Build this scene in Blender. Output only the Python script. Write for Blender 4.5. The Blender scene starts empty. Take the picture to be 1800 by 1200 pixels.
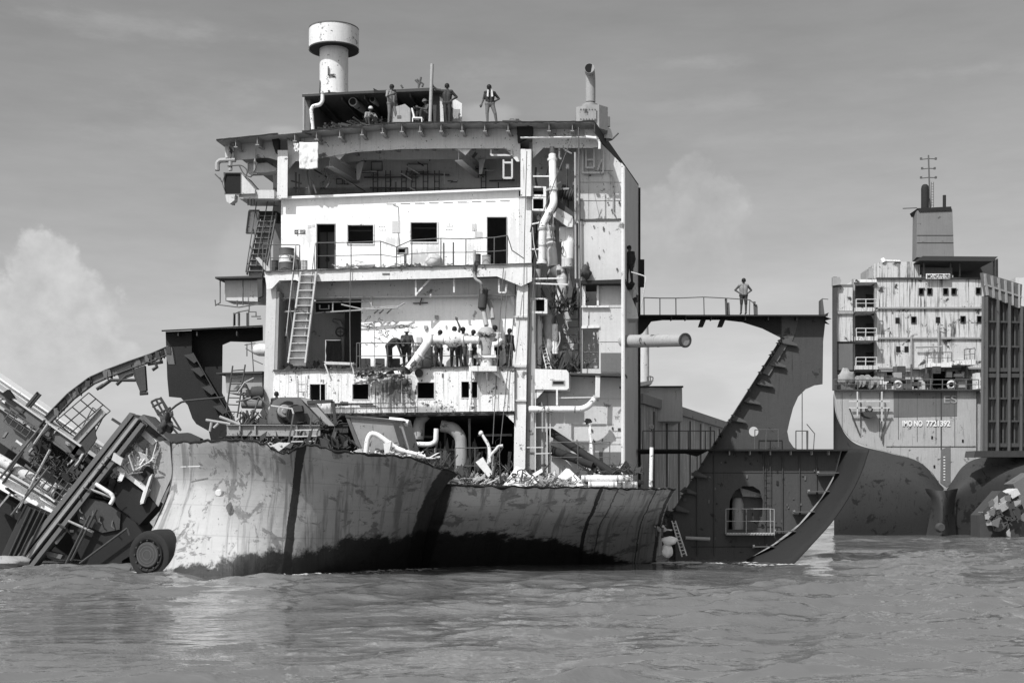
import bpy, bmesh, math, random
from mathutils import Vector, Matrix, noise
from mathutils.geometry import tessellate_polygon
R = math.radians
SC = bpy.context.scene
COL = SC.collection
# ------------------------------------------------------------------ camera
FPX, CX, HY, CH = 2400.0, 900.0, 880.0, 3.0      # focal length and horizon of the 1800 px photograph, eye height
cam_d = bpy.data.cameras.new('camera'); cam = bpy.data.objects.new('camera', cam_d); COL.objects.link(cam)
cam.location = (0, 0, CH); cam.rotation_euler = (R(90), 0, 0)
cam_d.sensor_width = 36; cam_d.lens = 48; cam_d.shift_y = (HY-600)/1800; cam_d.clip_start = .5; cam_d.clip_end = 20000
SC.camera = cam
SC.cycles.max_bounces = 6; SC.cycles.diffuse_bounces = 3; SC.cycles.glossy_bounces = 3
# ------------------------------------------------------------------ light
SUN_EL, SUN_AZ = 49, 36          # degrees up, degrees to the left of straight behind the camera
sv = Vector((-math.sin(R(SUN_AZ))*math.cos(R(SUN_EL)), -math.cos(R(SUN_AZ))*math.cos(R(SUN_EL)), math.sin(R(SUN_EL))))
sd = bpy.data.lights.new('sun', 'SUN'); sd.energy = 3.9; sd.angle = R(.6); sd.color = (1, 1, 1)
so = bpy.data.objects.new('sun', sd); COL.objects.link(so); so.rotation_euler = sv.to_track_quat('Z', 'Y').to_euler(); so.location = (-40, -40, 80)
SKY_STRENGTH = .148
VS = SC.view_settings; VS.view_transform = 'Standard'; VS.look = 'None'; VS.exposure = .17; VS.gamma = 1; VS.use_curve_mapping = False

class NT:
    """small helper to write node trees"""
    def __init__(s, tree): s.t = tree; s.n = tree.nodes; s.l = tree.links
    def node(s, typ, ins=None, **kw):
        n = s.n.new(typ)
        for k, v in kw.items(): setattr(n, k, v)
        for k, v in (ins or {}).items(): s.put(n.inputs[k], v)
        return n
    def put(s, sock, v):
        if isinstance(v, bpy.types.NodeSocket): s.l.new(v, sock)
        elif v is not None: sock.default_value = v
    def m(s, op, a, b=None, c=None, clamp=False):
        n = s.n.new('ShaderNodeMath'); n.operation = op; n.use_clamp = clamp
        s.put(n.inputs[0], a)
        if b is not None: s.put(n.inputs[1], b)
        if c is not None: s.put(n.inputs[2], c)
        return n.outputs[0]
    def step(s, x, lo, hi, smooth=True):
        n = s.n.new('ShaderNodeMapRange'); n.interpolation_type = 'SMOOTHSTEP' if smooth else 'LINEAR'
        s.put(n.inputs['Value'], x); s.put(n.inputs['From Min'], lo); s.put(n.inputs['From Max'], hi)
        return n.outputs['Result']
    def mix(s, f, a, b):
        n = s.n.new('ShaderNodeMix'); n.data_type = 'FLOAT'
        s.put(n.inputs[0], f); s.put(n.inputs[2], a); s.put(n.inputs[3], b)
        return n.outputs[0]
    def noise(s, vec, scale, detail=4, rough=.55, dist=0):
        n = s.node('ShaderNodeTexNoise', {'Vector': vec, 'Scale': scale, 'Detail': detail, 'Roughness': rough, 'Distortion': dist})
        return n.outputs['Fac']
    def mapv(s, vec, scale=(1, 1, 1), loc=(0, 0, 0)):
        n = s.node('ShaderNodeMapping', {'Vector': vec, 'Scale': scale, 'Location': loc}); return n.outputs[0]
    def grey(s, v):
        n = s.node('ShaderNodeCombineColor')
        for i in range(3): s.put(n.inputs[i], v)
        return n.outputs[0]

# ------------------------------------------------------------------ sky: grey (the picture is black and white), hazy, soft cumulus
w = bpy.data.worlds.new('World'); SC.world = w; w.use_nodes = True; w.cycles.sampling_method = 'MANUAL'; w.cycles.sample_map_resolution = 256
nt = NT(w.node_tree); nt.n.clear()
sky = nt.node('ShaderNodeTexSky', sky_type='NISHITA'); sky.sun_disc = False
sky.sun_elevation = R(SUN_EL); sky.sun_rotation = R(180+SUN_AZ); sky.air_density = 1.0; sky.dust_density = 2.0; sky.ozone_density = 1.0
rgb = nt.node('ShaderNodeSeparateColor', {'Color': sky.outputs[0]})
bw = nt.m('ADD', nt.m('MULTIPLY', rgb.outputs[0], .85), nt.m('MULTIPLY', rgb.outputs[1], .15))     # black-and-white film behind a red filter
tc = nt.node('ShaderNodeTexCoord').outputs['Generated']
sx = nt.node('ShaderNodeSeparateXYZ', {'Vector': tc})
az = nt.m('ARCTAN2', sx.outputs[0], sx.outputs[1]); el = nt.m('ARCSINE', sx.outputs[2])
pv = nt.node('ShaderNodeCombineXYZ', {0: az, 1: el, 2: .3}).outputs[0]
n1 = nt.noise(pv, 20, 4, .6); n2 = nt.noise(pv, 60, 5, .62)
nn = nt.m('ADD', nt.m('MULTIPLY', nt.m('SUBTRACT', n1, .5), 1.5), nt.m('MULTIPLY', nt.m('SUBTRACT', n2, .5), 1.3))
def azel(px, py):
    k = (px-CX)/FPX; return math.atan(k), math.atan((HY-py)/FPX/math.sqrt(1+k*k))
def blob(px, py, rx, ry):
    a, e = azel(px, py)
    mp_ = nt.node('ShaderNodeMapping', {'Vector': pv, 'Location': (-a*FPX/rx, -e*FPX/ry, 0), 'Scale': (FPX/rx, FPX/ry, 0)}).outputs[0]
    return nt.m('SUBTRACT', 1, nt.node('ShaderNodeVectorMath', {0: mp_}, operation='LENGTH').outputs['Value'])
def cloud(blobs, edge, fade_lo, fade_hi, nz=.45, field=None):
    f = None
    for b in blobs:
        v = blob(*b); f = v if f is None else nt.m('MAXIMUM', f, v)
    f = nt.m('ADD', f, nt.m('MULTIPLY', nn if field is None else field, nz))
    mk = nt.step(f, 0, edge)
    return nt.m('MULTIPLY', mk, nt.step(el, azel(900, fade_lo)[1], azel(900, fade_hi)[1])), f
c1, f1 = cloud([(78, 480, 66, 70), (140, 560, 78, 84), (20, 580, 100, 100), (100, 640, 140, 80), (-60, 520, 80, 90), (200, 640, 60, 50)], .30, 800, 540, .7)
c2, f2 = cloud([(1215, 315, 50, 50), (1255, 370, 70, 70), (1170, 380, 70, 70), (1225, 440, 110, 80)], .3, 560, 340, .6)
c3, f3 = cloud([(497, 232, 40, 16), (860, 200, 70, 22), (420, 470, 50, 90), (1240, 690, 60, 40)], .6, 900, 850)
wfield = nt.m('MULTIPLY', nt.m('SUBTRACT', nt.noise(nt.mapv(pv, (1, 3.2, 1)), 14, 7, .66), .5), 3.4)
c4, f4 = cloud([(330, 230, 200, 110), (640, 330, 240, 140), (1260, 185, 150, 22), (1310, 245, 260, 26), (250, 45, 260, 30), (1230, 110, 130, 16), (820, 130, 160, 40), (1700, 125, 220, 24)], 1.5, 900, 850, 1.0, wfield)
# the rest of the sky carries on with the same broken clouds
gm = nt.noise(nt.mapv(pv, (1.6, 3.4, 1)), 3.2, 8, .6)
inview = nt.m('MULTIPLY', nt.step(nt.m('ABSOLUTE', az), .36, .55), 1)
c5 = nt.m('MULTIPLY', nt.m('MULTIPLY', nt.step(gm, .53, .68), inview), .8)
wisp = nt.noise(nt.mapv(pv, (1, 4.5, 1)), 7, 8, .62)
base = nt.m('MULTIPLY', bw, SKY_STRENGTH)
def over(col, mask, val, k): return nt.mix(nt.m('MULTIPLY', mask, k), col, val)
billow = nt.m('ADD', .42, nt.m('MULTIPLY', nt.m('SUBTRACT', nt.noise(pv, 40, 5, .6), .5), .4))
base = nt.m('MULTIPLY', base, nt.m('ADD', .80, nt.m('MULTIPLY', wisp, .40)))
col = over(base, c4, .40, .5)
col = over(col, c3, .48, .45)
col = over(col, c2, nt.m('ADD', billow, .02), .55)
col = over(col, c1, nt.m('ADD', billow, .12), .85)
col = over(col, c5, billow, .6)
bg = nt.node('ShaderNodeBackground', {'Color': nt.grey(col), 'Strength': 1.0})
nt.l.new(bg.outputs[0], nt.node('ShaderNodeOutputWorld').inputs[0])

# ------------------------------------------------------------------ helpers
def V(*a): return Vector(a)
def W(px, py, d): return Vector(((px-CX)/FPX*d, d, CH+(HY-py)/FPX*d))     # a point seen at this place of the photo, d metres away
def G(px, z, d): return Vector(((px-CX)/FPX*d, d, z))
class Fr:
    """a vertical plane standing in the scene; off = metres behind it"""
    def __init__(s, px0, d0, ang):
        s.t = math.tan(R(ang)); s.X0 = (px0-CX)/FPX*d0; s.d0 = d0; s.n = Vector((math.sin(R(ang)), math.cos(R(ang)), 0))
    def __call__(s, px, py, off=0):
        k = (px-CX)/FPX; return W(px, py, (s.d0+off+s.t*s.X0)/(1+s.t*k))
A = Fr(700, 60, 8)        # front of the superstructure
RG = Fr(1300, 69, 0)      # the cut frame of the hull
S = Fr(1600, 122, 0)      # the ship on the right
L = Fr(150, 65, 0)        # the toppled wreck on the left

def tag(o, label=None, cat=None, group=None, kind=None):
    if label: o['label'] = label
    if cat: o['category'] = cat
    if group: o['group'] = group
    if kind: o['kind'] = kind
    return o
def thing(name, loc, label, cat, group=None):
    o = bpy.data.objects.new(name, None); o.empty_display_size = .3; COL.objects.link(o); o.location = loc
    return tag(o, label, cat, group)

class MB:
    def __init__(s): s.v = []; s.f = []; s.uv = None
    def prism(s, pts, vec):
        n = len(pts); b = len(s.v); s.v += [Vector(p) for p in pts] + [Vector(p)+vec for p in pts]
        s.f.append(list(range(b, b+n))); s.f.append(list(range(b+2*n-1, b+n-1, -1)))
        for i in range(n):
            j = (i+1) % n; s.f.append([b+i, b+n+i, b+n+j, b+j])
        return s
    def holes(s, polys, vec):
        """first polygon with the others cut out of it"""
        flat = [Vector(p) for q in polys for p in q]; n = len(flat); b = len(s.v)
        o = polys[0][0]
        ex = (Vector(polys[0][1])-o).normalized(); nz = Vector(vec).normalized(); ez = nz.cross(ex)
        two = [[Vector(((p-o).dot(ex), (p-o).dot(ez), 0)) for p in q] for q in polys]
        tr = tessellate_polygon(two)
        s.v += flat + [p+vec for p in flat]
        for t in tr:
            s.f.append([b+i for i in t]); s.f.append([b+n+i for i in reversed(t)])
        k = 0
        for q in polys:
            for i in range(len(q)):
                j = (i+1) % len(q); s.f.append([b+k+i, b+n+k+i, b+n+k+j, b+k+j])
            k += len(q)
        return s
    def box(s, c, sx, sy, sz, rot=0):
        c = Vector(c); cr, sr = math.cos(rot), math.sin(rot)
        p = [c+Vector((x*cr-y*sr, x*sr+y*cr, -sz/2)) for x, y in ((-sx/2, -sy/2), (sx/2, -sy/2), (sx/2, sy/2), (-sx/2, sy/2))]
        return s.prism(p, Vector((0, 0, sz)))
    def beam(s, p, q, w, h=None, up=(0, 0, 1)):
        p, q = Vector(p), Vector(q); d = (q-p).normalized(); h = h or w
        side = d.cross(Vector(up))
        if side.length < .05: side = d.cross(Vector((0, 1, 0)))
        side.normalize(); u = side.cross(d).normalized()
        pts = [p-side*w/2-u*h/2, p+side*w/2-u*h/2, p+side*w/2+u*h/2, p-side*w/2+u*h/2]
        return s.prism(pts, q-p)
    def ibeam(s, p, q, w, h, t=.03, up=(0, 0, 1)):
        p, q = Vector(p), Vector(q); d = (q-p).normalized(); side = d.cross(Vector(up)).normalized(); u = side.cross(d).normalized()
        s.beam(p, q, t, h-.002, up); s.beam(p+u*(h/2), q+u*(h/2), w, t, up); s.beam(p-u*(h/2), q-u*(h/2), w, t, up); return s
    def tube(s, pts, r, n=10, cap=True):
        pts = [Vector(p) for p in pts]; m = len(pts)
        rs = r if isinstance(r, (list, tuple)) else [r]*m
        b = len(s.v); u = None
        for i, p in enumerate(pts):
            d = ((pts[min(i+1, m-1)]-p).normalized()+(p-pts[max(i-1, 0)]).normalized())
            d = d.normalized() if d.length > 1e-6 else Vector((0, 0, 1))
            if u is None:
                u = d.cross(Vector((0, 0, 1)));
                if u.length < .05: u = d.cross(Vector((0, 1, 0)))
            else: u = u-d*u.dot(d)
            u.normalize(); v = d.cross(u)
            for k in range(n):
                a = 2*math.pi*k/n; s.v.append(p+(u*math.cos(a)+v*math.sin(a))*rs[i])
        for i in range(m-1):
            for k in range(n):
                k2 = (k+1) % n; s.f.append([b+i*n+k, b+i*n+k2, b+(i+1)*n+k2, b+(i+1)*n+k])
        if cap: s.f.append([b+k for k in range(n)][::-1]); s.f.append([b+(m-1)*n+k for k in range(n)])
        return s
    def lathe(s, c, ax, prof, n=20):
        """prof = (radius, distance along ax)"""
        c, ax = Vector(c), Vector(ax).normalized(); u = ax.cross(Vector((0, 0, 1)))
        if u.length < .05: u = ax.cross(Vector((0, 1, 0)))
        u.normalize(); v = ax.cross(u); b = len(s.v); m = len(prof)
        for r, t in prof:
            for k in range(n):
                a = 2*math.pi*k/n; s.v.append(c+ax*t+(u*math.cos(a)+v*math.sin(a))*max(r, .0005))
        for i in range(m-1):
            for k in range(n):
                k2 = (k+1) % n; s.f.append([b+i*n+k, b+i*n+k2, b+(i+1)*n+k2, b+(i+1)*n+k])
        return s
    def grid(s, rows, uv=False):
        b = len(s.v); m, n = len(rows), len(rows[0])
        for r in rows: s.v += [Vector(p) for p in r]
        for i in range(m-1):
            for j in range(n-1): s.f.append([b+i*n+j, b+i*n+j+1, b+(i+1)*n+j+1, b+(i+1)*n+j])
        if uv: s.uv = [(j/(n-1), i/(m-1)) for i in range(m) for j in range(n)]
        return s
    def build(s, name, mat, parent=None, smooth=False, fix=True, ang=40):
        me = bpy.data.meshes.new(name)
        loc = Vector((0, 0, 0))
        if parent is None and s.v:
            loc = Vector((sum(p.x for p in s.v)/len(s.v), sum(p.y for p in s.v)/len(s.v), min(p.z for p in s.v)))
        me.from_pydata([tuple(p-loc) for p in s.v], [], s.f)
        if s.uv:
            ul = me.uv_layers.new(name='uv')
            for lp in me.loops: ul.data[lp.index].uv = s.uv[lp.vertex_index]
        if fix:
            bm = bmesh.new(); bm.from_mesh(me); bmesh.ops.recalc_face_normals(bm, faces=bm.faces); bm.to_mesh(me); bm.free()
        me.materials.append(M[mat] if isinstance(mat, str) else mat)
        if smooth:
            me.polygons.foreach_set('use_smooth', [True]*len(me.polygons)); me.set_sharp_from_angle(angle=R(ang))
        me.update()
        o = bpy.data.objects.new(name, me); COL.objects.link(o); o.location = loc
        if parent is not None:
            o.parent = parent; o.matrix_parent_inverse = Matrix.Translation(-world_loc(parent))
        return o
def world_loc(o):
    # every parent only carries a translation
    p = Vector(o.location)
    if o.parent is not None: p = p + o.matrix_parent_inverse.translation + world_loc(o.parent)
    return p
def rect(x0, y0, x1, y1): return [(x0, y0), (x1, y0), (x1, y1), (x0, y1)]
def on(fr, pts, off=0): return [fr(x, y, off) for x, y in pts]
def slab(par, name, mat, fr, pts, off, th, holes=()):
    mb = MB(); vec = fr.n*th
    if holes: mb.holes([on(fr, pts, off)]+[on(fr, h, off) for h in holes], vec)
    else: mb.prism(on(fr, pts, off), vec)
    return mb.build(name, mat, par)
def pipe(par, name, mat, pts, r, n=10):
    pp = smooth_path(pts); out = [pp[0]]
    for a, b in zip(pp, pp[1:]):
        k = max(1, int((b-a).length/.25))
        for j in range(1, k+1): out.append(a.lerp(b, j/k))
    sd_ = pp[0].x*3.1
    return MB().tube(out, [r*(1+.09*noise.noise(V(i*.7, sd_, 0))) for i in range(len(out))], n).build(name, mat, par, True)
def smooth_path(pts, k=4):
    """round the corners of a path"""
    pts = [Vector(p) for p in pts]
    if len(pts) < 3: return pts
    out = [pts[0]]
    for i in range(1, len(pts)-1):
        a, b, c = pts[i-1], pts[i], pts[i+1]; l = min((b-a).length, (c-b).length)*.42
        p, q = b+(a-b).normalized()*l, b+(c-b).normalized()*l
        for j in range(k+1):
            t = j/k; out.append(p*(1-t)**2+b*2*t*(1-t)+q*t*t)
    out.append(pts[-1]); return out
def jag(pts, amp, step, rng, closed=False):
    """break straight pixel edges into torn ones"""
    out = []; n = len(pts)
    for i in range(n if closed else n-1):
        a, b = pts[i], pts[(i+1) % n]; l = math.hypot(b[0]-a[0], b[1]-a[1]); k = max(1, int(l/step)); out.append(a)
        for j in range(1, k):
            t = (j+rng.uniform(-.3, .3))/k
            out.append((a[0]+(b[0]-a[0])*t+rng.uniform(-amp, amp), a[1]+(b[1]-a[1])*t+rng.uniform(-amp, amp)))
    if not closed: out.append(pts[-1])
    return out
def crom(p0, p1, p2, p3, t):
    return .5*((2*p1)+(p2-p0)*t+(2*p0-5*p1+4*p2-p3)*t*t+(3*p1-p0-3*p2+p3)*t**3)
def spline(pts, n):
    pts = [Vector(p) for p in pts]; m = len(pts)-1; out = []
    for i in range(n+1):
        x = i/n*m; k = min(int(x), m-1); t = x-k
        g = lambda j: pts[j] if 0 <= j <= m else (pts[0]*2-pts[1] if j < 0 else pts[m]*2-pts[m-1])
        out.append(crom(g(k-1), g(k), g(k+1), g(k+2), t))
    return out
def surface(rows, nu, nv):
    rr = [spline(r, nu) for r in rows]
    cols = [spline([r[j] for r in rr], nv) for j in range(nu+1)]
    return [[cols[j][i] for j in range(nu+1)] for i in range(nv+1)]
def railing(par, fr, pts, off, h=None, mat='rail', r=.022, mids=1, name='railing'):
    """pts = (px, top y, foot y); rail on posts"""
    top = [fr(x, t, off) for x, t, b in pts]
    o = MB().tube(top, r, 6).build(name, mat, par, True)
    for k in range(mids):
        f = (k+1)/(mids+1)
        MB().tube([fr(x, t+(b-t)*f, off) for x, t, b in pts], r*.75, 6).build('rail', mat, o, True)
    for x, t, b in pts: MB().tube([fr(x, t, off), fr(x+random.uniform(-.8, .8), b+1, off)], r, 6).build('post', mat, o, True)
    return o
def stair(par, tl, tr, bl, br, n, mat, tmat, w=.06, d=.18, rails=None):
    tl, tr, bl, br = map(Vector, (tl, tr, bl, br))
    for a, b in ((tl, bl), (tr, br)): MB().beam(a, b, w, d, (0, -1, .3)).build('stringer', mat, par)
    for i in range(n):
        t = (i+.5)/n; a = tl.lerp(bl, t); b = tr.lerp(br, t)
        MB().prism([a+V(.03, -.1, 0), b+V(-.03, -.1, 0), b+V(-.03, .12, 0), a+V(.03, .12, 0)], V(0, 0, .035)).build('tread', tmat, par)
def ladder(par, tl, tr, bl, br, n, mat, r=.025):
    tl, tr, bl, br = map(Vector, (tl, tr, bl, br))
    for a, b in ((tl, bl), (tr, br)): MB().tube([a, b], r, 6).build('side_rail', mat, par, True)
    for i in range(n):
        t = (i+.7)/(n+.4); MB().tube([tl.lerp(bl, t), tr.lerp(br, t)], r*.7, 6).build('rung', mat, par, True)

# ------------------------------------------------------------------ materials
M = {}
def paint(name, base, dark=.05, streak=.3, blotch=.3, speck=.2, rough=.65, bump=.25, spec=.3, scale=1.0, stains=()):
    """weathered paint on steel: rust runs, blotches and chips over a base grey"""
    m = bpy.data.materials.new(name); m.use_nodes = True; t = NT(m.node_tree); b = t.n['Principled BSDF']
    pos = t.node('ShaderNodeNewGeometry').outputs['Position']
    p1 = t.mapv(pos, (7.5*scale, 7.5*scale, .38*scale), (3.1, 1.7, 0)); p2 = t.mapv(pos, (1, 1, 1), (5, 2, 1))
    big = t.noise(p2, .45*scale, 5, .6); blo = t.noise(p2, 1.3*scale, 6, .68, .4)
    stn = t.noise(p1, 1, 5, .64); spk = t.noise(p2, 8*scale, 5, .68); fine = t.noise(p2, 40*scale, 2)
    area = t.step(big, .35, .65)
    s1 = t.m('MULTIPLY', t.step(stn, .66-.17*streak, .83-.17*streak), t.m('ADD', .35, t.m('MULTIPLY', area, .65)))
    s2 = t.step(blo, .71-.20*blotch, .76-.18*blotch); s3 = t.step(t.m('ADD', t.m('MULTIPLY', spk, .7), t.m('MULTIPLY', blo, .3)), .665-.135*speck, .70-.135*speck)
    f = t.m('MAXIMUM', t.m('MULTIPLY', s1, min(1, .25+streak)), t.m('MAXIMUM', t.m('MULTIPLY', s2, min(1, .4+blotch)), t.m('MULTIPLY', s3, min(1, .45+speck))))
    for (c, rx, rz, k) in stains:
        dv = t.node('ShaderNodeVectorMath', {0: pos, 1: tuple(c)}, operation='SUBTRACT').outputs[0]; q = t.node('ShaderNodeSeparateXYZ', {'Vector': dv})
        a1 = t.m('DIVIDE', q.outputs[0], rx); a2 = t.m('DIVIDE', q.outputs[2], rz); dd = t.m('SQRT', t.m('ADD', t.m('MULTIPLY', a1, a1), t.m('MULTIPLY', a2, a2)))
        nz_ = t.m('ADD', t.m('MULTIPLY', t.m('SUBTRACT', stn, .5), 2.6), t.m('MULTIPLY', t.m('SUBTRACT', spk, .5), 1.4))
        f = t.m('MAXIMUM', f, t.m('MULTIPLY', t.m('SUBTRACT', 1, t.step(t.m('ADD', dd, nz_), .35, 1.15)), k))
    dirt = t.m('ADD', t.m('MULTIPLY', t.m('SUBTRACT', stn, .5), .5), t.m('MULTIPLY', t.m('SUBTRACT', spk, .5), .35))
    tone = t.m('MULTIPLY', base, t.m('ADD', t.m('ADD', .74, t.m('MULTIPLY', dirt, .35+streak)), t.m('ADD', t.m('MULTIPLY', big, .36), t.m('MULTIPLY', fine, .14))))
    dk = t.m('MULTIPLY', dark, t.m('ADD', .6, t.m('MULTIPLY', spk, .9)))
    c = t.mix(f, tone, dk)
    t.put(b.inputs['Base Color'], t.grey(c)); t.put(b.inputs['Roughness'], t.mix(f, rough, min(.95, rough+.2)))
    b.inputs['Specular IOR Level'].default_value = spec
    h = t.m('ADD', t.m('MULTIPLY', big, .6), t.m('ADD', t.m('MULTIPLY', blo, .12), t.m('MULTIPLY', f, -.04)))
    bp = t.node('ShaderNodeBump', {'Height': h, 'Strength': bump, 'Distance': .25}); t.put(b.inputs['Normal'], bp.outputs[0])
    M[name] = m; return m
paint('white_clean', .86, .12, .22, .22, .42, .55, .10)
paint('white_worn', .66, .09, .55, .50, .60, .6, .2)
paint('white_rusty', .74, .06, .9, .70, .75, .6, .2)
paint('grey_light', .52, .08, .50, .45, .5, .65, .25)
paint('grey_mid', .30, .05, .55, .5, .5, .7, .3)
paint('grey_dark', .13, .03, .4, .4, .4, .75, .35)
paint('rust_dark', .055, .02, .4, .4, .4, .8, .4)
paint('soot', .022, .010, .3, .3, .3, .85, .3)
paint('frame_dark', .062, .024, .55, .5, .45, .7, .3)
paint('frame_shell', .09, .025, .5, .45, .35, .7, .35)
paint('rail', .10, .04, .3, .4, .4, .6, .1)
paint('rail_light', .5, .06, .3, .4, .5, .6, .1)
paint('pipe_white', .76, .10, .35, .6, .7, .6, .3)
paint('pipe_grey', .34, .05, .4, .65, .6, .6, .3)
paint('casing_shade_grey', .50, .10, .35, .40, .45, .6, .2)  # grey instead of white: the right bay's lack of sun is in the colour
paint('wall_streaked', .34, .85, .95, .1, .3, .75, .3)
paint('funnel_grey', .19, .05, .5, .4, .4, .7, .2)
paint('ship_white', .56, .05, 1.15, .7, .65, .65, .2, scale=.75)
paint('lobe', .036, .014, .6, .75, .6, .75, .2, scale=.6)
paint('hull_grey', .36, .06, .6, .5, .45, .7, .3)
paint('hull_black', .075, .022, .6, .75, .6, .7, .3)
paint('ramp_rib', .085, .03, .5, .5, .5, .7, .3)
paint('cloth_white', .75, .35, .0, .2, .1, .9, .5)
paint('wood', .45, .2, .2, .3, .2, .8, .2)
def plain(name, v, rough=.7, spec=.3, emit=None):
    m = bpy.data.materials.new(name); m.use_nodes = True; t = NT(m.node_tree); b = t.n['Principled BSDF']
    pos = t.node('ShaderNodeNewGeometry').outputs['Position']
    t.put(b.inputs['Base Color'], t.grey(t.m('MULTIPLY', v, t.m('ADD', .7, t.m('MULTIPLY', t.noise(pos, 14, 5), .6)))))
    b.inputs['Roughness'].default_value = rough; b.inputs['Specular IOR Level'].default_value = spec; M[name] = m
plain('skin', .075); plain('hair', .012); plain('cloth_dark', .03); plain('cloth_mid', .13); plain('cloth_jeans', .07); plain('cloth_pale', .55); plain('cloth_check', .22)
plain('black', .008, .8); plain('ink', .05); plain('sign_white', .75); plain('rope', .12); plain('rubber', .03); plain('shoe', .03); plain('eye', .01)
# ================================================================== water
def water_material():
    m = bpy.data.materials.new('muddy_water'); m.use_nodes = True; t = NT(m.node_tree); b = t.n['Principled BSDF']
    pos = t.node('ShaderNodeNewGeometry').outputs['Position']
    p = t.mapv(pos, (1, 1.0, 1))
    silt = t.noise(p, .06, 4, .6)
    t.put(b.inputs['Base Color'], t.grey(t.m('ADD', .115, t.m('MULTIPLY', silt, .06))))
    b.inputs['Roughness'].default_value = .02; b.inputs['IOR'].default_value = 1.36; b.inputs['Specular IOR Level'].default_value = .5
    ruff = t.step(t.m('ADD', t.noise(t.mapv(pos, (.16, .30, 1), (3, 1, 0)), 1, 4, .6, .8), t.m('MULTIPLY', t.m('SUBTRACT', t.noise(pos, .9, 4, .6), .5), .35)), .46, .56)   # breeze-ruffled patches between slick ones
    fine = t.m('ADD', t.m('MULTIPLY', t.noise(t.mapv(pos, (1, 1.4, 1)), 3.4, 3, .6, .5), .42), t.m('MULTIPLY', t.noise(p, 9, 3, .6, .4), .16))
    h = t.m('ADD', t.m('MULTIPLY', t.noise(t.mapv(pos, (1, 1.3, 1)), 1.5, 3, .55, .6), .35), t.m('MULTIPLY', fine, t.m('ADD', .16, t.m('MULTIPLY', ruff, .62))))
    bp = t.node('ShaderNodeBump', {'Height': h, 'Strength': .62, 'Distance': .11}); t.put(b.inputs['Normal'], bp.outputs[0])
    M['water'] = m
water_material()
def sea():
    import numpy as np
    rng = np.random.RandomState(5)
    ny, nx = 760, 520
    d = 9*np.exp(np.linspace(0, math.log(420/9), ny)); u = np.linspace(-.72, .72, nx)
    Y = np.repeat(d[:, None], nx, 1); X = Y*u[None, :]
    Z = np.zeros_like(X); DX = np.zeros_like(X); DY = np.zeros_like(X)
    for i in range(140):
        lam = .38*(9/.38)**(rng.rand()**1.1); k = 2*math.pi/lam; th = math.radians(-70+rng.randn()*38)
        a = .0050*lam**.82*(.5+rng.rand()); ph = rng.rand()*6.283
        kx, ky = k*math.cos(th), k*math.sin(th)
        fade = np.clip((lam*9-Y*.035)/(lam*4), 0, 1)
        q = kx*X+ky*Y+ph; Z += a*np.cos(q)*fade; DX -= a*math.cos(th)*np.sin(q)*.8*fade; DY -= a*math.sin(th)*np.sin(q)*.8*fade
    grp = .65+.5*np.sin(X*.11+Y*.05+1)*np.sin(Y*.13-X*.04)
    Z *= grp; X = X+DX; Y = Y+DY
    P = np.stack([X, Y, Z], -1).reshape(-1, 3)
    idx = np.arange(ny*nx).reshape(ny, nx)
    F = np.stack([idx[:-1, :-1], idx[:-1, 1:], idx[1:, 1:], idx[1:, :-1]], -1).reshape(-1, 4)
    global water_z
    def water_z(x, y):
        i = int(round(math.log(y/9)/math.log(420/9)*(ny-1))); j = int(round((x/y+.72)/1.44*(nx-1))); return float(Z[i, j])
    me = bpy.data.meshes.new('sea'); me.vertices.add(len(P)); me.vertices.foreach_set('co', P.ravel().astype('f'))
    me.loops.add(F.size); me.polygons.add(len(F)); me.loops.foreach_set('vertex_index', F.ravel().astype('i'))
    me.polygons.foreach_set('loop_start', np.arange(0, F.size, 4, dtype='i')); me.polygons.foreach_set('use_smooth', np.ones(len(F), bool))
    me.update(calc_edges=True); me.validate(); me.materials.append(M['water'])
    o = bpy.data.objects.new('sea', me); COL.objects.link(o); tag(o, 'rippled muddy grey sea water around the wrecks', 'water', kind='structure')
    z = -.42; k = 9000
    o2 = MB().prism([V(-k, -k, z-.1), V(k, -k, z-.1), V(k, k, z-.1), V(-k, k, z-.1)], V(0, 0, .1)).build('open_sea', 'water')
    tag(o2, 'flat open sea reaching to the horizon behind the wrecks', 'water', kind='structure')
sea()

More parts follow.
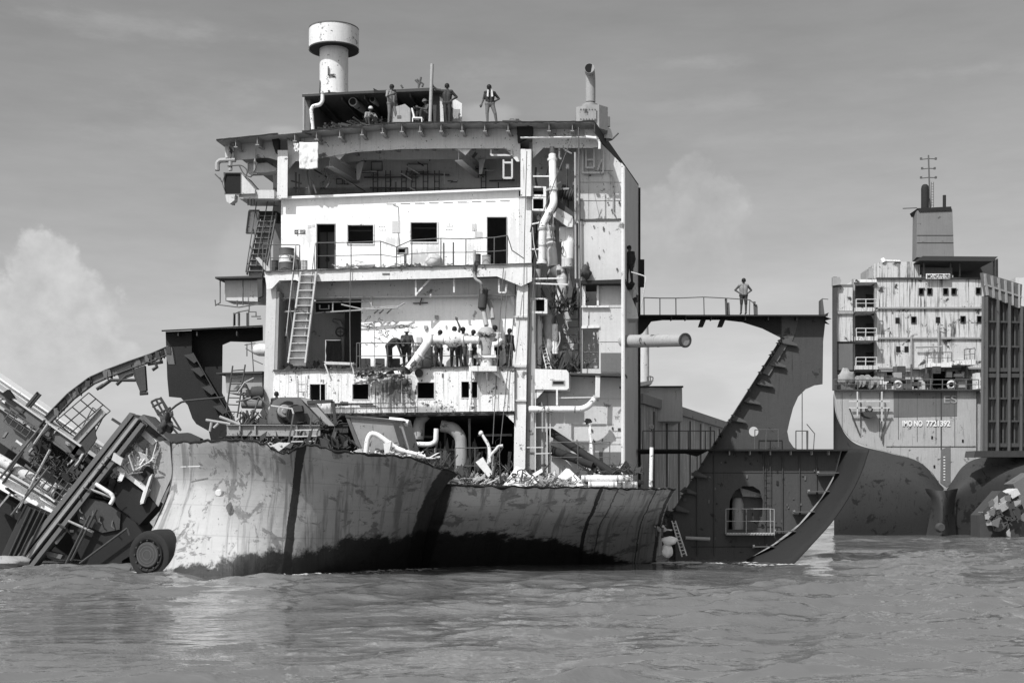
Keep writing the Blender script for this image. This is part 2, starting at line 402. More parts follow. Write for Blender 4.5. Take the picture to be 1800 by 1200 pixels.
# ================================================================== the cut stern hull in front
def hull_material(name, bands, base_, zs, streaks, pale=None):
    """bands = (u at top, u at bottom, half width) dark scorched strips; zs = height of the wet tide mark as a function of x"""
    m = bpy.data.materials.new(name); m.use_nodes = True; t = NT(m.node_tree); b = t.n['Principled BSDF']
    pos = t.node('ShaderNodeNewGeometry').outputs['Position']; uvn = t.node('ShaderNodeUVMap').outputs[0]
    s = t.node('ShaderNodeSeparateXYZ', {'Vector': uvn}); u, v = s.outputs[0], s.outputs[1]
    ps = t.node('ShaderNodeSeparateXYZ', {'Vector': pos}); x, z = ps.outputs[0], ps.outputs[2]
    big = t.noise(pos, .35, 5, .6); blo = t.noise(pos, 1.1, 7, .70, .6); spk = t.noise(pos, 6, 5, .72); fine = t.noise(pos, 45, 3, .6)
    lines = t.noise(t.mapv(pos, (.5, .5, 9)), 1, 6, .6)                       # weld seams and scratches along the plates
    base = base_; pz = pale; tone = t.m('MULTIPLY', base, t.m('ADD', .62, t.m('ADD', t.m('MULTIPLY', big, .5), t.m('ADD', t.m('MULTIPLY', fine, .12), t.m('MULTIPLY', lines, .18)))))
    patch = t.m('MAXIMUM', t.m('MULTIPLY', t.step(blo, .555, .60), .66), t.m('MULTIPLY', t.step(t.m('ADD', t.m('MULTIPLY', spk, .6), t.m('MULTIPLY', blo, .4)), .57, .605), .85))
    sl_ = t.m('SUBTRACT', u, t.m('MULTIPLY', v, streaks))
    sl = t.m('SUBTRACT', u, t.m('MULTIPLY', v, streaks))                       # runs that follow the rake of the plating
    run = t.noise(t.node('ShaderNodeCombineXYZ', {0: t.m('MULTIPLY', sl, 42), 1: t.m('MULTIPLY', v, 1.6), 2: .5}).outputs[0], 1, 6, .6)
    patch = t.m('MAXIMUM', patch, t.m('MULTIPLY', t.step(run, .50, .66), .62))
    if pale:   # paler tone over the swell of the stern
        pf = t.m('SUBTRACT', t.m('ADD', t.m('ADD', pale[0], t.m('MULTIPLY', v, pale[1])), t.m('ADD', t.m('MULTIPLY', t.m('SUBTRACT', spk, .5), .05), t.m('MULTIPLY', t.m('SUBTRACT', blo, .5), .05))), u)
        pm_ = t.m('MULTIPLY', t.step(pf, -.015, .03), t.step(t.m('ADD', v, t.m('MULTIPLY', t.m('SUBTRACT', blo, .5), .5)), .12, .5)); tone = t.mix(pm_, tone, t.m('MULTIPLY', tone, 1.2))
    ff = t.m('FRACT', t.m('MULTIPLY', v, 5)); seam = t.m('SUBTRACT', 1, t.step(t.m('ABSOLUTE', t.m('SUBTRACT', ff, .5)), .0, .03))
    fu_ = t.m('FRACT', t.m('MULTIPLY', sl_, 7)); seam = t.m('MAXIMUM', seam, t.m('SUBTRACT', 1, t.step(t.m('ABSOLUTE', t.m('SUBTRACT', fu_, .5)), .0, .012)))
    tone = t.mix(t.m('MULTIPLY', seam, .32), tone, t.m('MULTIPLY', tone, .4))
    c = t.mix(patch, tone, t.m('MULTIPLY', base, .28))
    wob = t.m('ADD', t.m('MULTIPLY', t.m('SUBTRACT', blo, .5), .09), t.m('MULTIPLY', t.m('SUBTRACT', spk, .5), .03))
    for ut, ub, hw, k in bands:
        cen = t.m('ADD', ut, t.m('MULTIPLY', t.m('POWER', v, .8), ub-ut)); dd = t.m('ABSOLUTE', t.m('SUBTRACT', u, t.m('ADD', cen, t.m('MULTIPLY', wob, .25))))
        c = t.mix(t.m('MULTIPLY', t.m('SUBTRACT', 1, t.step(dd, hw*.85, hw)), k), c, .016)
    wn = t.m('ADD', t.m('MULTIPLY', t.m('SUBTRACT', t.noise(t.mapv(pos, (1, 1, .5)), 2.6, 7, .78), .5), 1.25), t.m('MULTIPLY', t.m('SUBTRACT', big, .5), 1.6))
    f = None
    zl = t.node('ShaderNodeFloatCurve'); cm = zl.mapping.curves[0]
    pts = [((px+16)/24, zz/4) for px, zz in zs]
    cm.points[0].location = pts[0]; cm.points[1].location = pts[-1]
    for p in pts[1:-1]: cm.points.new(*p)
    zl.mapping.update(); t.put(zl.inputs['Value'], t.m('DIVIDE', t.m('ADD', x, 16), 24, clamp=True))
    lim = t.m('ADD', t.m('MULTIPLY', zl.outputs[0], 4), wn)
    wet = t.m('SUBTRACT', 1, t.step(z, t.m('SUBTRACT', lim, .14), t.m('ADD', lim, .14)))
    c = t.mix(t.m('MULTIPLY', wet, .96), c, .010)
    t.put(b.inputs['Base Color'], t.grey(c)); t.put(b.inputs['Roughness'], t.mix(wet, .62, .5)); b.inputs['Specular IOR Level'].default_value = .25
    dent = t.m('MULTIPLY', t.m('SINE', t.m('MULTIPLY', sl_, 125)), t.m('SINE', t.m('MULTIPLY', v, 34)))
    h = t.m('ADD', t.m('ADD', t.m('MULTIPLY', dent, .035), t.m('MULTIPLY', big, .55)), t.m('ADD', t.m('MULTIPLY', blo, .10), t.m('ADD', t.m('MULTIPLY', patch, -.05), t.m('MULTIPLY', lines, .05))))
    bp = t.node('ShaderNodeBump', {'Height': h, 'Strength': .45, 'Distance': .3}); t.put(b.inputs['Normal'], bp.outputs[0])
    M[name] = m
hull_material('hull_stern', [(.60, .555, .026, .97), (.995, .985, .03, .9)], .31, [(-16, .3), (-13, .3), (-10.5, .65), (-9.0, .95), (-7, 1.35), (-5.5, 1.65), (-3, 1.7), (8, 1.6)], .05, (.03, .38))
hull_material('hull_side', [(.0, .0, .075, .97), (.62, .60, .009, .9), (.70, .66, .004, .7), (.985, .985, .01, .8), (.9, .88, .004, .8)], .44, [(-16, 1.75), (-4, 1.75), (-1, 1.55), (1, 1.35), (3, 1.0), (4.2, .5), (5.5, .1), (8, .1)], -.02)  # first band: shade behind the stern plating, painted into the colour
hull = thing('stern_hull', (-8, 57, 0), 'cut grey stern hull with ragged rim, propeller boss and black tide mark, lying in front', 'ship hull')
rng = random.Random(3)
def torn(rows, amp, seed):
    """ragged flame-cut upper rim"""
    r = random.Random(seed); n = len(rows[0])
    for j in range(n):
        dz = amp*(noise.noise(V(j*.31, seed, 0))*1.1+noise.noise(V(j*.9, seed, 3))*.5)
        for i, k in enumerate((1, .55, .25)):
            rows[i][j] = rows[i][j]+V(0, 0, dz*k)
    return rows
px1 = [[303, 360, 430, 470, 500, 540, 610, 710, 800], [302, 350, 425, 468, 500, 535, 598, 690, 772], [270, 320, 400, 450, 490, 530, 583, 670, 748], [208, 292, 390, 440, 480, 525, 575, 660, 735]]
py1 = [[776, 774, 772, 781, 796, 781, 794, 802, 830], [850, 850, 850, 852, 854, 855, 858, 862, 872], [926, 929, 932, 934, 935, 935, 936, 938, 940]]
d1 = [[59.0, 56.7, 54.8, 53.8, 53.3, 53.0, 52.8, 53.2, 54.8], [59.4, 58.0, 56.3, 55.4, 54.8, 54.5, 54.2, 54.8, 56.6], [58.8, 57.0, 56.3, 55.9, 55.7, 55.6, 55.8, 56.9, 59.1], [58.2, 55.0, 54.4, 55.2, 56.0, 56.6, 57.8, 60, 62.6]]
rows = [[W(px1[i][j], py1[i][j], d1[i][j]) for j in range(9)] for i in range(3)] + [[G(px1[3][j], -.8, d1[3][j]) for j in range(9)]]
g = torn(surface(rows, 110, 46), .09, 2)
def plating(name, g, mat, th=.045):
    o = MB().grid(g, True).build(name, mat, hull, True, ang=60)
    md = o.modifiers.new('thickness', 'SOLIDIFY'); md.thickness = th; md.offset = 0
    return o
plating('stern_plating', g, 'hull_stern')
def rim_scorch(g, seed):
    """burnt, curled lip left by the cutting torch"""
    n = len(g[0]); a, b = [], []
    for j in range(n):
        dz = .06+.16*max(0, noise.noise(V(j*.23, seed, 1))+.15)+.05*noise.noise(V(j*1.3, seed, 5)); p = g[0][j]; dn = (g[3][j]-g[0][j]).normalized()
        a.append(p+V(0, -.035, .02+.03*noise.noise(V(j*.8, seed, 9)))); b.append(p+dn*dz+V(0, -.035, 0))
    o = MB().grid([a, b]).build('scorched_lip', 'soot', hull, True, fix=False); o.modifiers.new('t', 'SOLIDIFY').thickness = .02
rim_scorch(g, 3)
px2 = [[768, 850, 950, 1050, 1120, 1188], [755, 845, 945, 1040, 1110, 1172], [735, 835, 935, 1025, 1095, 1162], [705, 820, 920, 1015, 1085, 1150]]
py2 = [[850, 853, 855, 856, 858, 858], [895, 893, 893, 892, 892, 890], [942, 938, 935, 933, 930, 928]]
d2 = [[57.0, 56.7, 56.7, 56.8, 57, 57.5], [57.8, 57.7, 57.9, 58.3, 58.7, 59.2], [59.6, 60, 60.8, 61.8, 62.6, 63.2], [62.5, 63.5, 65, 66.5, 67.5, 68.2]]
rows = [[W(px2[i][j], py2[i][j], d2[i][j]) for j in range(6)] for i in range(3)] + [[G(px2[3][j], -.8, d2[3][j]) for j in range(6)]]
g2 = torn(surface(rows, 90, 40), .05, 7)
plating('side_plating', g2, 'hull_side'); rim_scorch(g2, 8)
# plate lapped at the joint of the two pieces, torn tip
slab(hull, 'torn_plate', 'soot', Fr(800, 56.6, 0), [(742, 822), (790, 826), (806, 833), (770, 862), (748, 868)], 0, .06)
slab(hull, 'torn_plate', 'grey_dark', Fr(800, 57.4, 0), [(768, 838), (800, 842), (862, 852), (800, 856), (770, 852)], 0, .5)
# folded rim strip of the stern, bent plate corner
slab(hull, 'bent_plate', 'white_worn', Fr(500, 55.4, 0), [(468, 786), (486, 796), (510, 778), (490, 777)], 0, .1)
# propeller boss
bc = G(259, .78, 56.2); bax = V(.34, 1, 0)
MB().lathe(bc, bax, [(.0, .12), (.55, .10), (.62, .02), (.68, .0), (.70, .10), (.86, .08), (.95, .12), (1.0, .25), (1.0, .75), (1.04, .8), (1.04, 2.6)], 40).build('propeller_boss', 'soot', hull, True)
MB().lathe(bc-bax.normalized()*.03, bax, [(.0, .0), (.50, .0), (.53, .03), (.53, .14)], 32).build('shaft_cap', 'rust_dark', hull, True)
for k in range(12):
    a = k*math.pi/6; uu = bax.normalized().cross(V(0, 0, 1)).normalized()
    MB().lathe(bc+uu*math.cos(a)*.60+V(0, 0, 1)*math.sin(a)*.60-bax.normalized()*.03, bax, [(0, 0), (.035, 0), (.035, .08)], 8).build('bolt', 'rust_dark', hull)
for r_ in (.2, .34, .46): MB().lathe(bc-bax.normalized()*.04, bax, [(r_-.02, .02), (r_-.015, 0), (r_+.015, 0), (r_+.02, .02)], 32).build('cap_ring', 'frame_shell', hull, True)
# skirt of the hull sweeping to the boss on its far side, and the inside of the hull
far = surface([[W(303, 777, 59.6), W(340, 780, 66), W(380, 790, 72)], [W(300, 850, 59.4), W(345, 850, 66), W(390, 850, 72)], [W(270, 928, 58.7), W(330, 925, 66), W(400, 920, 72)], [G(240, -.8, 58.6), G(330, -.8, 66), G(400, -.8, 72)]], 12, 16)
plating('far_plating', far, 'hull_black')
dk = [W(306, 784, 59.4), W(430, 790, 56.6), W(600, 800, 55), W(780, 845, 56.6)]
MB().prism([V(-13.0, 62, 2.6), V(-8, 59, 2.6), V(4.5, 62, 2.6), V(7.2, 74, 2.6), V(-12, 74, 2.6)], V(0, 0, .08)).build('inner_deck', 'rust_dark', hull)
# lifting eye and weld scars on the shell
eye = W(385, 866, 56.0)
MB().lathe(eye+V(0, -.12, 0), V(0, 1, 0), [(0, 0), (.12, .0), (.15, .06), (.16, .4)], 12).build('lifting_eye', 'white_worn', hull, True)
for q in range(9):
    x = 350+q*7
MB().beam(W(318, 820, 57.9), W(352, 819, 57.2), .03, .03).build('weld_bead', 'white_worn', hull)

# ================================================================== superstructure
N = A.n
sup = thing('ship_superstructure', A(700, 860, 2), 'cut-open white ship superstructure of several decks towering behind the stern hull', 'ship superstructure')
DEP = 12
def P(px, py, off=0): return A(px, py, off)
# roof deck, its right edge splayed
RT = [(380, 245), (488, 234), (531, 230), (583, 226), (656, 218), (696, 215), (780, 214), (900, 213.5), (1045, 213)]
def rooftop(px):
    for (a, b), (c, d) in zip(RT, RT[1:]):
        if a <= px <= c: return b+(d-b)*(px-a)/(c-a)
    return 213
fr_ = [P(x, y) for x, y in jag(RT, .5, 14, rng)]
bk = [p+N*DEP for p in fr_]; bk[-1] = V(6.45, 70.4, fr_[-1].z); bk[-2] = bk[-2]+V(1.0, 0, 0)
mb = MB(); mb.grid([fr_, bk]); mb.grid([[p-V(0, 0, .07) for p in fr_], [p-V(0, 0, .07) for p in bk]]); mb.grid([fr_, [p-V(0, 0, .07) for p in fr_]]); mb.grid([[fr_[-1], bk[-1]], [fr_[-1]-V(0, 0, .07), bk[-1]-V(0, 0, .07)]])
mb.build('roof_deck', 'grey_mid', sup, fix=False)
for px in (414, 452, 518, 556, 597, 636, 672, 706, 738, 775, 812, 852, 893, 965, 1006):
    y = rooftop(px)+3
    o = slab(sup, 'stiffener', 'grey_mid', A, rect(px-.5, y, px+.5, y+13), .06, 9)
    slab(o, 'bulb', 'grey_mid', A, rect(px-3.2, y+13, px+3.2, y+14.5), .07, 9)
# curved transverse girder
GB = [(507, 298), (519, 284), (540, 280), (568, 277), (627, 267), (707, 262), (780, 261), (889, 261), (908, 284)]
gt = [(x, rooftop(x)+3) for x in (915, 780, 696, 656, 583, 531, 505)]
slab(sup, 'roof_girder', 'white_worn', A, GB+[(914, 284)]+gt, .95, .04)
MB().grid([[P(x, y, .75) for x, y in GB], [P(x, y, 1.2) for x, y in GB]]).build('girder_flange', 'white_worn', sup, fix=False)
slab(sup, 'roof_girder', 'grey_light', A, [(395, 251), (489, 240), (489, 282), (470, 277), (396, 283)], .9, .05)
slab(sup, 'roof_girder', 'grey_light', A, [(560, 240), (911, 230), (911, 279), (640, 281), (600, 288), (560, 300)], 3.4, .05)
slab(sup, 'roof_girder', 'white_worn', A, [(936, 218), (1045, 218), (1051, 258), (1040, 260), (936, 260)], 1.0, .05)
slab(sup, 'bracket', 'white_worn', A, [(936, 260), (955, 260), (937, 278)], .98, .03)
slab(sup, 'bracket', 'white_worn', A, [(803, 261), (829, 261), (818, 273)], .9, .03)
slab(sup, 'bracket', 'white_worn', A, [(584, 271), (608, 268), (597, 281)], .9, .03)
# scorched hollow at the girder joints
slab(sup, 'scorched_joint', 'soot', A, [(908, 216), (936, 217), (936, 236), (929, 240), (910, 250)], .55, .3)
slab(sup, 'scorched_joint', 'soot', A, [(476, 236), (490, 236), (489, 262), (485, 270), (480, 256)], .6, .3)
# hanging diagonal girders under the roof
MB().ibeam(P(579, 283, 1.2), P(627, 312, 4.5), .35, .5).build('broken_girder', 'grey_light', sup)
MB().ibeam(P(806, 272, 1.2), P(842, 303, 4.5), .35, .5).build('broken_girder', 'grey_light', sup)
slab(sup, 'bracket', 'grey_light', A, [(626, 290), (640, 282), (632, 316), (627, 316)], 3.3, .04)
slab(sup, 'bracket', 'grey_light', A, [(842, 280), (853, 279), (847, 306), (842, 306)], 3.3, .04)
# back walls
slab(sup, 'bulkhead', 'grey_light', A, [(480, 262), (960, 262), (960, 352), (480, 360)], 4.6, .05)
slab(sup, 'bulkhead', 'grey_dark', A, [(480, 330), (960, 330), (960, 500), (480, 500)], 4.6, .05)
# columns
def column(x0, x1, y0, y1, off, mat='white_worn', dep=.42, lean=0):
    o = slab(sup, 'column', mat, A, [(x0+lean, y0), (x1+lean, y0), (x1, y1), (x0, y1)], off, .04)
    slab(o, 'web', mat, A, [((x0+x1)/2-.6+lean, y0), ((x0+x1)/2+.6+lean, y0), ((x0+x1)/2+.6, y1), ((x0+x1)/2-.6, y1)], off+.04, dep)
    slab(o, 'flange', mat, A, [(x0+lean, y0), (x1+lean, y0), (x1, y1), (x0, y1)], off+.04+dep, .04)
    return o
column(487, 505, 264, 348, .6, lean=1)
column(461, 478, 500, 770, .3, 'grey_light', lean=8)
slab(sup, 'column_side', 'grey_mid', A, [(485, 512), (491, 512), (484, 770), (478, 770)], .32, 1.2)
column(903, 923, 500, 825, .2, 'white_worn', lean=5)
column(915, 934, 262, 345, .7, 'white_worn')
column(912, 934, 345, 466, 1.12, 'white_worn')
slab(sup, 'column_side', 'grey_mid', A, [(931, 490), (941, 490), (941, 825), (924, 825)], .5, 1.0)
slab(sup, 'joint_plate', 'grey_light', A, rect(902, 555, 927, 558), .1, .2)
slab(sup, 'joint_plate', 'grey_light', A, rect(902, 641, 925, 645), .1, .2)
slab(sup, 'joint_plate', 'grey_light', A, rect(902, 702, 925, 705), .1, .2)
# ---- upper white wall with two doors and two windows
UW = [(494, 346), (700, 338), (912, 331), (912, 468), (700, 474), (496, 480)]
doors = [rect(557, 394, 588.5, 473), rect(856.5, 382, 890, 466)]
wins = [rect(611, 395.5, 656, 428), rect(722, 391, 768, 425)]
paint('upper_wall', .86, .14, .25, .22, .42, .55, .12, stains=[(A(740, 455, 1.1), 1.0, .45, .5), (A(760, 440, 1.1), .5, .5, .4), (A(540, 415, 1.1), .5, .5, .35), (A(690, 425, 1.1), .5, .3, .4), (A(830, 440, 1.1), .4, .7, .35), (A(905, 420, 1.1), .3, 1.2, .3), (A(575, 385, 1.1), .7, .2, .25)])
uw = slab(sup, 'front_wall', 'upper_wall', A, UW, 1.1, .06, doors+wins)
slab(uw, 'wall_cap', 'white_clean', A, [(483, 346), (924, 329.5), (924, 332.5), (483, 350)], 0.85, .32)
for (x0, y0, x1, y1) in ((611, 395.5, 656, 428), (722, 391, 768, 425)):
    f = MB(); 
    for a, b, c, d in ((x0-2, y0-2, x1+2, y0), (x0-2, y1, x1+2, y1+2), (x0-2, y0, x0, y1), (x1, y0, x1+2, y1)): f.prism(on(A, rect(a, b, c, d), 1.055), N*.16)
    f.build('window_frame', 'white_worn', uw)
    slab(uw, 'shutter_edge', 'soot', A, rect(x0+1, y0+9, x1-1, y0+11), 1.25, .03)
for x0, y0, x1, y1 in ((557, 394, 588.5, 473), (856.5, 382, 890, 466)):
    f = MB()
    for a, b, c, d in ((x0-1.2, y0-1.2, x1+1.2, y0), (x0-1.2, y0, x0, y1), (x1, y0, x1+1.2, y1)): f.prism(on(A, rect(a, b, c, d), 1.065), N*.14)
    f.build('door_frame', 'grey_mid', uw)
slab(uw, 'inner_partition', 'grey_mid', A, rect(562, 408, 592, 474), 2.9, .05)
slab(uw, 'inner_partition', 'grey_dark', A, rect(574, 408, 576, 474), 2.85, .04)
slab(uw, 'notice_plate', 'grey_light', A, rect(689, 388, 703, 409), 1.075, .02)
for x, y, w_, h_ in ((829, 393, 9, 13), (834, 407, 14, 10), (541, 395, 6, 6), (548.5, 394.5, 5, 5)):
    slab(uw, 'notice_plate', 'grey_light', A, rect(x, y, x+w_, y+h_), 1.085, .013)
def words(par, txt, fr, px, py, off, hpx, mat, th=.004, width=None, align='LEFT', slant=0, bold=0):
    """flat painted letters on a wall, baseline at px, py"""
    c = bpy.data.curves.new('lettering', 'FONT'); c.body = txt; c.align_x = align; c.extrude = th/2; c.shear = slant
    p = fr(px, py, off); s = hpx/FPX*p.y/.7; c.size = s; c.offset = bold*s
    o = bpy.data.objects.new('lettering', c); COL.objects.link(o); bpy.context.view_layer.update()
    me = bpy.data.meshes.new_from_object(o); bpy.data.objects.remove(o)
    o = bpy.data.objects.new('lettering', me); COL.objects.link(o); me.materials.clear(); me.materials.append(M[mat])
    xs = [v.co.x for v in me.vertices]; wid = max(xs)-min(xs)
    sx = (width/FPX*p.y/wid) if width else 1
    rz = -math.atan(fr.t)
    me.transform(Matrix.Translation(p) @ Matrix.Rotation(rz, 4, 'Z') @ Matrix.Rotation(R(90), 4, 'X') @ Matrix.Diagonal((sx, 1, 1, 1)))
    o.parent = par; o.matrix_parent_inverse = Matrix.Translation(-world_loc(par))
    return o
slab(uw, 'exit_sign', 'ink', A, rect(517.5, 404, 536.5, 411), 1.08, .015)
words(uw, '\u2190', A, 518.5, 409.5, 1.075, 4, 'sign_white', width=5)
words(uw, 'EXIT', A, 528, 409.5, 1.075, 3.6, 'sign_white', width=7.5)
slab(uw, 'running_figure_panel', 'sign_white', A, rect(524.5, 404.8, 527.3, 410.3), 1.074, .003)
words(uw, '\u2190 --', A, 521, 415, 1.09, 3.4, 'ink', width=9)
for x, y in ((666, 398), (667, 404), (785, 397), (784, 403)):
    for k in range(5): slab(uw, 'paint_mark', 'ink', A, rect(x+k*2.4, y+(k % 2)*.7, x+k*2.4+1.4, y+1.4), 1.09, .006)
for k in range(9): slab(uw, 'clip_strip', 'grey_mid', A, rect(679+k*25, 358-k*.7, 679+k*25+17, 359-k*.7), 1.08, .015)
MB().tube([P(691, 360, 1.07), P(700, 363, 1.07), P(701, 388, 1.07)], .015, 5).build('cable', 'grey_mid', uw)
MB().tube([P(700, 409, 1.07), P(702, 432, 1.07)], .015, 5).build('cable', 'grey_mid', uw)
# recess wall side (left end, right end)
for y0, y1, o0 in ((346, 480, 1.12),):
    MB().prism([P(494, 346, o0), P(494, 480, o0), P(494, 480, o0)+N*4, P(494, 346, o0)+N*4], V(.05, 0, 0)).build('side_wall', 'white_worn', sup)
# floor over the cabin and decks running back
def deck(name, f, depth, th, off, mat='grey_mid'):
    p = [P(x, y, off) for x, y in f]; mb = MB(); q = [a+N*depth for a in p]; d = V(0, 0, -th)
    mb.grid([p, q]); mb.grid([[a+d for a in p], [a+d for a in q]]); mb.grid([p, [a+d for a in p]]); return mb.build(name, mat, sup, fix=False)
deck('cabin_top', [(488, 348), (912, 332), (1000, 330)], 9.5, .08, 1.2)
d1_ = deck('upper_deck', [(465, 478), (935, 464)], 10, .08, .02, 'grey_mid')
d2_ = deck('lower_deck', [(478, 651), (780, 645.5), (905, 645)], 11, .08, .02, 'grey_mid')
# upper balcony fascia
slab(sup, 'fascia', 'white_worn', A, [(465, 478), (700, 471), (935, 464.5), (935, 494), (916, 503), (873, 485.5), (780, 489), (557, 494.5), (526, 495), (520, 492), (491, 493), (478, 507), (469, 509)], 0, .05)
slab(sup, 'edge_bar', 'white_worn', A, [(465, 476), (935, 462), (935, 465), (465, 479)], -.06, .08)
slab(sup, 'fascia_slot', 'grey_dark', A, rect(672, 480, 685, 483), -.02, .03)
slab(sup, 'beam', 'grey_light', A, [(484, 497), (905, 488), (905, 518), (484, 524)], 1.0, .05)
slab(sup, 'beam_flange', 'grey_light', A, [(484, 523), (905, 517), (905, 519), (484, 525)], .8, .45)
slab(sup, 'bracket', 'white_worn', A, [(484, 524), (503, 524), (484, 544)], .95, .04)
slab(sup, 'bracket', 'white_worn', A, [(888, 505), (904, 518), (904, 540)], .95, .04)
for a, b, c, d in ((731, 489, 731, 520), (731, 518, 757, 489), (798, 487, 798, 514), (877, 490, 877, 514), (877, 514, 889, 514), (889, 514, 890, 500), (757, 517, 757, 522)):
    MB().beam(P(a, b, .3), P(c, d, .3), .07, .07).build('hanger', 'white_worn', sup)
# lower balcony: back walls
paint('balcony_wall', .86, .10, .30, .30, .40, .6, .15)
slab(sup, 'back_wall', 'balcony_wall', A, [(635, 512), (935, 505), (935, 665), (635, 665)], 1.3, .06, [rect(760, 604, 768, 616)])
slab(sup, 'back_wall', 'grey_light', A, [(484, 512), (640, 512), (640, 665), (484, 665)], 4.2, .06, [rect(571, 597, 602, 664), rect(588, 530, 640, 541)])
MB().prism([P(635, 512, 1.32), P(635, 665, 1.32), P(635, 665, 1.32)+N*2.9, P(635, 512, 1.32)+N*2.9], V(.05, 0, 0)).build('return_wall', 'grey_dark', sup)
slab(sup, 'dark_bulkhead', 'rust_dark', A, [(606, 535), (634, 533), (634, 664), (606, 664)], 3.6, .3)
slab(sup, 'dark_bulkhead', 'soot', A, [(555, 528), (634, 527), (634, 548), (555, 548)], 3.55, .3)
MB().prism([P(487, 512, .6), P(487, 660, .6), P(487, 660, .6)+N*3.6, P(487, 512, .6)+N*3.6], V(.05, 0, 0)).build('side_wall', 'grey_light', sup)
# pipe racks hung under the balcony
for pts in ([(548, 531), (650, 530), (654, 540), (700, 539), (712, 532)], [(552, 550), (700, 541)], [(500, 548), (555, 545)], [(562, 536), (562, 543), (578, 543), (578, 536)], [(585, 548), (585, 532)], [(640, 520), (640, 531)], [(653, 520), (653, 539)], [(600, 535), (635, 543), (680, 540)]):
    MB().tube([P(x, y, .7) for x, y in pts], .035, 6).build('pipe_rack', 'pipe_grey', sup, True)
for x in (663, 672, 685):
    MB().tube([P(x-5, 551, .9), P(x+6, 540, .9)], .03, 6).build('bent_rod', 'rail', sup, True)
MB().tube([P(726, 533, 1.2), P(752, 532, 1.2)], .03, 6).build('bent_rod', 'rail', sup, True)
MB().tube([P(738, 536, 1.2), P(743, 518, 1.2)], .03, 6).build('bent_rod', 'rail', sup, True)
# scribbled chalk on the back wall: a name and scrawls
words(sup, 'Chanu', A, 700, 577, 1.29, 7, 'ink', width=26, slant=.25)
MB().tube([P(724, 577, 1.29), P(734, 574, 1.29)], .008, 4).build('scrawl', 'ink', sup)
r2 = random.Random(11)
for k in range(34):
    x, y = r2.uniform(640, 695), r2.uniform(560, 604); pts = [(x, y)]
    for j in range(4): pts.append((pts[-1][0]+r2.uniform(-1, 5), pts[-1][1]+r2.uniform(-4, 4)))
    MB().tube([P(a, b, 1.29) for a, b in pts], .009, 4).build('scrawl', 'ink', sup)
for x, y in ((748, 575), (767, 557)):
    slab(sup, 'lamp_bracket', 'grey_mid', A, [(x-3, y-3), (x+3, y-3), (x+3, y+2), (x, y+5), (x-3, y+2)], 1.2, .1)
# lower front wall with four windows
lw_w = [(544.5, 675, 571.5, 703), (619.5, 675, 647.5, 701.5), (733.5, 672, 763, 700), (811, 670.5, 839, 698.5)]
paint('lower_wall', .76, .05, 1.0, .6, .75, .6, .2, stains=[(A(694, 690), 1.1, .9, .95), (A(693, 665), .25, .7, .8), (A(585, 722), 1.2, .22, .7), (A(745, 720), 1.6, .2, .6)])
lwall = slab(sup, 'lower_wall', 'lower_wall', A, [(480, 651.5), (780, 646), (904, 645), (904, 724.5), (780, 727), (563, 729), (480, 730)], .0, .06, [rect(*q) for q in lw_w[:2]]+[rect(*q) for q in lw_w[2:]])
for x0, y0, x1, y1 in lw_w:
    f = MB()
    for a, b, c, d in ((x0-1.2, y0-1.2, x1+1.2, y0), (x0-1.2, y1, x1+1.2, y1+1.2), (x0-1.2, y0, x0, y1), (x1, y0, x1+1.2, y1)): f.prism(on(A, rect(a, b, c, d), -.03), N*.16)
    f.build('window_frame', 'white_worn', lwall)
for x in (563, 600, 706, 765, 806, 872): slab(lwall, 'panel_seam', 'white_worn', A, rect(x-.5, 650, x+.5, 725), -.012, .013)
slab(lwall, 'wall_lip', 'grey_light', A, [(480, 649.5), (780, 644.5), (904, 643.5), (904, 646), (780, 647), (480, 652)], -.08, .09)
slab(sup, 'inner_wall', 'grey_dark', A, [(480, 655), (930, 650), (930, 735), (480, 735)], 3.0, .05)
deck('tween_deck', [(480, 729.5), (780, 727), (905, 725)], 10, .08, .02, 'rust_dark')
slab(sup, 'bracket', 'white_worn', A, [(886, 726), (903, 726), (903, 743)], .05, .05)
for x0, x1, y in ((582, 655, 708), (632, 660, 712)): slab(lwall, 'rub_bar', 'rail', A, rect(x0, y, x1, y+1.5), -.05, .05)
slab(lwall, 'scupper', 'black', A, rect(598, 706, 612, 712), -.02, .03)
ladder(lwall, P(521, 661, -.1), P(537, 661, -.1), P(521, 692, -.1), P(537, 692, -.1), 2, 'white_worn', .02)
# engine room: dark inside
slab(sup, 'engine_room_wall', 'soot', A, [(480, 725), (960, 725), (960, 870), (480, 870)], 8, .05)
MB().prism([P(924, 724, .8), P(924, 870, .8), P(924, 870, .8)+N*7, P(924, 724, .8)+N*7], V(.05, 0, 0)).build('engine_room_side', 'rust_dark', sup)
# ---- right bay: casing wall and shaft
slab(sup, 'casing_wall', 'grey_light', A, [(930, 240), (1050, 240), (1050, 500), (930, 500)], 3.2, .05)
slab(sup, 'casing_wall', 'grey_light', A, [(930, 495), (1060, 495), (1060, 660), (930, 660)], 3.0, .05)
slab(sup, 'casing_wall', 'grey_light', A, [(924, 650), (1060, 650), (1060, 880), (924, 880)], 2.8, .05)
slab(sup, 'corner_wall', 'grey_light', A, [(1013, 240), (1040, 235), (1096, 292), (1098, 392), (1019, 392), (1013, 392)], 2.0, .05)
slab(sup, 'corner_panel', 'casing_shade_grey', A, jag([(1019, 386), (1093, 385), (1095, 493)], .6, 12, rng)+[(1019, 493)], .3, .12)
slab(sup, 'corner_wall', 'casing_shade_grey', A, [(1023, 497), (1096, 497), (1096, 656), (1023, 656)], .7, .05, [rect(1024.5, 500, 1052, 538), rect(1023.8, 575, 1053, 648)])
slab(sup, 'corner_wall', 'casing_shade_grey', A, [(1000, 654), (1096, 655), (1096, 870), (930, 870), (930, 690), (985, 690)], 1.2, .05)
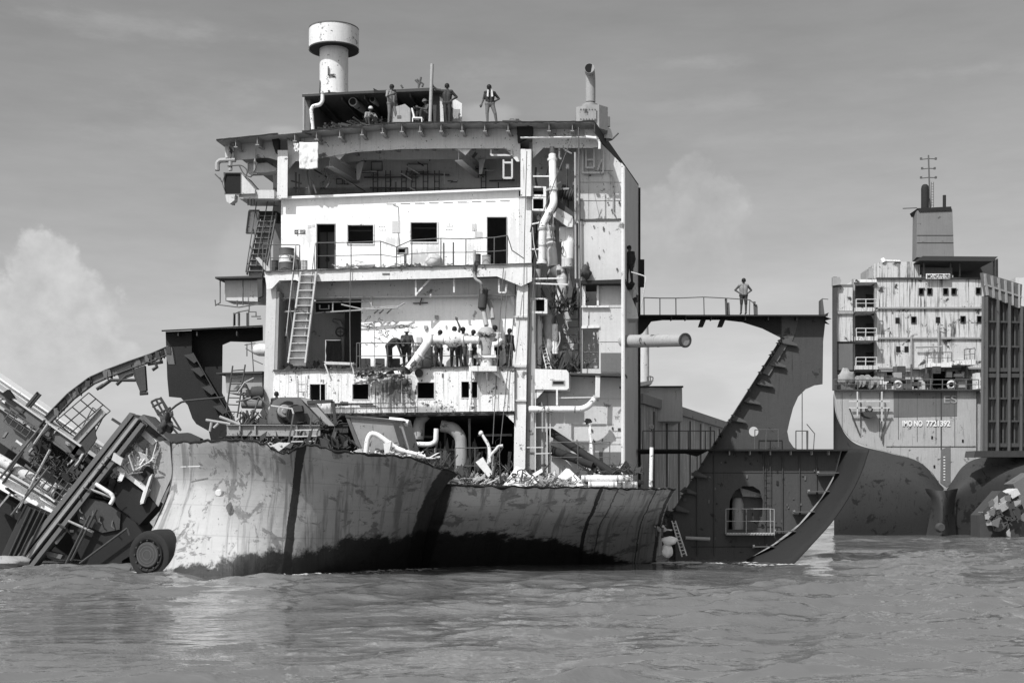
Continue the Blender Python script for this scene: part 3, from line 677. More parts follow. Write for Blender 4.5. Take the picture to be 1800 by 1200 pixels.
slab(sup, 'painted_dado', 'grey_dark', A, rect(1056, 620, 1095.5, 654), .66, .03)
slab(sup, 'painted_dado', 'grey_dark', A, rect(1040, 794, 1095.5, 817), 1.16, .03)
MB().prism([P(1096, 292, 0), P(1096, 870, 0), P(1096, 870, 0)+N*12, V(6.45, 70.3, 19.2)], V(.06, 0, 0)).build('side_wall', 'casing_shade_grey', sup)
slab(sup, 'corner_post', 'white_worn', A, [(1092, 286), (1096.5, 291), (1096.5, 870), (1092, 870)], -.02, .12)
MB().beam(V(6.5, 70.35, .5), V(6.5, 70.35, 19.1), .22, .25).build('rear_edge', 'soot', sup)
MB().beam(V(6.55, 70.3, 14.0), V(6.55, 70.3, 15.4), .5, .3).build('rear_edge_box', 'soot', sup)
slab(sup, 'ledge', 'soot', A, [(1019, 493.5), (1100, 490.5), (1100, 498), (1023, 499)], .05, 2.2)
slab(sup, 'ledge', 'rust_dark', A, [(1000, 655), (1100, 657), (1100, 661), (1000, 658)], .2, 1.2)
slab(sup, 'ledge', 'grey_dark', A, [(1098, 847), (1125, 843), (1125, 848), (1098, 853)], .2, 4)
MB().beam(P(1045, 213, 0)+V(0, 0, -.25), V(6.5, 70.4, fr_[-1].z-.25), .05, .45).build('roof_edge_plate', 'rust_dark', sup)
for k in range(9):
    t = (k+.3)/9; a = (P(1045, 213, 0)+V(0, 0, -.3)).lerp(V(6.5, 70.4, fr_[-1].z-.3), t)
    MB().beam(a+V(-.5, 0, -.12), a+V(0, 0, -.12), .03, .3).build('stiffener', 'grey_mid', sup)
# rods, cables and seams on the corner wall
for pts, r, mt in (([(1045, 300), (1078, 300)], .012, 'rail'), ([(1069, 302), (1078, 312), (1078, 372), (1081, 377)], .035, 'pipe_grey'), ([(1035, 386), (1035, 300)], .012, 'rail'), ([(1022, 387), (1088, 386)], .02, 'rail')):
    MB().tube([P(x, y, 1.9 if y < 380 else .25) for x, y in pts], r, 6).build('conduit', mt, sup, True)
for x in (1011, 1018): MB().tube([P(x, 268, .1), P(x+1, 490, .1)], .045, 8).build('riser_pipe', 'pipe_grey', sup, True)
MB().tube([P(1017, 224, .05), P(1020, 492, .05), P(1022, 655, .3)], .03, 6).build('riser_pipe', 'rail', sup, True)
for x0, y0, x1, y1 in ((1025, 500, 1029, 539), (1049, 500, 1052.5, 539), (1022, 537, 1070, 540)): slab(sup, 'frame_bar', 'white_worn', A, rect(x0, y0, x1, y1), .55, .1)
slab(sup, 'door_coaming', 'white_worn', A, [(1022, 573), (1054, 572), (1054, 576), (1022, 577)], .62, .08)
railing(sup, A, [(1026, 619, 646), (1037, 619, 646), (1051, 619, 646)], .8, mids=1)
for k, y in enumerate((562, 576, 589, 603, 616)): MB().tube([P(991, y, 2.0), P(1016, y-1, 2.0)], .025, 6).build('rung', 'rail', sup, True)
MB().tube([P(1017, 540, 2), P(1017, 640, 2)], .03, 6).build('riser_pipe', 'rail', sup, True)
# white hanging frames, their shadow put in as a greyer colour
for q in ([(863, 262), (863, 273), (899, 273), (899, 262)], [(983, 262), (983, 278), (987, 279)], [(1030, 262), (1030, 295), (1044, 295), (1044, 262)], [(1024, 262), (1024, 304), (1060, 304), (1061, 262)], [(885, 281), (885, 313), (900, 313), (900, 280)], [(885, 286), (900, 286)], [(1030, 281), (1044, 281)], [(1050, 300), (1058, 280)]):
    mb = MB()
    for a, b in zip(q, q[1:]): mb.beam(P(*a, 1.85 if q[0][0] > 1015 else .9), P(*b, 1.85 if q[0][0] > 1015 else .9), .08, .08)
    mb.build('hanging_frame', 'grey_light', sup)
MB().tube([P(915, 242, .4), P(1050, 241, .4)], .04, 6).build('conduit', 'pipe_white', sup, True)
MB().tube([P(1030, 241, .3), P(1050, 243, .3), P(1054, 252, .3), P(1054, 262, .3)], .06, 8).build('drain_pipe', 'pipe_white', sup, True)
# items on recess wall
for x in (660, 682, 710, 727, 748, 768, 850):
    ladder(sup, P(x-4, 300, 4.4), P(x+4, 300, 4.4), P(x-4, 338, 4.4), P(x+4, 338, 4.4), 3, 'rail', .025)
for x0, x1, y in ((590, 660, 303), (640, 735, 312), (720, 790, 306), (650, 720, 330), (860, 905, 318)): MB().tube([P(x0, y, 4.3), P(x1, y+r2.uniform(-2, 2), 4.3)], .04, 6).build('conduit', 'rail', sup, True)
for x0, y0, x1, y1 in ((652, 284, 672, 300), (715, 288, 752, 303), (591, 314, 602, 324), (604, 313, 612, 324)): 
    f = MB()
    for a, b, c, d in ((x0, y0, x1, y0+1), (x0, y1-1, x1, y1), (x0, y0, x0+1, y1), (x1-1, y0, x1, y1)): f.prism(on(A, rect(a, b, c, d), 4.4), N*.06)
    f.build('cable_tray', 'rail', sup)
# left end: rods and junk beneath the roof cantilever
for pts, r in (([(382, 300), (382, 287), (387, 282), (414, 281)], .11), ([(405, 252), (405, 300)], .09), ([(410, 252), (410, 282)], .06), ([(449, 262), (447, 305)], .04)):
    MB().tube(smooth_path([P(x, y, .6) for x, y in pts]), r, 8).build('vent_pipe', 'pipe_grey', sup, True)
for pts in ([(400, 292), (425, 290), (436, 300), (430, 316)], [(420, 290), (428, 306), (440, 312), (448, 304)], [(436, 286), (436, 306), (452, 306)], [(378, 306), (388, 316)], [(386, 312), (390, 320)], [(440, 312), (449, 298), (452, 286), (445, 284)]):
    MB().tube(smooth_path([P(x, y, .5) for x, y in pts]), .03, 6).build('loose_cable', 'rail', sup, True)
slab(sup, 'duct_beam', 'grey_light', A, [(436, 288), (470, 286), (486, 296), (486, 300), (466, 303), (436, 304)], 1.5, .6)
dct = slab(sup, 'air_duct', 'grey_dark', A, [(395, 303), (424, 303), (424, 341.5), (396, 341.5), (390, 322)], .4, .05, [[(395.8, 304), (423, 304), (423, 340.5), (396.8, 340.5), (391, 322)]])
slab(dct, 'duct_side', 'grey_light', A, [(423, 304), (448, 333), (448, 340), (423, 341)], .42, 1.5)
slab(dct, 'duct_back', 'black', A, [(393, 303), (424, 303), (424, 342), (395, 342)], .5, .05)
slab(dct, 'duct_flap', 'grey_light', A, [(396, 342), (413, 342), (412, 352), (404, 358), (398, 354)], .4, .4)
slab(sup, 'platform', 'grey_light', A, [(446, 334), (482, 334), (482, 349), (420, 349), (420, 343)], .6, 1.6)
for x in (412, 436, 442, 447): MB().tube([P(x, 348, .8), P(x, 361, .8)], .03, 6).build('stub', 'rail', sup, True)
# inside the recess by the left column: junk
for pts in ([(512, 318), (530, 323)], [(520, 303), (520, 338)], [(526, 306), (526, 340)], [(516, 330), (540, 331)], [(540, 300), (544, 340)], [(548, 316), (556, 340)], [(570, 296), (580, 320), (574, 330)], [(576, 312), (584, 306)], [(565, 300), (572, 316)]):
    MB().tube([P(x, y, 1.5) for x, y in pts], .04, 6).build('loose_rod', 'rail', sup, True)
column(536, 546, 296, 344, 2.0, 'grey_mid', .2)
# lower left outrigger platform
slab(sup, 'platform_plate', 'rust_dark', A, [(378, 486.5), (458, 484), (459, 488), (378, 489.5)], .4, 2.2)
o = slab(sup, 'platform_box', 'grey_light', A, [(395, 490), (453, 489), (453, 530), (395, 528)], 1.0, 1.2)
for q in ([(387, 490), (387, 532), (378, 537)], [(378, 527), (379, 535), (420, 540), (455, 534)], [(427, 491), (427, 536)], [(417, 528), (417, 538)], [(438, 534), (438, 548), (450, 548), (450, 556)], [(442, 556), (458, 556)], [(452, 560), (459, 560)]):
    MB().tube([P(x, y, .7) for x, y in q], .03, 6).build('stay_rod', 'rail', sup, True)
slab(sup, 'hinge_plate', 'rust_dark', A, [(452, 486), (461, 480), (461, 520), (453, 524)], .45, .2)
# left lower side: small platform and frame next to the column
slab(sup, 'side_platform', 'grey_mid', A, [(396, 656), (461, 655), (461, 695), (398, 690)], 1.2, 1.5)
slab(sup, 'platform_plate', 'rust_dark', A, [(380, 655), (461, 652), (461, 656), (380, 657)], .9, 1.5)
MB().lathe(P(460, 615, 1.2), V(-1, 0, .05), [(0, .42), (.12, .40), (.22, .3), (.28, .12), (.28, -.3)], 16).build('float_tank', 'white_worn', sup, True)
for q in ([(430, 606), (449, 603)], [(432, 612), (448, 622)], [(434, 604), (434, 626)], [(444, 632), (462, 640)], [(442, 600), (446, 655)]): MB().tube([P(x, y, 1.1) for x, y in q], .025, 6).build('stay_rod', 'rail', sup, True)
# ropes hanging over the front
for a, b in (((885, 470), (866, 780)), ((892, 500), (886, 640)), ((910, 500), (879, 785)), ((616, 470), (616, 650)), ((926, 266), (920, 560)), ((1006, 240), (945, 400)), ((940, 470), (930, 640))):
    MB().tube([P(*a, -.12), P((a[0]+b[0])/2-1, (a[1]+b[1])/2, -.15), P(*b, -.25)], .02, 5).build('hanging_rope', 'rope', sup, True)
# railings
railing(sup, A, [(556, 427, 473), (617, 426, 472), (669, 424, 471), (697, 434, 470), (724, 422, 470), (775, 419, 468), (819, 420, 467), (869, 417.5, 466), (892, 414, 466)], .06, r=.024)
railing(sup, A, [(462, 430, 477), (475, 430, 477), (520, 430, 476), (527, 431, 476)], .06, r=.024)
for x, y in ((780, 427), (797, 426)): MB().tube([P(x, y, .1), P(x, 468, .1)], .035, 6).build('loose_post', 'rail', sup, True)
MB().tube([P(892, 414, .06), P(900, 440, .1), P(922, 455, .1)], .025, 6).build('bent_rail', 'rail', sup, True)
railing(sup, A, [(627, 603, 649), (632, 603, 649), (681, 603, 648), (731, 603, 647), (775, 604, 647), (810, 604, 646), (862, 604, 646), (900, 604, 645)], .08, r=.024)
railing(sup, A, [(582, 709, 727), (617, 709, 727), (712, 708, 727), (730, 707, 727)], -.15, r=.02)
railing(sup, A, [(967, 777, 830), (1016, 777, 830), (1045, 779, 830), (1072, 776, 828)], -.1, mids=1, r=.022)
railing(sup, A, [(800, 787, 850), (835, 787, 850), (878, 786, 845)], -.6, mids=1, r=.022)

# clutter of cables, conduits and fittings welded in the open shaft and under the decks
r6 = random.Random(66)
for k in range(46):
    x, y = r6.uniform(936, 1014), r6.uniform(265, 600); l = r6.uniform(15, 90); of = r6.uniform(.9, 2.8)
    q = [P(x, y, of), P(x+r6.uniform(-4, 4), y+l*.5, of), P(x+r6.uniform(-12, 12), y+l, of+r6.uniform(-.2, .2))]
    MB().tube(smooth_path(q, 3), r6.choice((.015, .02, .03, .05)), 6).build('cable', r6.choice(['rail', 'rust_dark', 'pipe_grey', 'rail_light']), sup, True)
for k in range(34):
    x, y = r6.uniform(936, 1010), r6.uniform(270, 640); a, b = r6.uniform(3, 9), r6.uniform(3, 10)
    slab(sup, 'fitting', r6.choice(['grey_dark', 'rust_dark', 'grey_mid', 'white_worn']), A, jag(rect(x, y, x+a, y+b), .8, 4, r6, True), r6.uniform(1.2, 2.8), .15)
for k in range(40):
    x, y = r6.uniform(510, 900), r6.uniform(268, 330); l = r6.uniform(8, 40)
    q = [P(x, y, 3.9), P(x+r6.choice((l, 0)), y+r6.choice((0, l*.6)), 3.9)]
    if (q[0]-q[1]).length > .1: MB().tube(q, .03, 5).build('cable', r6.choice(['rail', 'rust_dark', 'grey_light']), sup)
for k in range(24):
    x, y = r6.uniform(500, 900), r6.uniform(655, 720); slab(lwall, 'welded_clip', r6.choice(['rust_dark', 'rail', 'grey_mid']), A, rect(x, y, x+r6.uniform(1, 3), y+r6.uniform(1, 7)), -.03, .03)
for k in range(30):
    x, y = r6.uniform(1024, 1090), r6.choice((r6.uniform(300, 380), r6.uniform(395, 485), r6.uniform(545, 570), r6.uniform(670, 790))); of = .74 if 500 < y < 650 else (1.17 if y > 650 else (.27 if y > 386 else 1.95))
    slab(sup, 'welded_clip', r6.choice(['rust_dark', 'rail']), A, rect(x, y, x+r6.uniform(1, 3), y+r6.uniform(1, 6)), of-.04, .04)
for y in (320, 352): slab(sup, 'plate_seam', 'grey_mid', A, rect(1020, y, 1096, y+.7), 1.98, .02)
for y in (540, 600, 700, 745, 780): slab(sup, 'plate_seam', 'grey_mid', A, rect(1054 if y < 650 else 1000, y, 1095, y+.6), .68 if y < 650 else 1.18, .02)
for y in (430, 560, 640, 700, 770): MB().beam(P(1097.2, y, .1), P(1097.2, y, .1)+N*11.5+V(.02, 0, 0), .015, .03).build('plate_seam', 'grey_mid', sup)
# burnt lips along the cut deck edges
def lip(pts, off, mat='soot', amp=1.2):
    a = jag(pts, .4, 7, r6); b = [(x, y+1.2+abs(r6.gauss(0, amp))) for x, y in a]
    slab(sup, 'burnt_lip', mat, A, a+b[::-1], off, .03)
lip([(380, 244.6), (488, 233.6)], -.04); lip([(531, 229.6), (696, 214.6), (900, 213), (1045, 212.6)], -.04)
lip([(465, 476), (700, 469)], -.1, 'rust_dark', .8); lip([(700, 469), (935, 462)], -.1, 'rust_dark', .8); lip([(480, 649.5), (780, 644.3), (904, 643.3)], -.12, 'rust_dark', 1.2); lip([(480, 727), (640, 726), (904, 722)], -.03, 'soot', 1.6)
lip([(1019, 385), (1093, 384)], .25, 'rust_dark', .6)

# foam where the swell breaks on the steel, and bits of flotsam
plain('foam', .5, .8)
def foam(label, spots, seed, smax=.09):
    r = random.Random(seed); mb = MB()
    for x0, x1, d0, d1, n in spots:
        for k in range(n):
            t = r.random(); d = d0+(d1-d0)*t-abs(r.gauss(0, .35)); px = x0+(x1-x0)*t+r.gauss(0, 3); x = (px-CX)/FPX*d; z = water_z(x, d); s_ = r.uniform(.02, smax); m_ = 6
            rim = [V(x+s_*1.8*math.cos(a*1.047)*r.uniform(.6, 1.3), d+s_*1.6*math.sin(a*1.047)*r.uniform(.6, 1.3), z+.004) for a in range(m_)]; b = len(mb.v); mb.v += rim+[V(x, d, z+s_*.45)]
            for a in range(m_): mb.f.append([b+a, b+(a+1) % m_, b+m_])
    return tag(mb.build('foam', 'foam', None, True, fix=False), label, 'foam', kind='stuff')
foam('patchy white foam along the waterline of the stern hull', [(240, 470, 57.6, 54.0, 30), (470, 545, 54.2, 54.6, 110), (560, 760, 56, 60, 90)], 5)
foam('white foam churning at the cut end of the hull and under the dark frame', [(1150, 1230, 66.5, 66.5, 160), (1170, 1330, 64, 67, 50), (1300, 1420, 65.5, 65.5, 20)], 6, .11)
foam('thin foam at the foot of the toppled wreck', [(0, 230, 63.5, 63.5, 50)], 7)
# ================================================================== roof house, funnels and gear on the roof
rh = thing('roof_house', P(650, 214, 2), 'dark open-fronted steel deckhouse with sloping top on the roof, below the white drum funnel', 'deckhouse')
slab(rh, 'roof_plate', 'rust_dark', A, [(531, 166), (620, 161), (755, 154.5), (774, 156), (774, 159), (620, 165), (531, 170)], .4, 4.5)
slab(rh, 'end_wall', 'grey_dark', A, [(533, 169), (545, 169), (545, 231), (533, 231)], .9, 3.5)
slab(rh, 'corner_post', 'grey_mid', A, rect(532, 168, 535, 231), .42, .12)
slab(rh, 'back_wall', 'grey_mid', A, [(533, 165), (774, 155), (774, 222), (533, 236)], 4.4, .05, [[(583, 224), (583, 204), (588, 197), (608, 196), (615, 203), (615, 222)]])
slab(rh, 'inner_door', 'grey_dark', A, rect(580, 192, 618, 226), 4.7, .05)
slab(rh, 'door_arch', 'grey_light', A, [(579, 226), (579, 203), (586, 194), (610, 193), (618, 201), (618, 223), (615, 222), (615, 203), (608, 196), (588, 197), (583, 204), (583, 224)], 4.3, .1)
slab(rh, 'end_wall', 'rust_dark', A, [(760, 158), (774, 157), (774, 215), (762, 215)], .8, 3.6)
for x in (560, 600, 640, 690, 720): slab(rh, 'ceiling_beam', 'rust_dark', A, [(x, 168-(x-560)*.04), (x+2, 168-(x-560)*.04), (x+2, 177-(x-560)*.04), (x, 177-(x-560)*.04)], .6, 3.7)
slab(rh, 'torn_flap', 'soot', A, [(656, 155), (666, 160), (690, 160), (686, 163), (658, 164)], .3, .1)
slab(rh, 'light_panel', 'grey_light', A, [(773, 170), (778, 174), (780, 214), (774, 214)], .7, .06)
slab(rh, 'light_panel', 'white_worn', A, [(796, 172), (812, 182), (812, 214), (798, 214)], 1.6, .06)
slab(rh, 'hatch', 'grey_mid', A, [(796, 192), (808, 192), (807, 214), (796, 214)], 1.3, .1)
pipe(rh, 'drain_pipe', 'pipe_white', [P(567, 166, .3), P(567, 178, .3), P(563, 184, .3), P(550, 187, .3), P(547, 193, .3), P(550, 228, .3)], .085, 10)
for a, b, r in (((620, 179, .9), (645, 196, 3.5), .19), ((654.5, 175, 1.1), (672, 188, 3.5), .13)):
    o = pipe(rh, 'duct_pipe', 'pipe_grey', [P(*a), P(*b)], r, 14)
    MB().lathe(P(*a)-V(0, .012, 0), P(*b)-P(*a), [(0, 0), (r*.8, 0), (r*.8, .012)], 14).build('pipe_mouth', 'black', o)
for q in ([(730, 141), (736, 147), (736, 154)], [(740, 136), (737, 150)], [(733, 140), (744, 148), (742, 153)], [(705, 150), (708, 155)]): MB().tube([P(x, y, 1) for x, y in q], .05, 6).build('broken_stub', 'rail', rh, True)

fn = thing('drum_funnel', P(587, 166, 2.4), 'white cylindrical funnel with a wide drum cap above the roof deckhouse', 'funnel')
c = P(587, 166, 2.4); pxm = c.y/FPX; top = P(587, 53, 2.4).z; bot = P(587, 88, 2.4).z
MB().lathe(V(c.x, c.y, c.z-.1), V(0, 0, 1), [(26*pxm, 0), (25*pxm, .3), (25*pxm, bot-c.z+.3)], 36).build('stem', 'white_worn', fn, True)
MB().lathe(V(c.x, c.y, bot), V(0, 0, 1), [(25*pxm, .02), (43.5*pxm, 0), (43.5*pxm, top-bot), (41*pxm, top-bot+.02), (40*pxm, top-bot-.3), (0, top-bot-.3)], 40).build('drum_cap', 'white_worn', fn, True)
MB().lathe(V(c.x, c.y, bot-.03), V(0, 0, 1), [(44.2*pxm, 0), (44.2*pxm, .06)], 40).build('rim', 'rust_dark', fn, True)
MB().lathe(V(c.x, c.y, top-.02), V(0, 0, 1), [(44.0*pxm, 0), (44.0*pxm, .05)], 40).build('rim', 'rail', fn, True)
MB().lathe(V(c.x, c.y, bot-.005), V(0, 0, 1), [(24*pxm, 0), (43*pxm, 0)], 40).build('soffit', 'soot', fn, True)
fy = c.y-25*pxm-.05
MB().beam(W(577, 117, fy), W(577, 133, fy), .05, .05).build('ladder_bracket', 'rail', fn); MB().beam(W(577, 132, fy), W(588, 131, fy), .05, .05).build('ladder_bracket', 'rail', fn)
MB().lathe(W(578, 160, fy), V(0, 1, 0), [(0, 0), (.05, 0), (.05, .1)], 10).build('plug', 'rail', fn)
slab(fn, 'scorch_strip', 'rust_dark', Fr(560, c.y-.35, 0), [(562, 140), (564, 145), (568, 167), (561, 167)], 0, .03)

ev = thing('exhaust_vent', P(1040, 214, 1.6), 'grey gooseneck exhaust pipe on an octagonal box at the right of the roof', 'vent')
c = P(1040, 213, 1.6); pm = c.y/FPX
def ring8(cx, z, r): return [V(cx+r*math.cos(k*math.pi/4+.39), c.y+r*math.sin(k*math.pi/4+.39), z) for k in range(8)]
z0, z1 = c.z-.5, W(1040, 184, c.y-.7).z
MB().prism(ring8(c.x, z0, 30*pm), V(0, 0, z1-z0)).build('housing', 'grey_mid', ev)
slab(ev, 'access_plate', 'grey_mid', Fr(1034, c.y-30*pm-.02, 0), rect(1019, 191, 1048, 211), 0, .03)
for k in range(6):
    for y in (192.5, 209.5): MB().lathe(W(1021+k*5, y, c.y-30*pm-.04), V(0, 1, 0), [(0, 0), (.03, 0), (.03, .03)], 6).build('bolt', 'rail', ev)
MB().lathe(V(W(1037, 180, c.y-.3).x, c.y-.2, z1), V(0, 0, 1), [(14.5*pm, 0), (14.5*pm, .12), (9.5*pm, .14), (9.5*pm, .2)], 24).build('flange', 'grey_mid', ev, True)
pc = W(1038, 180, c.y-.2)
MB().tube(smooth_path([pc+V(0, 0, 0), W(1038, 140, c.y-.2), W(1038, 128, c.y-.2)+V(-.02, .05, .02), W(1036, 126, c.y-.2)+V(-.03, -.55, -.02)], 6), 8.6*pm, 20).build('gooseneck', 'grey_mid', ev, True)
MB().lathe(W(1036, 126, c.y-.2)+V(-.03, -.56, -.02), V(0, 1, 0), [(0, 0), (7.8*pm, 0), (7.8*pm, .01)], 20).build('pipe_mouth', 'black', ev)
MB().lathe(P(1066, 238, 2.4), V(0, 0, 1), [(11*pm, -.2), (11*pm, .0), (8*pm, .25), (4*pm, .35), (0, .38)], 20).build('dome', 'white_worn', ev, True)
MB().tube([P(1076, 245, 1.5), P(1087, 234, 1.5)], .04, 6).build('handle', 'rail', ev, True)
slab(ev, 'side_hook', 'rail', A, rect(1067, 205, 1072, 222), 1.4, .15)

tag(pipe(None, 'roof_pole', 'pipe_grey', [P(756, 214, .35), P(759.5, 113, .35)], .075, 12), 'upright rusty pole on the roof edge gripped by a standing worker', 'pole')
cb = thing('control_cabinet', P(704, 214, .6), 'grey steel cabinet with peaked top on the roof beside the white chair', 'cabinet')
slab(cb, 'body', 'grey_mid', A, [(687, 190), (712, 183), (721, 191), (721, 214.5), (687, 214.5)], .35, .6)
slab(cb, 'lock', 'rail', A, rect(698, 203, 705, 208), .33, .03)
ch = thing('plastic_chair', P(733, 214, .4), 'white slim chair on the roof beside the grey cabinet', 'chair')
slab(ch, 'backrest', 'sign_white', A, [(722.5, 190), (725, 190), (729, 206), (726, 206)], .5, .4)
slab(ch, 'seat', 'sign_white', A, [(725, 205.5), (742, 206), (742, 207.8), (725, 207.5)], .3, .42)
for x in (724.5, 740.5):
    for of in (.3, .68): slab(ch, 'leg', 'sign_white', A, rect(x, 207, x+1.4, 214.3), of, .035)
hp = thing('metal_plate_scrap', P(896, 213, .5), 'thin flat scrap frame with a handle lying on the roof right of the standing men', 'scrap')
slab(hp, 'plate', 'rust_dark', A, [(883, 211.5), (916, 212), (916, 213.5), (883, 213.5)], .3, .6)
MB().tube([P(896, 211, .4), P(897, 209.5, .4), P(903, 209.5, .4), P(904, 211, .4)], .02, 6).build('handle', 'rail', hp); slab(hp, 'lug', 'rust_dark', A, rect(906, 209, 912, 212), .4, .2)
st = thing('roof_scrap', P(620, 222, 1), 'low heap of scrap and rags on the roof in front of the deckhouse', 'scrap', None); st['kind'] = 'stuff'
r3 = random.Random(21); mb = MB()
for k in range(40):
    x = r3.uniform(560, 690); p = P(x, rooftop(x)-1, r3.uniform(.2, 1.5)); mb.beam(p, p+V(r3.uniform(-.5, .5), r3.uniform(-.3, .3), r3.uniform(.02, .3)), r3.uniform(.03, .12), r3.uniform(.02, .08))
mb.build('scrap_heap', 'rust_dark', st)['kind'] = 'stuff'

# cloth drying on the girder
def hanging_cloth(name, label, x0, y0, x1, y1, off, mat, seed, sag=2):
    rows = []
    for i in range(22):
        v = i/21; row = []
        for j in range(20):
            u = j/19; x = x0+(x1-x0)*u; y = y0+(y1-y0)*v+sag*math.sin(u*math.pi)*(.3 if v < .2 else .8)
            o = .09*noise.noise(V(u*5, v*3, seed))+.05*noise.noise(V(u*11, v*7, seed+5)); row.append(P(x+1.2*noise.noise(V(v*4, u*2, seed)), y, off+o*(.4+v)))
        rows.append(row)
    o = MB().grid(rows).build(name, mat, None, True, fix=False, ang=80); md = o.modifiers.new('t', 'SOLIDIFY'); md.thickness = .012; md.offset = 0
    return tag(o, label, 'cloth')
hanging_cloth('drying_cloth', 'crumpled white cloth hung from the roof girder near the left column', 526, 250, 559, 296, -.03, 'cloth_white', 3)
hanging_cloth('drying_rag', 'small pale rag hung left of the big white cloth under the roof', 517, 252, 525, 266, -.02, 'cloth_white', 9, 1)

# ================================================================== stairs and ladders
s1 = thing('steel_stairway', P(450, 480, 1), 'dark steel stairway climbing left of the bright white cabin wall', 'stairs')
stair(s1, P(457, 376, 1.4), P(486, 376, 1.4), P(434, 482, .7), P(466, 482, .7), 11, 'grey_dark', 'grey_dark', .05, .2)
for k in range(11):
    t = (k+.5)/11; a = P(457, 376, 1.4).lerp(P(434, 482, .7), t); b = P(486, 376, 1.4).lerp(P(466, 482, .7), t)
    MB().prism([a+V(.03, .12, 0), b+V(-.03, .12, 0), b+V(-.03, .14, -.17), a+V(.03, .14, -.17)], V(0, .012, 0)).build('riser', 'grey_mid' if k % 3 else 'grey_dark', s1)
for a, b in (((452, 350, 1.3), (432, 478, .6)), ((483, 350, 1.3), (463, 478, .6)), ((472, 345, 1.3), (450, 468, .6))): MB().tube([P(*a), P(*b)], .025, 6).build('handrail', 'rail', s1, True)
for k in range(4):
    t = .15+.24*k; MB().tube([P(452, 350, 1.3).lerp(P(432, 478, .6), t), P(457, 376, 1.4).lerp(P(434, 482, .7), t)], .02, 6).build('baluster', 'rail', s1, True)
slab(s1, 'landing', 'soot', A, [(455, 371), (486, 371), (486, 386), (456, 384)], 1.5, 1.0)
pf = slab(None, 'framed_panel', 'grey_light', A, [(438, 370), (456, 370), (452, 410), (433, 410)], 1.8, .05); tag(pf, 'pale flat steel panel standing behind the dark stairway', 'panel')
for q in ((438, 370), (456, 370)), ((438, 370), (433, 410)), ((433, 410), (452, 410)): MB().beam(P(*q[0], 1.76), P(*q[1], 1.76), .06, .06).build('frame_bar', 'rail', pf)
s2 = thing('white_stairway', P(520, 640, 1), 'steep white-railed stairway between the two balconies at the left', 'stairs')
stair(s2, P(529, 478, -.18), P(556, 478, -.18), P(507, 637, .5), P(537, 637, .5), 12, 'white_worn', 'grey_light', .07, .2)
for a, b in (((520, 430, -.2), (503, 590, .3)), ((554, 427, -.2), (536, 590, .3))): MB().tube([P(*a), P(*b)], .028, 6).build('handrail', 'rail_light', s2, True)
for k in range(4):
    for a, b, c, d in (((520, 430, -.2), (503, 590, .3), (529, 478, -.18), (507, 637, .5)), ((554, 427, -.2), (536, 590, .3), (556, 478, -.18), (537, 637, .5))):
        t = .1+.27*k; MB().tube([P(*a).lerp(P(*b), t), P(*c).lerp(P(*d), t)], .02, 6).build('baluster', 'rail', s2, True)
for k in range(12):
    t = (k+.5)/12; a = P(529, 478, -.18).lerp(P(507, 637, .5), t); b = P(556, 478, -.18).lerp(P(537, 637, .5), t)
    MB().prism([a+V(.03, .12, -.02), b+V(-.03, .12, -.02), b+V(-.03, .16, -.3), a+V(.03, .16, -.3)], V(0, .01, 0)).build('riser', 'grey_light', s2)
l1 = thing('leaning_ladder', P(412, 732, .5), 'dark steel ladder leaning beside the left column above the hull rim', 'ladder')
ladder(l1, P(409, 643, .3), P(431, 641, .3), P(397, 731, -.4), P(417, 733, -.4), 7, 'rust_dark', .04)
l2 = thing('short_ladder', P(958, 650, .8), 'short pale ladder leaning inside the pipe shaft right of the main column', 'ladder')
ladder(l2, P(948, 595, 1.6), P(955, 593, 1.6), P(961, 650, .6), P(969, 648, .6), 9, 'rail_light', .03)
l3 = thing('rope_ladder', W(1200, 975, 62.5), 'narrow ladder leaning from the water to the cut end of the hull', 'ladder')
ladder(l3, W(1181, 915, 64.2), W(1187, 915, 64.2), W(1199, 978, 63.4), W(1207, 976, 63.4), 10, 'wood', .035)
l4 = thing('folding_steps', W(555, 775, 56.5), 'pale A-shaped boarding steps behind the stern rim', 'steps')
FL = Fr(550, 56.6, 0)
for a, b in (((520, 750), (512, 788)), ((548, 728), (541, 786)), ((560, 752), (552, 784)), ((516, 727), (507, 780))): MB().beam(FL(*a), FL(*b), .08, .06).build('leg', 'rail', l4)
for y, x0, x1 in ((756, 519, 559), (767, 516, 557), (776, 512, 553)): MB().beam(FL(x0, y), FL(x1, y-1), .12, .05).build('tread', 'rail_light', l4)
MB().tube([FL(516, 727), FL(513, 718), FL(476, 713)], .04, 6).build('handrail', 'rail_light', l4, True)

# ================================================================== things on the balconies
def drum(name, label, px, py, off, rpx, hpx, mat, band=None, grp=None):
    c = P(px, py, off); r = rpx/FPX*c.y; h = hpx/FPX*c.y
    o = MB().lathe(c, V(0, 0, 1), [(0, 0), (r*1.02, 0), (r, .03), (r, h*.32), (r*1.03, h*.33), (r, h*.35), (r, h*.65), (r*1.03, h*.66), (r, h*.68), (r, h-.04), (r*1.03, h-.03), (r*1.03, h), (r*.96, h-.02), (0, h-.02)], 24).build(name, mat, None, True, fix=False)
    if band: MB().lathe(c, V(0, 0, 1), [(r*1.035, h*.345), (r*1.035, h*.655)], 24).build('painted_band', band, o, True)
    return tag(o, label, 'drum', grp)
drum('oil_drum', 'two-tone oil drum with a pale middle band on the upper balcony', 504, 475, .7, 13, 38, 'frame_shell', 'white_rusty')
drum('small_drum', 'low dark drum just left of the two-tone oil drum', 483, 477, .9, 6, 19, 'rust_dark')
drum('small_drum', 'low dark drum just right of the two-tone oil drum', 521, 476, .9, 6.5, 19, 'rust_dark')
drum('pale_can', 'pale cylindrical can at the right of the oil drums beside the stair head', 535, 475, .6, 5.5, 17, 'wood')
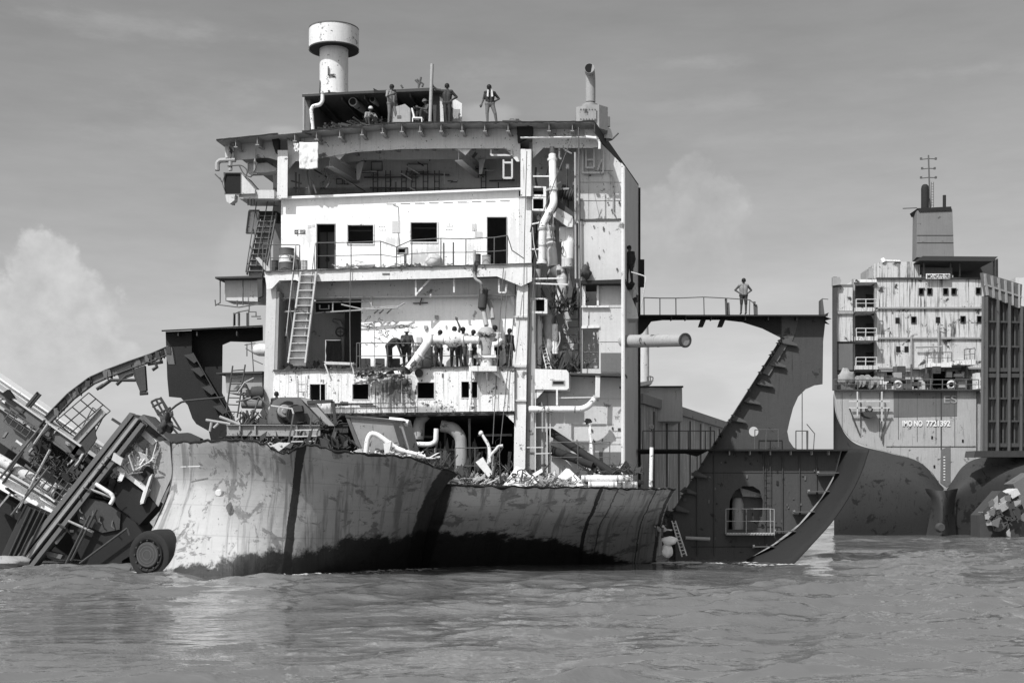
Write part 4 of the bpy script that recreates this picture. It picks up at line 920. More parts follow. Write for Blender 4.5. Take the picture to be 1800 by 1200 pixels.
drum('gas_bottle', 'stubby dark gas bottle before the right doorway of the upper balcony', 839, 468, .5, 6, 21, 'rust_dark')
drum('gas_bottle', 'stubby grey tank next to the dark bottle before the right doorway', 855, 468, .5, 7.5, 19, 'grey_mid')
o = MB().prism(on(A, [(449, 453), (455, 452), (476, 474), (468, 478)], .2), N*.05).build('plank', 'wood'); tag(o, 'loose wooden plank leaning at the foot of the dark stairway', 'plank')
ps = thing('junction_box', P(706, 468, .5), 'small electric box on a post at the upper balcony rail between the windows', 'box')
slab(ps, 'box', 'grey_mid', A, rect(697, 434, 716, 446), .2, .25, [rect(700, 437, 712, 444)]); slab(ps, 'box_back', 'black', A, rect(698, 435, 714, 445), .4, .02); slab(ps, 'post', 'rail', A, rect(710, 446, 714, 470), .25, .08)
# rolled tarpaulin bundle
def lump(par, name, mat, c, r, seed, sq=(1, 1, .7), n=20, amp=.3, **k):
    mb = MB(); rows = []
    for i in range(n//2+1):
        th = math.pi*i/(n//2); row = []
        for j in range(n+1):
            ph = 2*math.pi*(j % n)/n; d = V(math.sin(th)*math.cos(ph), math.sin(th)*math.sin(ph), math.cos(th))
            q = r*(1+amp*noise.noise(d*1.8+V(seed, 0, 0))+amp*.4*noise.noise(d*5+V(seed, 3, 0))); row.append(c+V(d.x*q*sq[0], d.y*q*sq[1], d.z*q*sq[2]))
        rows.append(row)
    mb.grid(rows); return mb.build(name, mat, par, True, ang=80)
tag(lump(None, 'cloth_bundle', 'grey_light', P(762, 459, .6), .42, 3), 'crumpled pale bundle lying under the right window on the upper balcony', 'bundle')
tag(lump(None, 'sack', 'white_worn', P(641, 466, .6), .22, 7, (2, 1, .6)), 'white slumped sack on the upper balcony under the left window', 'sack')
def scrap(name, label, fr, x0, x1, yb, off0, off1, n, hmax, mat, seed, wire=.4):
    r = random.Random(seed); mb = MB()
    for k in range(n):
        x = r.uniform(x0, x1); y = yb(x) if callable(yb) else yb; p = fr(x, y, r.uniform(off0, off1)); l = r.uniform(.2, .9)
        if r.random() < wire:
            q = [p]
            for j in range(5): q.append(q[-1]+V(r.uniform(-.25, .25), r.uniform(-.15, .15), r.uniform(-.12, .2)*hmax*1.4))
            mb.tube(smooth_path(q, 2), r.uniform(.012, .03), 5)
        elif r.random() < .5: mb.beam(p, p+V(r.uniform(-l, l), r.uniform(-.3, .3), r.uniform(-.05, hmax)), r.uniform(.03, .1), r.uniform(.02, .08))
        else:
            a, b = V(r.uniform(-.4, .4), r.uniform(-.2, .2), r.uniform(0, hmax*.8)), V(r.uniform(-.3, .3), r.uniform(-.2, .2), r.uniform(-.1, hmax*.6)); mb.prism([p, p+a, p+a+b, p+b*.8], V(.01, .03, .01))
    return tag(mb.build(name, mat), label, 'scrap', kind='stuff')
scrap('balcony_scrap', 'tangle of scrap metal and wire along the upper balcony floor', A, 600, 800, 471, .3, 1.2, 70, .25, 'grey_mid', 4)
scrap('balcony_scrap', 'dark scrap heap on the lower balcony beneath the white stairway', A, 500, 640, 652, .4, 3, 90, .5, 'rust_dark', 5)
scrap('balcony_scrap', 'dark scrap along the lower balcony floor behind the workers', A, 640, 900, 650, .3, 1.1, 80, .35, 'rust_dark', 6)
o = thing('work_bench', P(596, 650, .2), 'low grey bench at the edge of the lower balcony right of the stairway', 'bench')
slab(o, 'top', 'grey_light', A, [(569, 635), (622, 637), (620, 641), (573, 640)], -.1, .5)
for a, b in (((571, 639), (579, 661)), ((618, 640), (624, 662))): MB().beam(P(*a, -.1), P(*b, -.12), .06, .06).build('leg', 'grey_light', o)
hanging_cloth('hanging_sheet', 'black sheet hanging before the back wall of the lower balcony', 573, 598, 600, 645, 3.2, 'rust_dark', 13, 1)
o = thing('valve_pipe', P(600, 600, 4), 'curved grey valve pipe with a hand wheel on the shaded balcony wall', 'pipe')
pipe(o, 'pipe', 'pipe_grey', [P(587, 563, 3.9), P(597, 565, 3.6), P(602, 575, 3.6), P(602, 640, 3.6)], .1)
MB().lathe(P(598, 583, 3.4), V(0, 1, 0), [(.20, 0), (.24, .03), (.2, .06), (.16, .03), (.20, 0)], 20).build('hand_wheel', 'rail', o, True); MB().beam(P(593, 583, 3.42), P(603, 583, 3.42), .03).build('spoke', 'rail', o); MB().beam(P(598, 578, 3.42), P(598, 588, 3.42), .03).build('spoke', 'rail', o)

# the big white pipe run with the bulb, and the strainer
pr = thing('white_pipe_run', P(760, 640, -.5), 'big white pipe with a round bulb slanting across the lower balcony rail', 'pipe')
MB().tube(smooth_path([P(717, 649, -.75), P(723, 643, -.7), P(751, 603, -.35), P(758, 597, -.3), P(785, 596.5, -.3)], 6), 7.3/FPX*60, 16).build('slanted_pipe', 'pipe_white', pr, True)
MB().lathe(P(716.5, 649.5, -.76), P(723, 643, -.7)-P(716.5, 649.5, -.76)+V(0, .35, 0), [(.0, -.004), (.145, -.004), (.20, -.01), (.22, 0), (.22, .05), (.18, .06)], 20).build('pipe_flange', 'rust_dark', pr, True)
MB().lathe(P(717, 649, -.8), V(.3, 1, .2), [(0, 0), (.13, 0), (.13, .01)], 16).build('pipe_mouth', 'black', pr)
for t in ((737, 625), (760, 597), (779, 596.5), (814, 597)):
    d = P(751, 603, -.35)-P(723, 643, -.7) if t[0] < 745 else V(1, -.14, 0)
    MB().lathe(P(t[0], t[1], -.3 if t[0] > 745 else -.53), d, [(.18, -.04), (.24, -.04), (.24, .04), (.18, .04)], 18).build('pipe_flange', 'pipe_white' if t[0] != 760 else 'pipe_grey', pr, True)
bc2 = P(797, 596, -.3); MB().lathe(bc2, V(1, -.14, 0), [(.18, -.42), (.27, -.3), (.335, -.12), (.345, 0), (.335, .12), (.27, .3), (.18, .42)], 24).build('bulb', 'pipe_white', pr, True)
MB().tube([P(808, 597, -.3), P(842, 597, -.3)], 6.5/FPX*60, 16).build('straight_pipe', 'pipe_white', pr, True)
pipe(pr, 'drop_pipe', 'pipe_white', [P(827, 600, -.32), P(827, 712, -.3), P(829, 718, -.3), P(832, 714, -.3)], 2.6/FPX*60, 10)
for y in (614, 640): MB().lathe(P(827, y, -.31), V(0, 0, 1), [(.06, -.04), (.1, -.04), (.1, .04), (.06, .04)], 12).build('pipe_flange', 'pipe_white', pr, True)
sn = thing('strainer_vessel', P(856, 643, .1), 'pale domed strainer vessel on a bracket shelf at the lower balcony edge', 'vessel')
c = P(855, 640, .15); k = c.y/FPX
MB().lathe(V(c.x, c.y, P(855, 640, .15).z), V(0, 0, 1), [(11*k, -.12), (11*k, 14*k), (12*k, 14*k)], 20).build('pedestal', 'white_worn', sn, True)
slab(sn, 'base_plate', 'white_worn', A, rect(832, 624, 872, 628), -.2, .8)
z = P(855, 624, .15).z
MB().lathe(V(c.x, c.y, z), V(0, 0, 1), [(12*k, 0), (13*k, .2), (13.5*k, 22*k), (14*k, 34*k), (17.5*k, 34*k), (17.5*k, 37.5*k), (15*k, 38*k), (14*k, 43*k), (9*k, 48*k), (3*k, 50*k), (0, 50*k)], 28).build('vessel_body', 'pipe_grey', sn, True)
for q in range(14):
    a = q*math.pi/7; MB().lathe(V(c.x+math.cos(a)*16.3*k, c.y+math.sin(a)*16.3*k, z+33*k), V(0, 0, 1), [(0, 0), (1.2*k, 0), (1.2*k, 6*k), (0, 6*k)], 6).build('bolt', 'grey_light', sn)
for x in (843, 866): slab(sn, 'leg', 'white_worn', A, [(x-3, 624), (x-2, 606), (x+2, 606), (x+3, 624)], -.22, .1)
pipe(sn, 'riser', 'pipe_grey', [P(855, 572, .2), P(850, 548, .4), P(848, 524, .6), P(852, 522, .8), P(884, 523, .9)], .11); pipe(sn, 'riser', 'pipe_grey', [P(866, 560, .5), P(864, 540, .7), P(856, 526, .9)], .1)
MB().lathe(P(847, 545, .35), V(.1, 0, 1), [(.1, 0), (.2, .1), (.2, .9), (.1, 1)], 10).build('lagging', 'rust_dark', sn, True)
MB().tube(smooth_path([P(834, 440, -.05), P(834, 490, -.1), P(847, 497, -.1), P(847, 520, .3)]), .06, 8).build('feed_pipe', 'pipe_grey', sn, True)
pipe(sn, 'outlet', 'pipe_white', [P(866, 606, 0), P(876, 604, 0), P(880, 598, .2)], .12)
slab(sn, 'shelf', 'white_worn', A, [(828, 643), (873, 643), (873, 652), (828, 652)], -.75, .75)
for q in ([(830, 652), (836, 652), (834, 668)], [(853, 652), (857, 652), (856, 668)], [(862, 652), (873, 652), (878, 664)]): slab(sn, 'shelf_bracket', 'white_worn', A, q, -.5, .48)
o = thing('lagged_pipe', P(665, 665, -.3), 'broken white-lagged pipe slanting along the lower wall above the windows', 'pipe')
pp = [P(706, 655, -.35), P(690, 657, -.35), P(664, 661, -.35), P(645, 667, -.35), P(623, 671, -.35)]
MB().tube(spline(pp, 24), [.11+.03*noise.noise(V(i*.7, 0, 0)) for i in range(25)], 12).build('lagging', 'pipe_white', o, True)
for x, y, l in ((650, 664, .34), (668, 660, .2)): MB().tube([P(x-3, y, -.35), P(x+6, y-1.5, -.35)], .17, 12).build('collar', 'pipe_grey', o, True)
MB().tube([P(700, 655, -.35), P(709, 653, -.4)], .09, 10).build('end_stub', 'rust_dark', o, True)
scrap('wire_tangle', 'tangle of wires hanging on the broken lagged pipe above the lower windows', A, 624, 700, 660, -.5, -.3, 40, .35, 'rust_dark', 8, .9)
MB().lathe(P(736, 655, -.25), V(0, 1, 0), [(0, .02), (.15, .02), (.15, 0), (.18, 0), (.18, .26)], 18).build('pipe_socket', 'rust_dark', sup, True)
o = thing('crane_hook', P(713, 687, -.4), 'rusty lifting hook hanging over the lower wall below the slanted white pipe', 'hook')
MB().tube([P(711, 652, -.42), P(711, 664, -.42)], .02, 6).build('chain', 'rail', o); MB().lathe(P(712, 664, -.42), V(0, 0, -1), [(.02, 0), (.13, .08), (.15, .2), (.1, .32), (.03, .36)], 12).build('block', 'rust_dark', o, True)
MB().tube(spline([P(712, 677, -.42), P(716, 681, -.42), P(714, 687, -.42), P(710, 685, -.42)], 10), .045, 8).build('hook', 'rust_dark', o, True)
for x in (643, 668, 690, 695):
    MB().box(P(x, 644, .9), .4, .3, .7).build('bitt', 'rust_dark', sup)
o = thing('air_compressor', P(745, 640, 1), 'dark wheeled machine standing on the lower balcony between the workers', 'machine')
slab(o, 'body', 'rust_dark', A, [(733, 607), (757, 607), (757, 640), (733, 640)], .6, .5); MB().lathe(P(750, 640, .5), V(0, 1, 0), [(0, 0), (.1, 0), (.26, .03), (.3, .06), (.3, .16), (.26, .2)], 20).build('wheel', 'rubber', o, True); MB().tube([P(757, 612, .6), P(764, 605, .6), P(764, 616, .6)], .03, 6).build('hose', 'rubber', o, True)
slab(o, 'panel', 'grey_light', A, rect(732, 592, 741, 602), 1.22, .06)

# ================================================================== pipe shaft on the right
vp = thing('lagged_riser_pipe', P(960, 470, .5), 'tall white lagged pipe with a double bend in the shaft right of the main column', 'pipe')
MB().tube(smooth_path([P(971, 272, .9), P(972.5, 340, .6), P(974, 358, .5), P(955, 393, .5), P(953.5, 410, .5), P(953, 463, .7)], 5), 6.8/FPX*59, 16).build('lagging', 'pipe_white', vp, True)
for x, y, of, rr in ((970.5, 266, .9, 5), (971, 281, .9, 9), (972.5, 333, .6, 8.5), (953, 403, .5, 8), (953, 462, .7, 10), (953.5, 432, .6, 7.6)):
    MB().lathe(P(x, y, of), V(0, 0, 1), [(.1, -.05), (rr/FPX*59, -.05), (rr/FPX*59, .05), (.1, .05)], 18).build('clamp_ring', 'white_worn' if rr > 8.2 else 'grey_mid', vp, True)
MB().tube([P(970.5, 274, .9), P(970.5, 258, .9)], .1, 12).build('neck', 'pipe_grey', vp, True)
def duct_end(x0, y0, x1, y1, off, dep, label):
    o = thing('square_duct', P((x0+x1)/2, y1, off), label, 'duct')
    slab(o, 'casing', 'white_worn', A, [(x0-2, y0-3), (x1+5, y0-2), (x1+5, y1+4), (x0-2, y1+3)], off, .06, [rect(x0, y0, x1, y1)])
    for q in ([(x0-2, y0-3), (x0-1, y0-3), (x0-1, y1+3), (x0-2, y1+3)], [(x1+4, y0-2), (x1+5, y0-2), (x1+5, y1+4), (x1+4, y1+4)], [(x0-1, y0-3), (x1+4, y0-2), (x1+4, y0-1), (x0-1, y0-2)], [(x0-1, y1+2), (x1+4, y1+3), (x1+4, y1+4), (x0-1, y1+3)]): slab(o, 'side', 'grey_light', A, q, off+.07, dep)
    slab(o, 'inside', 'black', A, rect(x0-1, y0-1, x1+3, y1+2), off+.5, .04)
duct_end(937, 330, 955, 342, .9, 1.6, 'upper open square duct mouth beside the lagged riser pipe')
duct_end(937, 349, 955, 367, .8, 1.7, 'middle open square duct mouth with white rim beside the lagged riser pipe')
duct_end(934, 526, 957, 547, .5, 1.6, 'lowest open square duct mouth in the shaft below the upper balcony level')
sd = thing('slanted_duct', P(990, 398, 1.2), 'pale slanted sheet-metal duct beneath the bend of the lagged riser pipe', 'duct')
MB().prism(on(A, [(972, 379), (981, 365), (1007, 381), (1007, 398), (997, 398)], 1.0), N*1.2).build('sloped_box', 'grey_light', sd)
slab(sd, 'lower_face', 'white_worn', A, [(972, 380), (998, 399), (1006, 399), (1006, 395), (978, 372)], .95, .04)
slab(sd, 'down_box', 'white_worn', A, rect(983, 399, 1008, 425), 1.3, .9)
slab(sd, 'upper_edge', 'rust_dark', A, [(981, 352), (1012, 376), (1012, 384), (981, 364)], 1.05, .3)
o = thing('white_canister', P(998, 470, 1.1), 'white cylindrical canister hanging in the shaft left of the pale corner panel', 'tank')
MB().lathe(P(998, 470, 1.2), V(0, 0, 1), [(0, 0), (.27, .0), (.28, .03), (.28, .36), (.285, .37), (.28, .39), (.28, 1.08), (.25, 1.12), (0, 1.12)], 22).build('canister', 'white_worn', o, True); MB().lathe(P(988, 440, .9), V(1, .3, 0), [(.16, 0), (.19, .02), (.16, .04)], 16).build('hand_wheel', 'rust_dark', o, True)
for q, (pts, r, mt, lab) in enumerate((
    ([(966, 396), (966, 420), (969, 436), (972, 468)], .24, 'grey_light', 'lumpy grey lagged pipe right behind the white riser pipe'),
    ([(944, 474), (944, 530), (943, 560)], .2, 'pipe_grey', 'grey pipe below the white riser in the shaft'),
    ([(986, 336), (1010, 344)], .28, 'rust_dark', 'torn dark lagging lying across the shaft beside the riser bend'),
    ([(975, 470), (988, 492), (985, 540)], .26, 'grey_light', 'torn pale lagging hanging in the middle of the shaft'),
    ([(946, 555), (947, 600), (945, 648)], .16, 'pipe_white', 'mottled pipe standing left in the lower shaft'),
    ([(964, 552), (965, 640)], .2, 'pipe_grey', 'thick grey pipe standing in the lower shaft'),
    ([(975, 570), (976, 622)], .15, 'pipe_white', 'pale capped pipe right of the thick grey pipe in the lower shaft'))):
    pp = spline([P(x, y, 1.5) for x, y in pts], 20)
    tag(MB().tube(pp, [r*(1+.35*noise.noise(V(i*.5, q*7, 0))) for i in range(21)], 12).build('lagged_pipe', mt, None, True), lab, 'pipe')
for a, b in (((935, 438, .6), (958, 438, .6)), ((935, 394, .6), (953, 390, .6)), ((937, 310, .8), (966, 310, .8)), ((935, 490, .3), (990, 489, .3)), ((936, 498, .3), (998, 500, .3)), ((960, 335, .8), (985, 320, 1.4)), ((1005, 270, 1), (990, 262, 1)), ((978, 470, 1.5), (978, 545, 1.5)), ((1000, 480, 1.5), (1002, 545, 1.5))):
    MB().beam(P(*a), P(*b), .06, .06).build('shaft_bracket', 'white_worn', sup)
scrap('shaft_scrap', 'dark torn cables and fittings in the shaft below the ledge', A, 965, 1022, 540, .8, 2.2, 70, 1.1, 'rust_dark', 31, .5)
scrap('shaft_scrap', 'dark motor parts and cables at the foot of the shaft doorway', A, 965, 1022, 652, .6, 2.2, 70, .9, 'rust_dark', 32, .45)
MB().lathe(P(994, 628, 1.4), V(1, .2, 0), [(0, -.3), (.25, -.3), (.3, -.2), (.3, .25), (.2, .3), (0, .32)], 16).build('motor', 'rust_dark', sup, True)
tag(lump(None, 'valve_cluster', 'rust_dark', P(1030, 478, .0), .22, 12, (1, 1, 1.2), amp=.6), 'rusty chain block hanging at the ledge corner beside the riser pipes', 'chain block')
o = thing('tank_box', P(970, 686, .2), 'pale flat tank box with a slot under the shaft right of the main column', 'tank')
slab(o, 'body', 'white_worn', A, [(940, 648), (996, 650), (1000, 656), (1000, 682), (996, 685), (940, 684)], .1, 1.4); slab(o, 'slot', 'black', A, rect(972, 670, 991, 675), .07, .03)
slab(o, 'slot_frame', 'grey_mid', A, rect(970, 668, 993, 677), .075, .02, [rect(972, 670, 991, 675)]); slab(o, 'foot', 'white_worn', A, [(943, 685), (957, 685), (943, 701)], .2, .1)
o = thing('elbow_pipe', P(990, 722, -.1), 'rust-flecked white pipe with an upturned elbow on the lower right wall', 'pipe')
MB().tube(smooth_path([P(930, 719, .0), P(1022, 719, .0), P(1034, 714, .0), P(1047, 700, .0)], 5), 5.6/FPX*59, 14).build('pipe', 'pipe_white', o, True); MB().lathe(P(1048, 699, .0), V(-.7, 0, -.7), [(0, -.03), (.14, -.03), (.17, 0), (.17, .06)], 16).build('flange', 'pipe_grey', o, True)
for x in (957, 1010): MB().lathe(P(x, 719, 0), V(1, 0, 0), [(.13, -.03), (.16, -.03), (.16, .03), (.13, .03)], 14).build('flange', 'pipe_grey', o, True)
MB().beam(P(979, 685, .1), P(979, 712, .1), .08).build('hanger', 'white_worn', o); MB().beam(P(1051, 655, .3), P(1050, 698, .3), .2, .06).build('hanger', 'white_worn', o)
for a, b in (((982, 699), (1044, 698)), ((992, 725), (992, 757)), ((940, 751), (990, 751)), ((961, 725), (962, 835)), ((967, 725), (967, 835)), ((926, 786), (955, 786)), ((940, 797), (970, 796)), ((935, 690), (935, 740)), ((941, 690), (941, 835))): MB().beam(P(*a, .3), P(*b, .3), .05, .05).build('service_bar', 'rail_light', sup)
slab(sup, 'lower_column', 'grey_mid', A, [(941, 690), (961, 690), (961, 835), (941, 835)], .9, .25)
slab(sup, 'notice_plate', 'grey_light', A, rect(1079, 742, 1094, 757), 1.17, .02); slab(sup, 'notice_plate', 'ink', A, rect(1086, 752, 1091, 757), 1.15, .015); slab(sup, 'notice_plate', 'grey_light', A, rect(1080, 759, 1092, 768), 1.17, .02)
o = thing('broken_post', P(1036, 803, .3), 'split white post with a torn head before the lower right wall', 'post')
slab(o, 'shaft', 'white_rusty', A, jag([(1033, 742), (1039, 745), (1040, 775), (1043, 802)], .7, 8, rng)+[(1035, 803), (1036, 775)], .3, .12); lump(o, 'torn_head', 'rust_dark', P(1034, 740, .35), .14, 5, (1, .6, .8), amp=.7)
for i, (a, b, r, lb) in enumerate((((967, 758, .9), (1084, 836, -.9), .17, 'long dark pipe slanting down across the right deck, upper of the two'), ((967, 790, 1.0), (1045, 818, -.4), .19, 'shorter dark pipe slanting below the long one on the right deck'))):
    tag(pipe(None, 'fallen_pipe', 'soot', [P(*a), P(*b)], r, 14), lb, 'pipe')
# stacked pipes on the rim
for i, (x0, x1, y, d) in enumerate(((1022, 1092, 840.5, 57.4), (1032, 1104, 840, 57.8), (1040, 1112, 840.2, 58.2), (1034, 1084, 851.5, 57.3), (1044, 1098, 851.5, 57.75), (1050, 1120, 851.5, 58.15))):
    lab = ['nearest pipe of the upper row stacked on the right hull rim', 'middle pipe of the upper row stacked on the right hull rim', 'farthest pipe of the upper row stacked on the right hull rim', 'nearest pipe of the lower row stacked on the right hull rim', 'middle pipe of the lower row stacked on the right hull rim', 'farthest pipe of the lower row stacked on the right hull rim'][i]
    o = tag(MB().tube([W(x0, y, d), W(x1, y, d)], .135, 14).build('stacked_pipe', 'pipe_white', None, True), lab, 'pipe', 'pipes stacked on the hull rim')
    for t in (.08, .9): MB().lathe(W(x0+(x1-x0)*t, y, d), V(1, 0, 0), [(.135, -.04), (.15, -.04), (.15, .04), (.135, .04)], 14).build('collar', 'pipe_grey', o, True)
    MB().lathe(W(x1, y, d)+V(.005, 0, 0), V(-1, 0, 0), [(0, 0), (.11, 0), (.11, .01)], 12).build('pipe_mouth', 'black', o)
o = thing('outboard_pipe', P(1096, 600, 1), 'thick grey pipe with a dark flanged mouth jutting out to the right of the wall', 'pipe')
a, b = P(1086, 600, 1.2), W(1204, 598, 55.6); dr = (b-a).normalized()
MB().tube([a, b], [11.5/FPX*59, 10.6/FPX*57], 20).build('pipe', 'pipe_grey', o, True)
MB().lathe(b, dr, [(.24, -.1), (.27, -.08), (.30, -.02), (.30, .05), (.22, .05), (.21, -.2), (0, -.2)], 24).build('flange', 'rust_dark', o, True)
for t in (.35, .62): MB().lathe(a.lerp(b, t), dr, [(.25, -.01), (.275, -.01), (.275, .01), (.25, .01)], 20).build('weld_ring', 'pipe_grey', o, True)
o = thing('bollard_lamp_post', W(1145, 853, 59), 'white post with a round dark head standing at the right end of the hull rim', 'post')
MB().tube([W(1144, 855, 58.5), W(1145.5, 786, 58.5)], 3.4/FPX*58.5, 12).build('post', 'pipe_white', o, True); MB().tube([W(1145.5, 787, 58.5), W(1145.5, 754, 58.5)], 1.6/FPX*58.5, 8).build('stem', 'rust_dark', o, True); MB().lathe(W(1145.5, 750, 58.4), V(0, 1, 0), [(.03, -.05), (.1, -.05), (.12, 0), (.1, .08), (.03, .08)], 14).build('head', 'rust_dark', o, True)
pipe(sup, 'side_davit', 'rail_light', [P(1109, 478, .5), P(1136, 486, .5), P(1134, 500, .5), P(1127, 540, .6)], .03, 6)
# debris on the right deck rim
FD = Fr(900, 57.6, 0)
for i, (q, mt, lab) in enumerate((([(885, 852), (907, 819), (918, 822), (944, 848), (930, 856)], 'white_worn', 'large tilted white plate lying on the rim right of centre'), ([(980, 838), (995, 823), (1000, 824), (1030, 852), (1015, 854)], 'white_worn', 'smaller tilted white plate on the rim near the stacked pipes'), ([(836, 812), (848, 803), (866, 832), (858, 838)], 'grey_light', 'torn light plate standing behind the deck rail'), ([(838, 852), (846, 842), (862, 855)], 'rust_dark', 'dark pointed plate on the rim left of the white plate'), ([(868, 852), (884, 840), (895, 854)], 'grey_dark', 'dark folded plate at the foot of the large white plate'), ([(1041, 852), (1050, 848), (1066, 856)], 'white_worn', 'small white plate corner on the rim under the stacked pipes'), ([(930, 836), (952, 823), (954, 829), (936, 840)], 'white_worn', 'slim white strip lying behind the large tilted plate'))):
    o = MB().prism([FD(x, y, -.4+.2*(i % 3)+(856-y)*.012) for x, y in q], V(.02, .05, .01)).build('scrap_plate', mt); tag(o, lab, 'plate', 'torn plates on the rim')
scrap('deck_scrap', 'white and grey scrap heaped along the right hull rim', FD, 806, 1010, lambda x: 851-(x-806)*.002, -.5, 1.2, 80, .5, 'grey_light', 41, .35)
scrap('deck_scrap', 'grey rusty scrap mixed among the white scrap on the right rim', FD, 806, 1015, 850, -.5, 1.2, 150, .5, 'grey_mid', 46, .45)
scrap('deck_wires', 'dark tangle of wires and rods over the right deck scrap', FD, 800, 1060, 848, -.5, 1.5, 130, .9, 'rust_dark', 42, .75)
scrap('rim_scrap', 'dark jumble of torn steel along the deck edge by the wall corner', FD, 1040, 1120, 832, 0, 1.2, 60, .5, 'rust_dark', 43, .4)
scrap('rim_scrap', 'white insulation scraps along the stern rim before the tilted tank', Fr(680, 55.4, 0), 625, 760, lambda x: 797+(x-625)*.06, 0, .8, 80, .25, 'white_worn', 44, .2)
scrap('rim_scrap', 'dark torn steel behind the stern rim under the winch', Fr(500, 57, 0), 395, 620, 776, 0, 2, 120, .5, 'rust_dark', 45, .4)
o = thing('white_davit', W(850, 800, 58), 'short white angled davit pipe with a round end on the right deck', 'pipe'); pipe(o, 'davit', 'pipe_white', [FD(861, 812), FD(861, 785), FD(846, 762)], .07); lump(o, 'end_knob', 'pipe_white', FD(845, 761), .11, 3, (1, 1, 1), amp=.1)
MB().tube(smooth_path([FD(858, 815), FD(862, 800), FD(872, 790), FD(876, 784), FD(884, 783)], 3), .07, 10).build('lagging', 'grey_light', o, True)

# ================================================================== machinery between the stern rim and the wall
wn = thing('deck_winch', W(520, 747, 58), 'big dark mooring winch behind the stern rim at the left', 'winch')
FW = Fr(520, 58, 0)
slab(wn, 'guard_plate', 'grey_dark', FW, [(470, 747), (472, 722), (480, 705), (492, 698), (530, 698), (548, 702), (566, 724), (588, 747)], -.2, .9)
slab(wn, 'guard_edge', 'grey_mid', FW, [(528, 699), (546, 702), (588, 748), (576, 748)], -.35, .12)
MB().tube([FW(506, 726, -.25), FW(520, 728, -.7)], .36, 20).build('drum', 'rust_dark', wn, True)
for p, rr in ((FW(506, 726, -.28), .52), (FW(519, 728, -.68), .42)): MB().lathe(p, FW(542, 724, -1)-FW(506, 722, .4), [(0, -.04), (rr, -.04), (rr, .04), (0, .04)], 26).build('drum_flange', 'rust_dark', wn, True)
MB().lathe(FW(500, 722, -.75), V(.3, -1, 0), [(0, .1), (.10, .1), (.13, .04), (.24, .04), (.27, 0), (.27, -.3)], 20).build('gear_cover', 'grey_mid', wn, True)
slab(wn, 'motor', 'rust_dark', FW, [(514, 714), (530, 712), (532, 722), (516, 724)], -.9, .5)
for q in ([(490, 705), (505, 711), (520, 735), (514, 740)], [(548, 702), (560, 724), (580, 746), (572, 748), (544, 716)]): slab(wn, 'guard_rib', 'grey_dark', FW, q, -.3, .2)
for a, b in (((470, 747), (575, 748)), ((540, 707), (585, 705)), ((585, 705), (590, 745))): MB().beam(FW(*a, -.4), FW(*b, -.4), .1, .14).build('base_bar', 'rust_dark', wn)
mp = thing('machinery_platform', W(480, 768, 57.5), 'heavy grey girder platform carrying the winch above the stern rim', 'platform')
FP = Fr(480, 57.2, 0)
MB().ibeam(FP(399, 756), FP(563, 757), .3, .44).build('girder', 'grey_mid', mp); MB().ibeam(FP(398, 752, 2.4), FP(612, 752, 2.4), .3, .4).build('girder', 'rust_dark', mp)
for x in (420, 447, 520): slab(mp, 'gusset', 'grey_mid', FP, rect(x, 748, x+2.5, 765), -.13, .12)
for x0, x1 in ((430, 468), (482, 500), (540, 556)): slab(mp, 'support_leg', 'white_worn' if x0 == 430 else 'rust_dark', FP, [(x0, 766), (x0+8, 766), (x0+8, 790), (x0, 790)], .3, .3)
for q in ([(402, 772), (470, 771)], [(396, 779), (460, 777)], [(470, 762), (500, 790)], [(415, 706), (455, 697), (470, 712)], [(455, 700), (440, 745)], [(430, 745), (446, 720), (470, 745)]): MB().tube([FP(x, y, .6) for x, y in q], .04, 6).build('stay_rod', 'rail', mp, True)
for q in ([(362, 738), (405, 745)], [(386, 732), (422, 746)], [(418, 690), (430, 672), (446, 664)], [(372, 742), (369, 758)], [(384, 744), (376, 752)]): MB().tube([FP(x, y, .2) for x, y in q], .06 if q[0][0] < 390 else .03, 8).build('loose_pipe', 'pipe_grey', mp, True)
hm = thing('hydraulic_motor', P(446, 717, 0), 'dark cluster of hydraulic motor and hoses left of the left column', 'machine')
MB().lathe(P(462, 691, .2), V(-1, -.2, 0), [(.3, 0), (.32, .2), (.28, .5), (.15, .55), (.15, .75), (0, .75)], 16).build('motor', 'rust_dark', hm, True); MB().tube([P(426, 710, 0), P(462, 711, 0)], .19, 14).build('cylinder', 'grey_dark', hm, True)
for k in range(3): MB().tube(smooth_path([P(420-k*2, 682+k*2, -.2), P(432, 672+k*3, -.2), P(440+k*3, 695, -.2), P(425, 688+k*6, -.2), P(434, 712, -.2)]), .035, 6).build('hose', 'rubber', hm, True)
scrap('platform_scrap', 'dark scrap heap on the machinery platform around the winch', FP, 405, 600, 748, .2, 2, 120, .7, 'rust_dark', 51, .45)
tt = thing('tilted_tank', W(660, 792, 56.2), 'tilted grey steel tank casing behind the stern rim below the lower wall', 'tank')
FT = Fr(660, 56.3, 0)
MB().prism([FT(610, 733, 0), FT(706, 741, -.3), FT(722, 797, -.1), FT(636, 800, .2)], V(.25, 1.6, .15)).build('casing', 'grey_mid', tt)
MB().prism([FT(607, 731, -.08), FT(613, 732, -.08), FT(640, 800, .12), FT(633, 801, .12)], V(.1, .3, 0)).build('edge_angle', 'grey_dark', tt)
MB().prism([FT(607, 729, -.1), FT(708, 739, -.4), FT(708, 742, -.4), FT(607, 733, -.1)], V(.1, .3, 0)).build('top_lip', 'rust_dark', tt)
slab(tt, 'soot_stripe', 'rust_dark', Fr(700, 56.0, 0), [(690, 742), (700, 743), (714, 796), (706, 796)], -.1, .02)
tag(pipe(None, 'capped_pipe', 'pipe_white', [W(684, 739, 56.4), W(706, 741, 56.4), W(717, 744, 56.4)], .15, 12), 'white capped pipe end lying on top of the tilted tank', 'pipe')
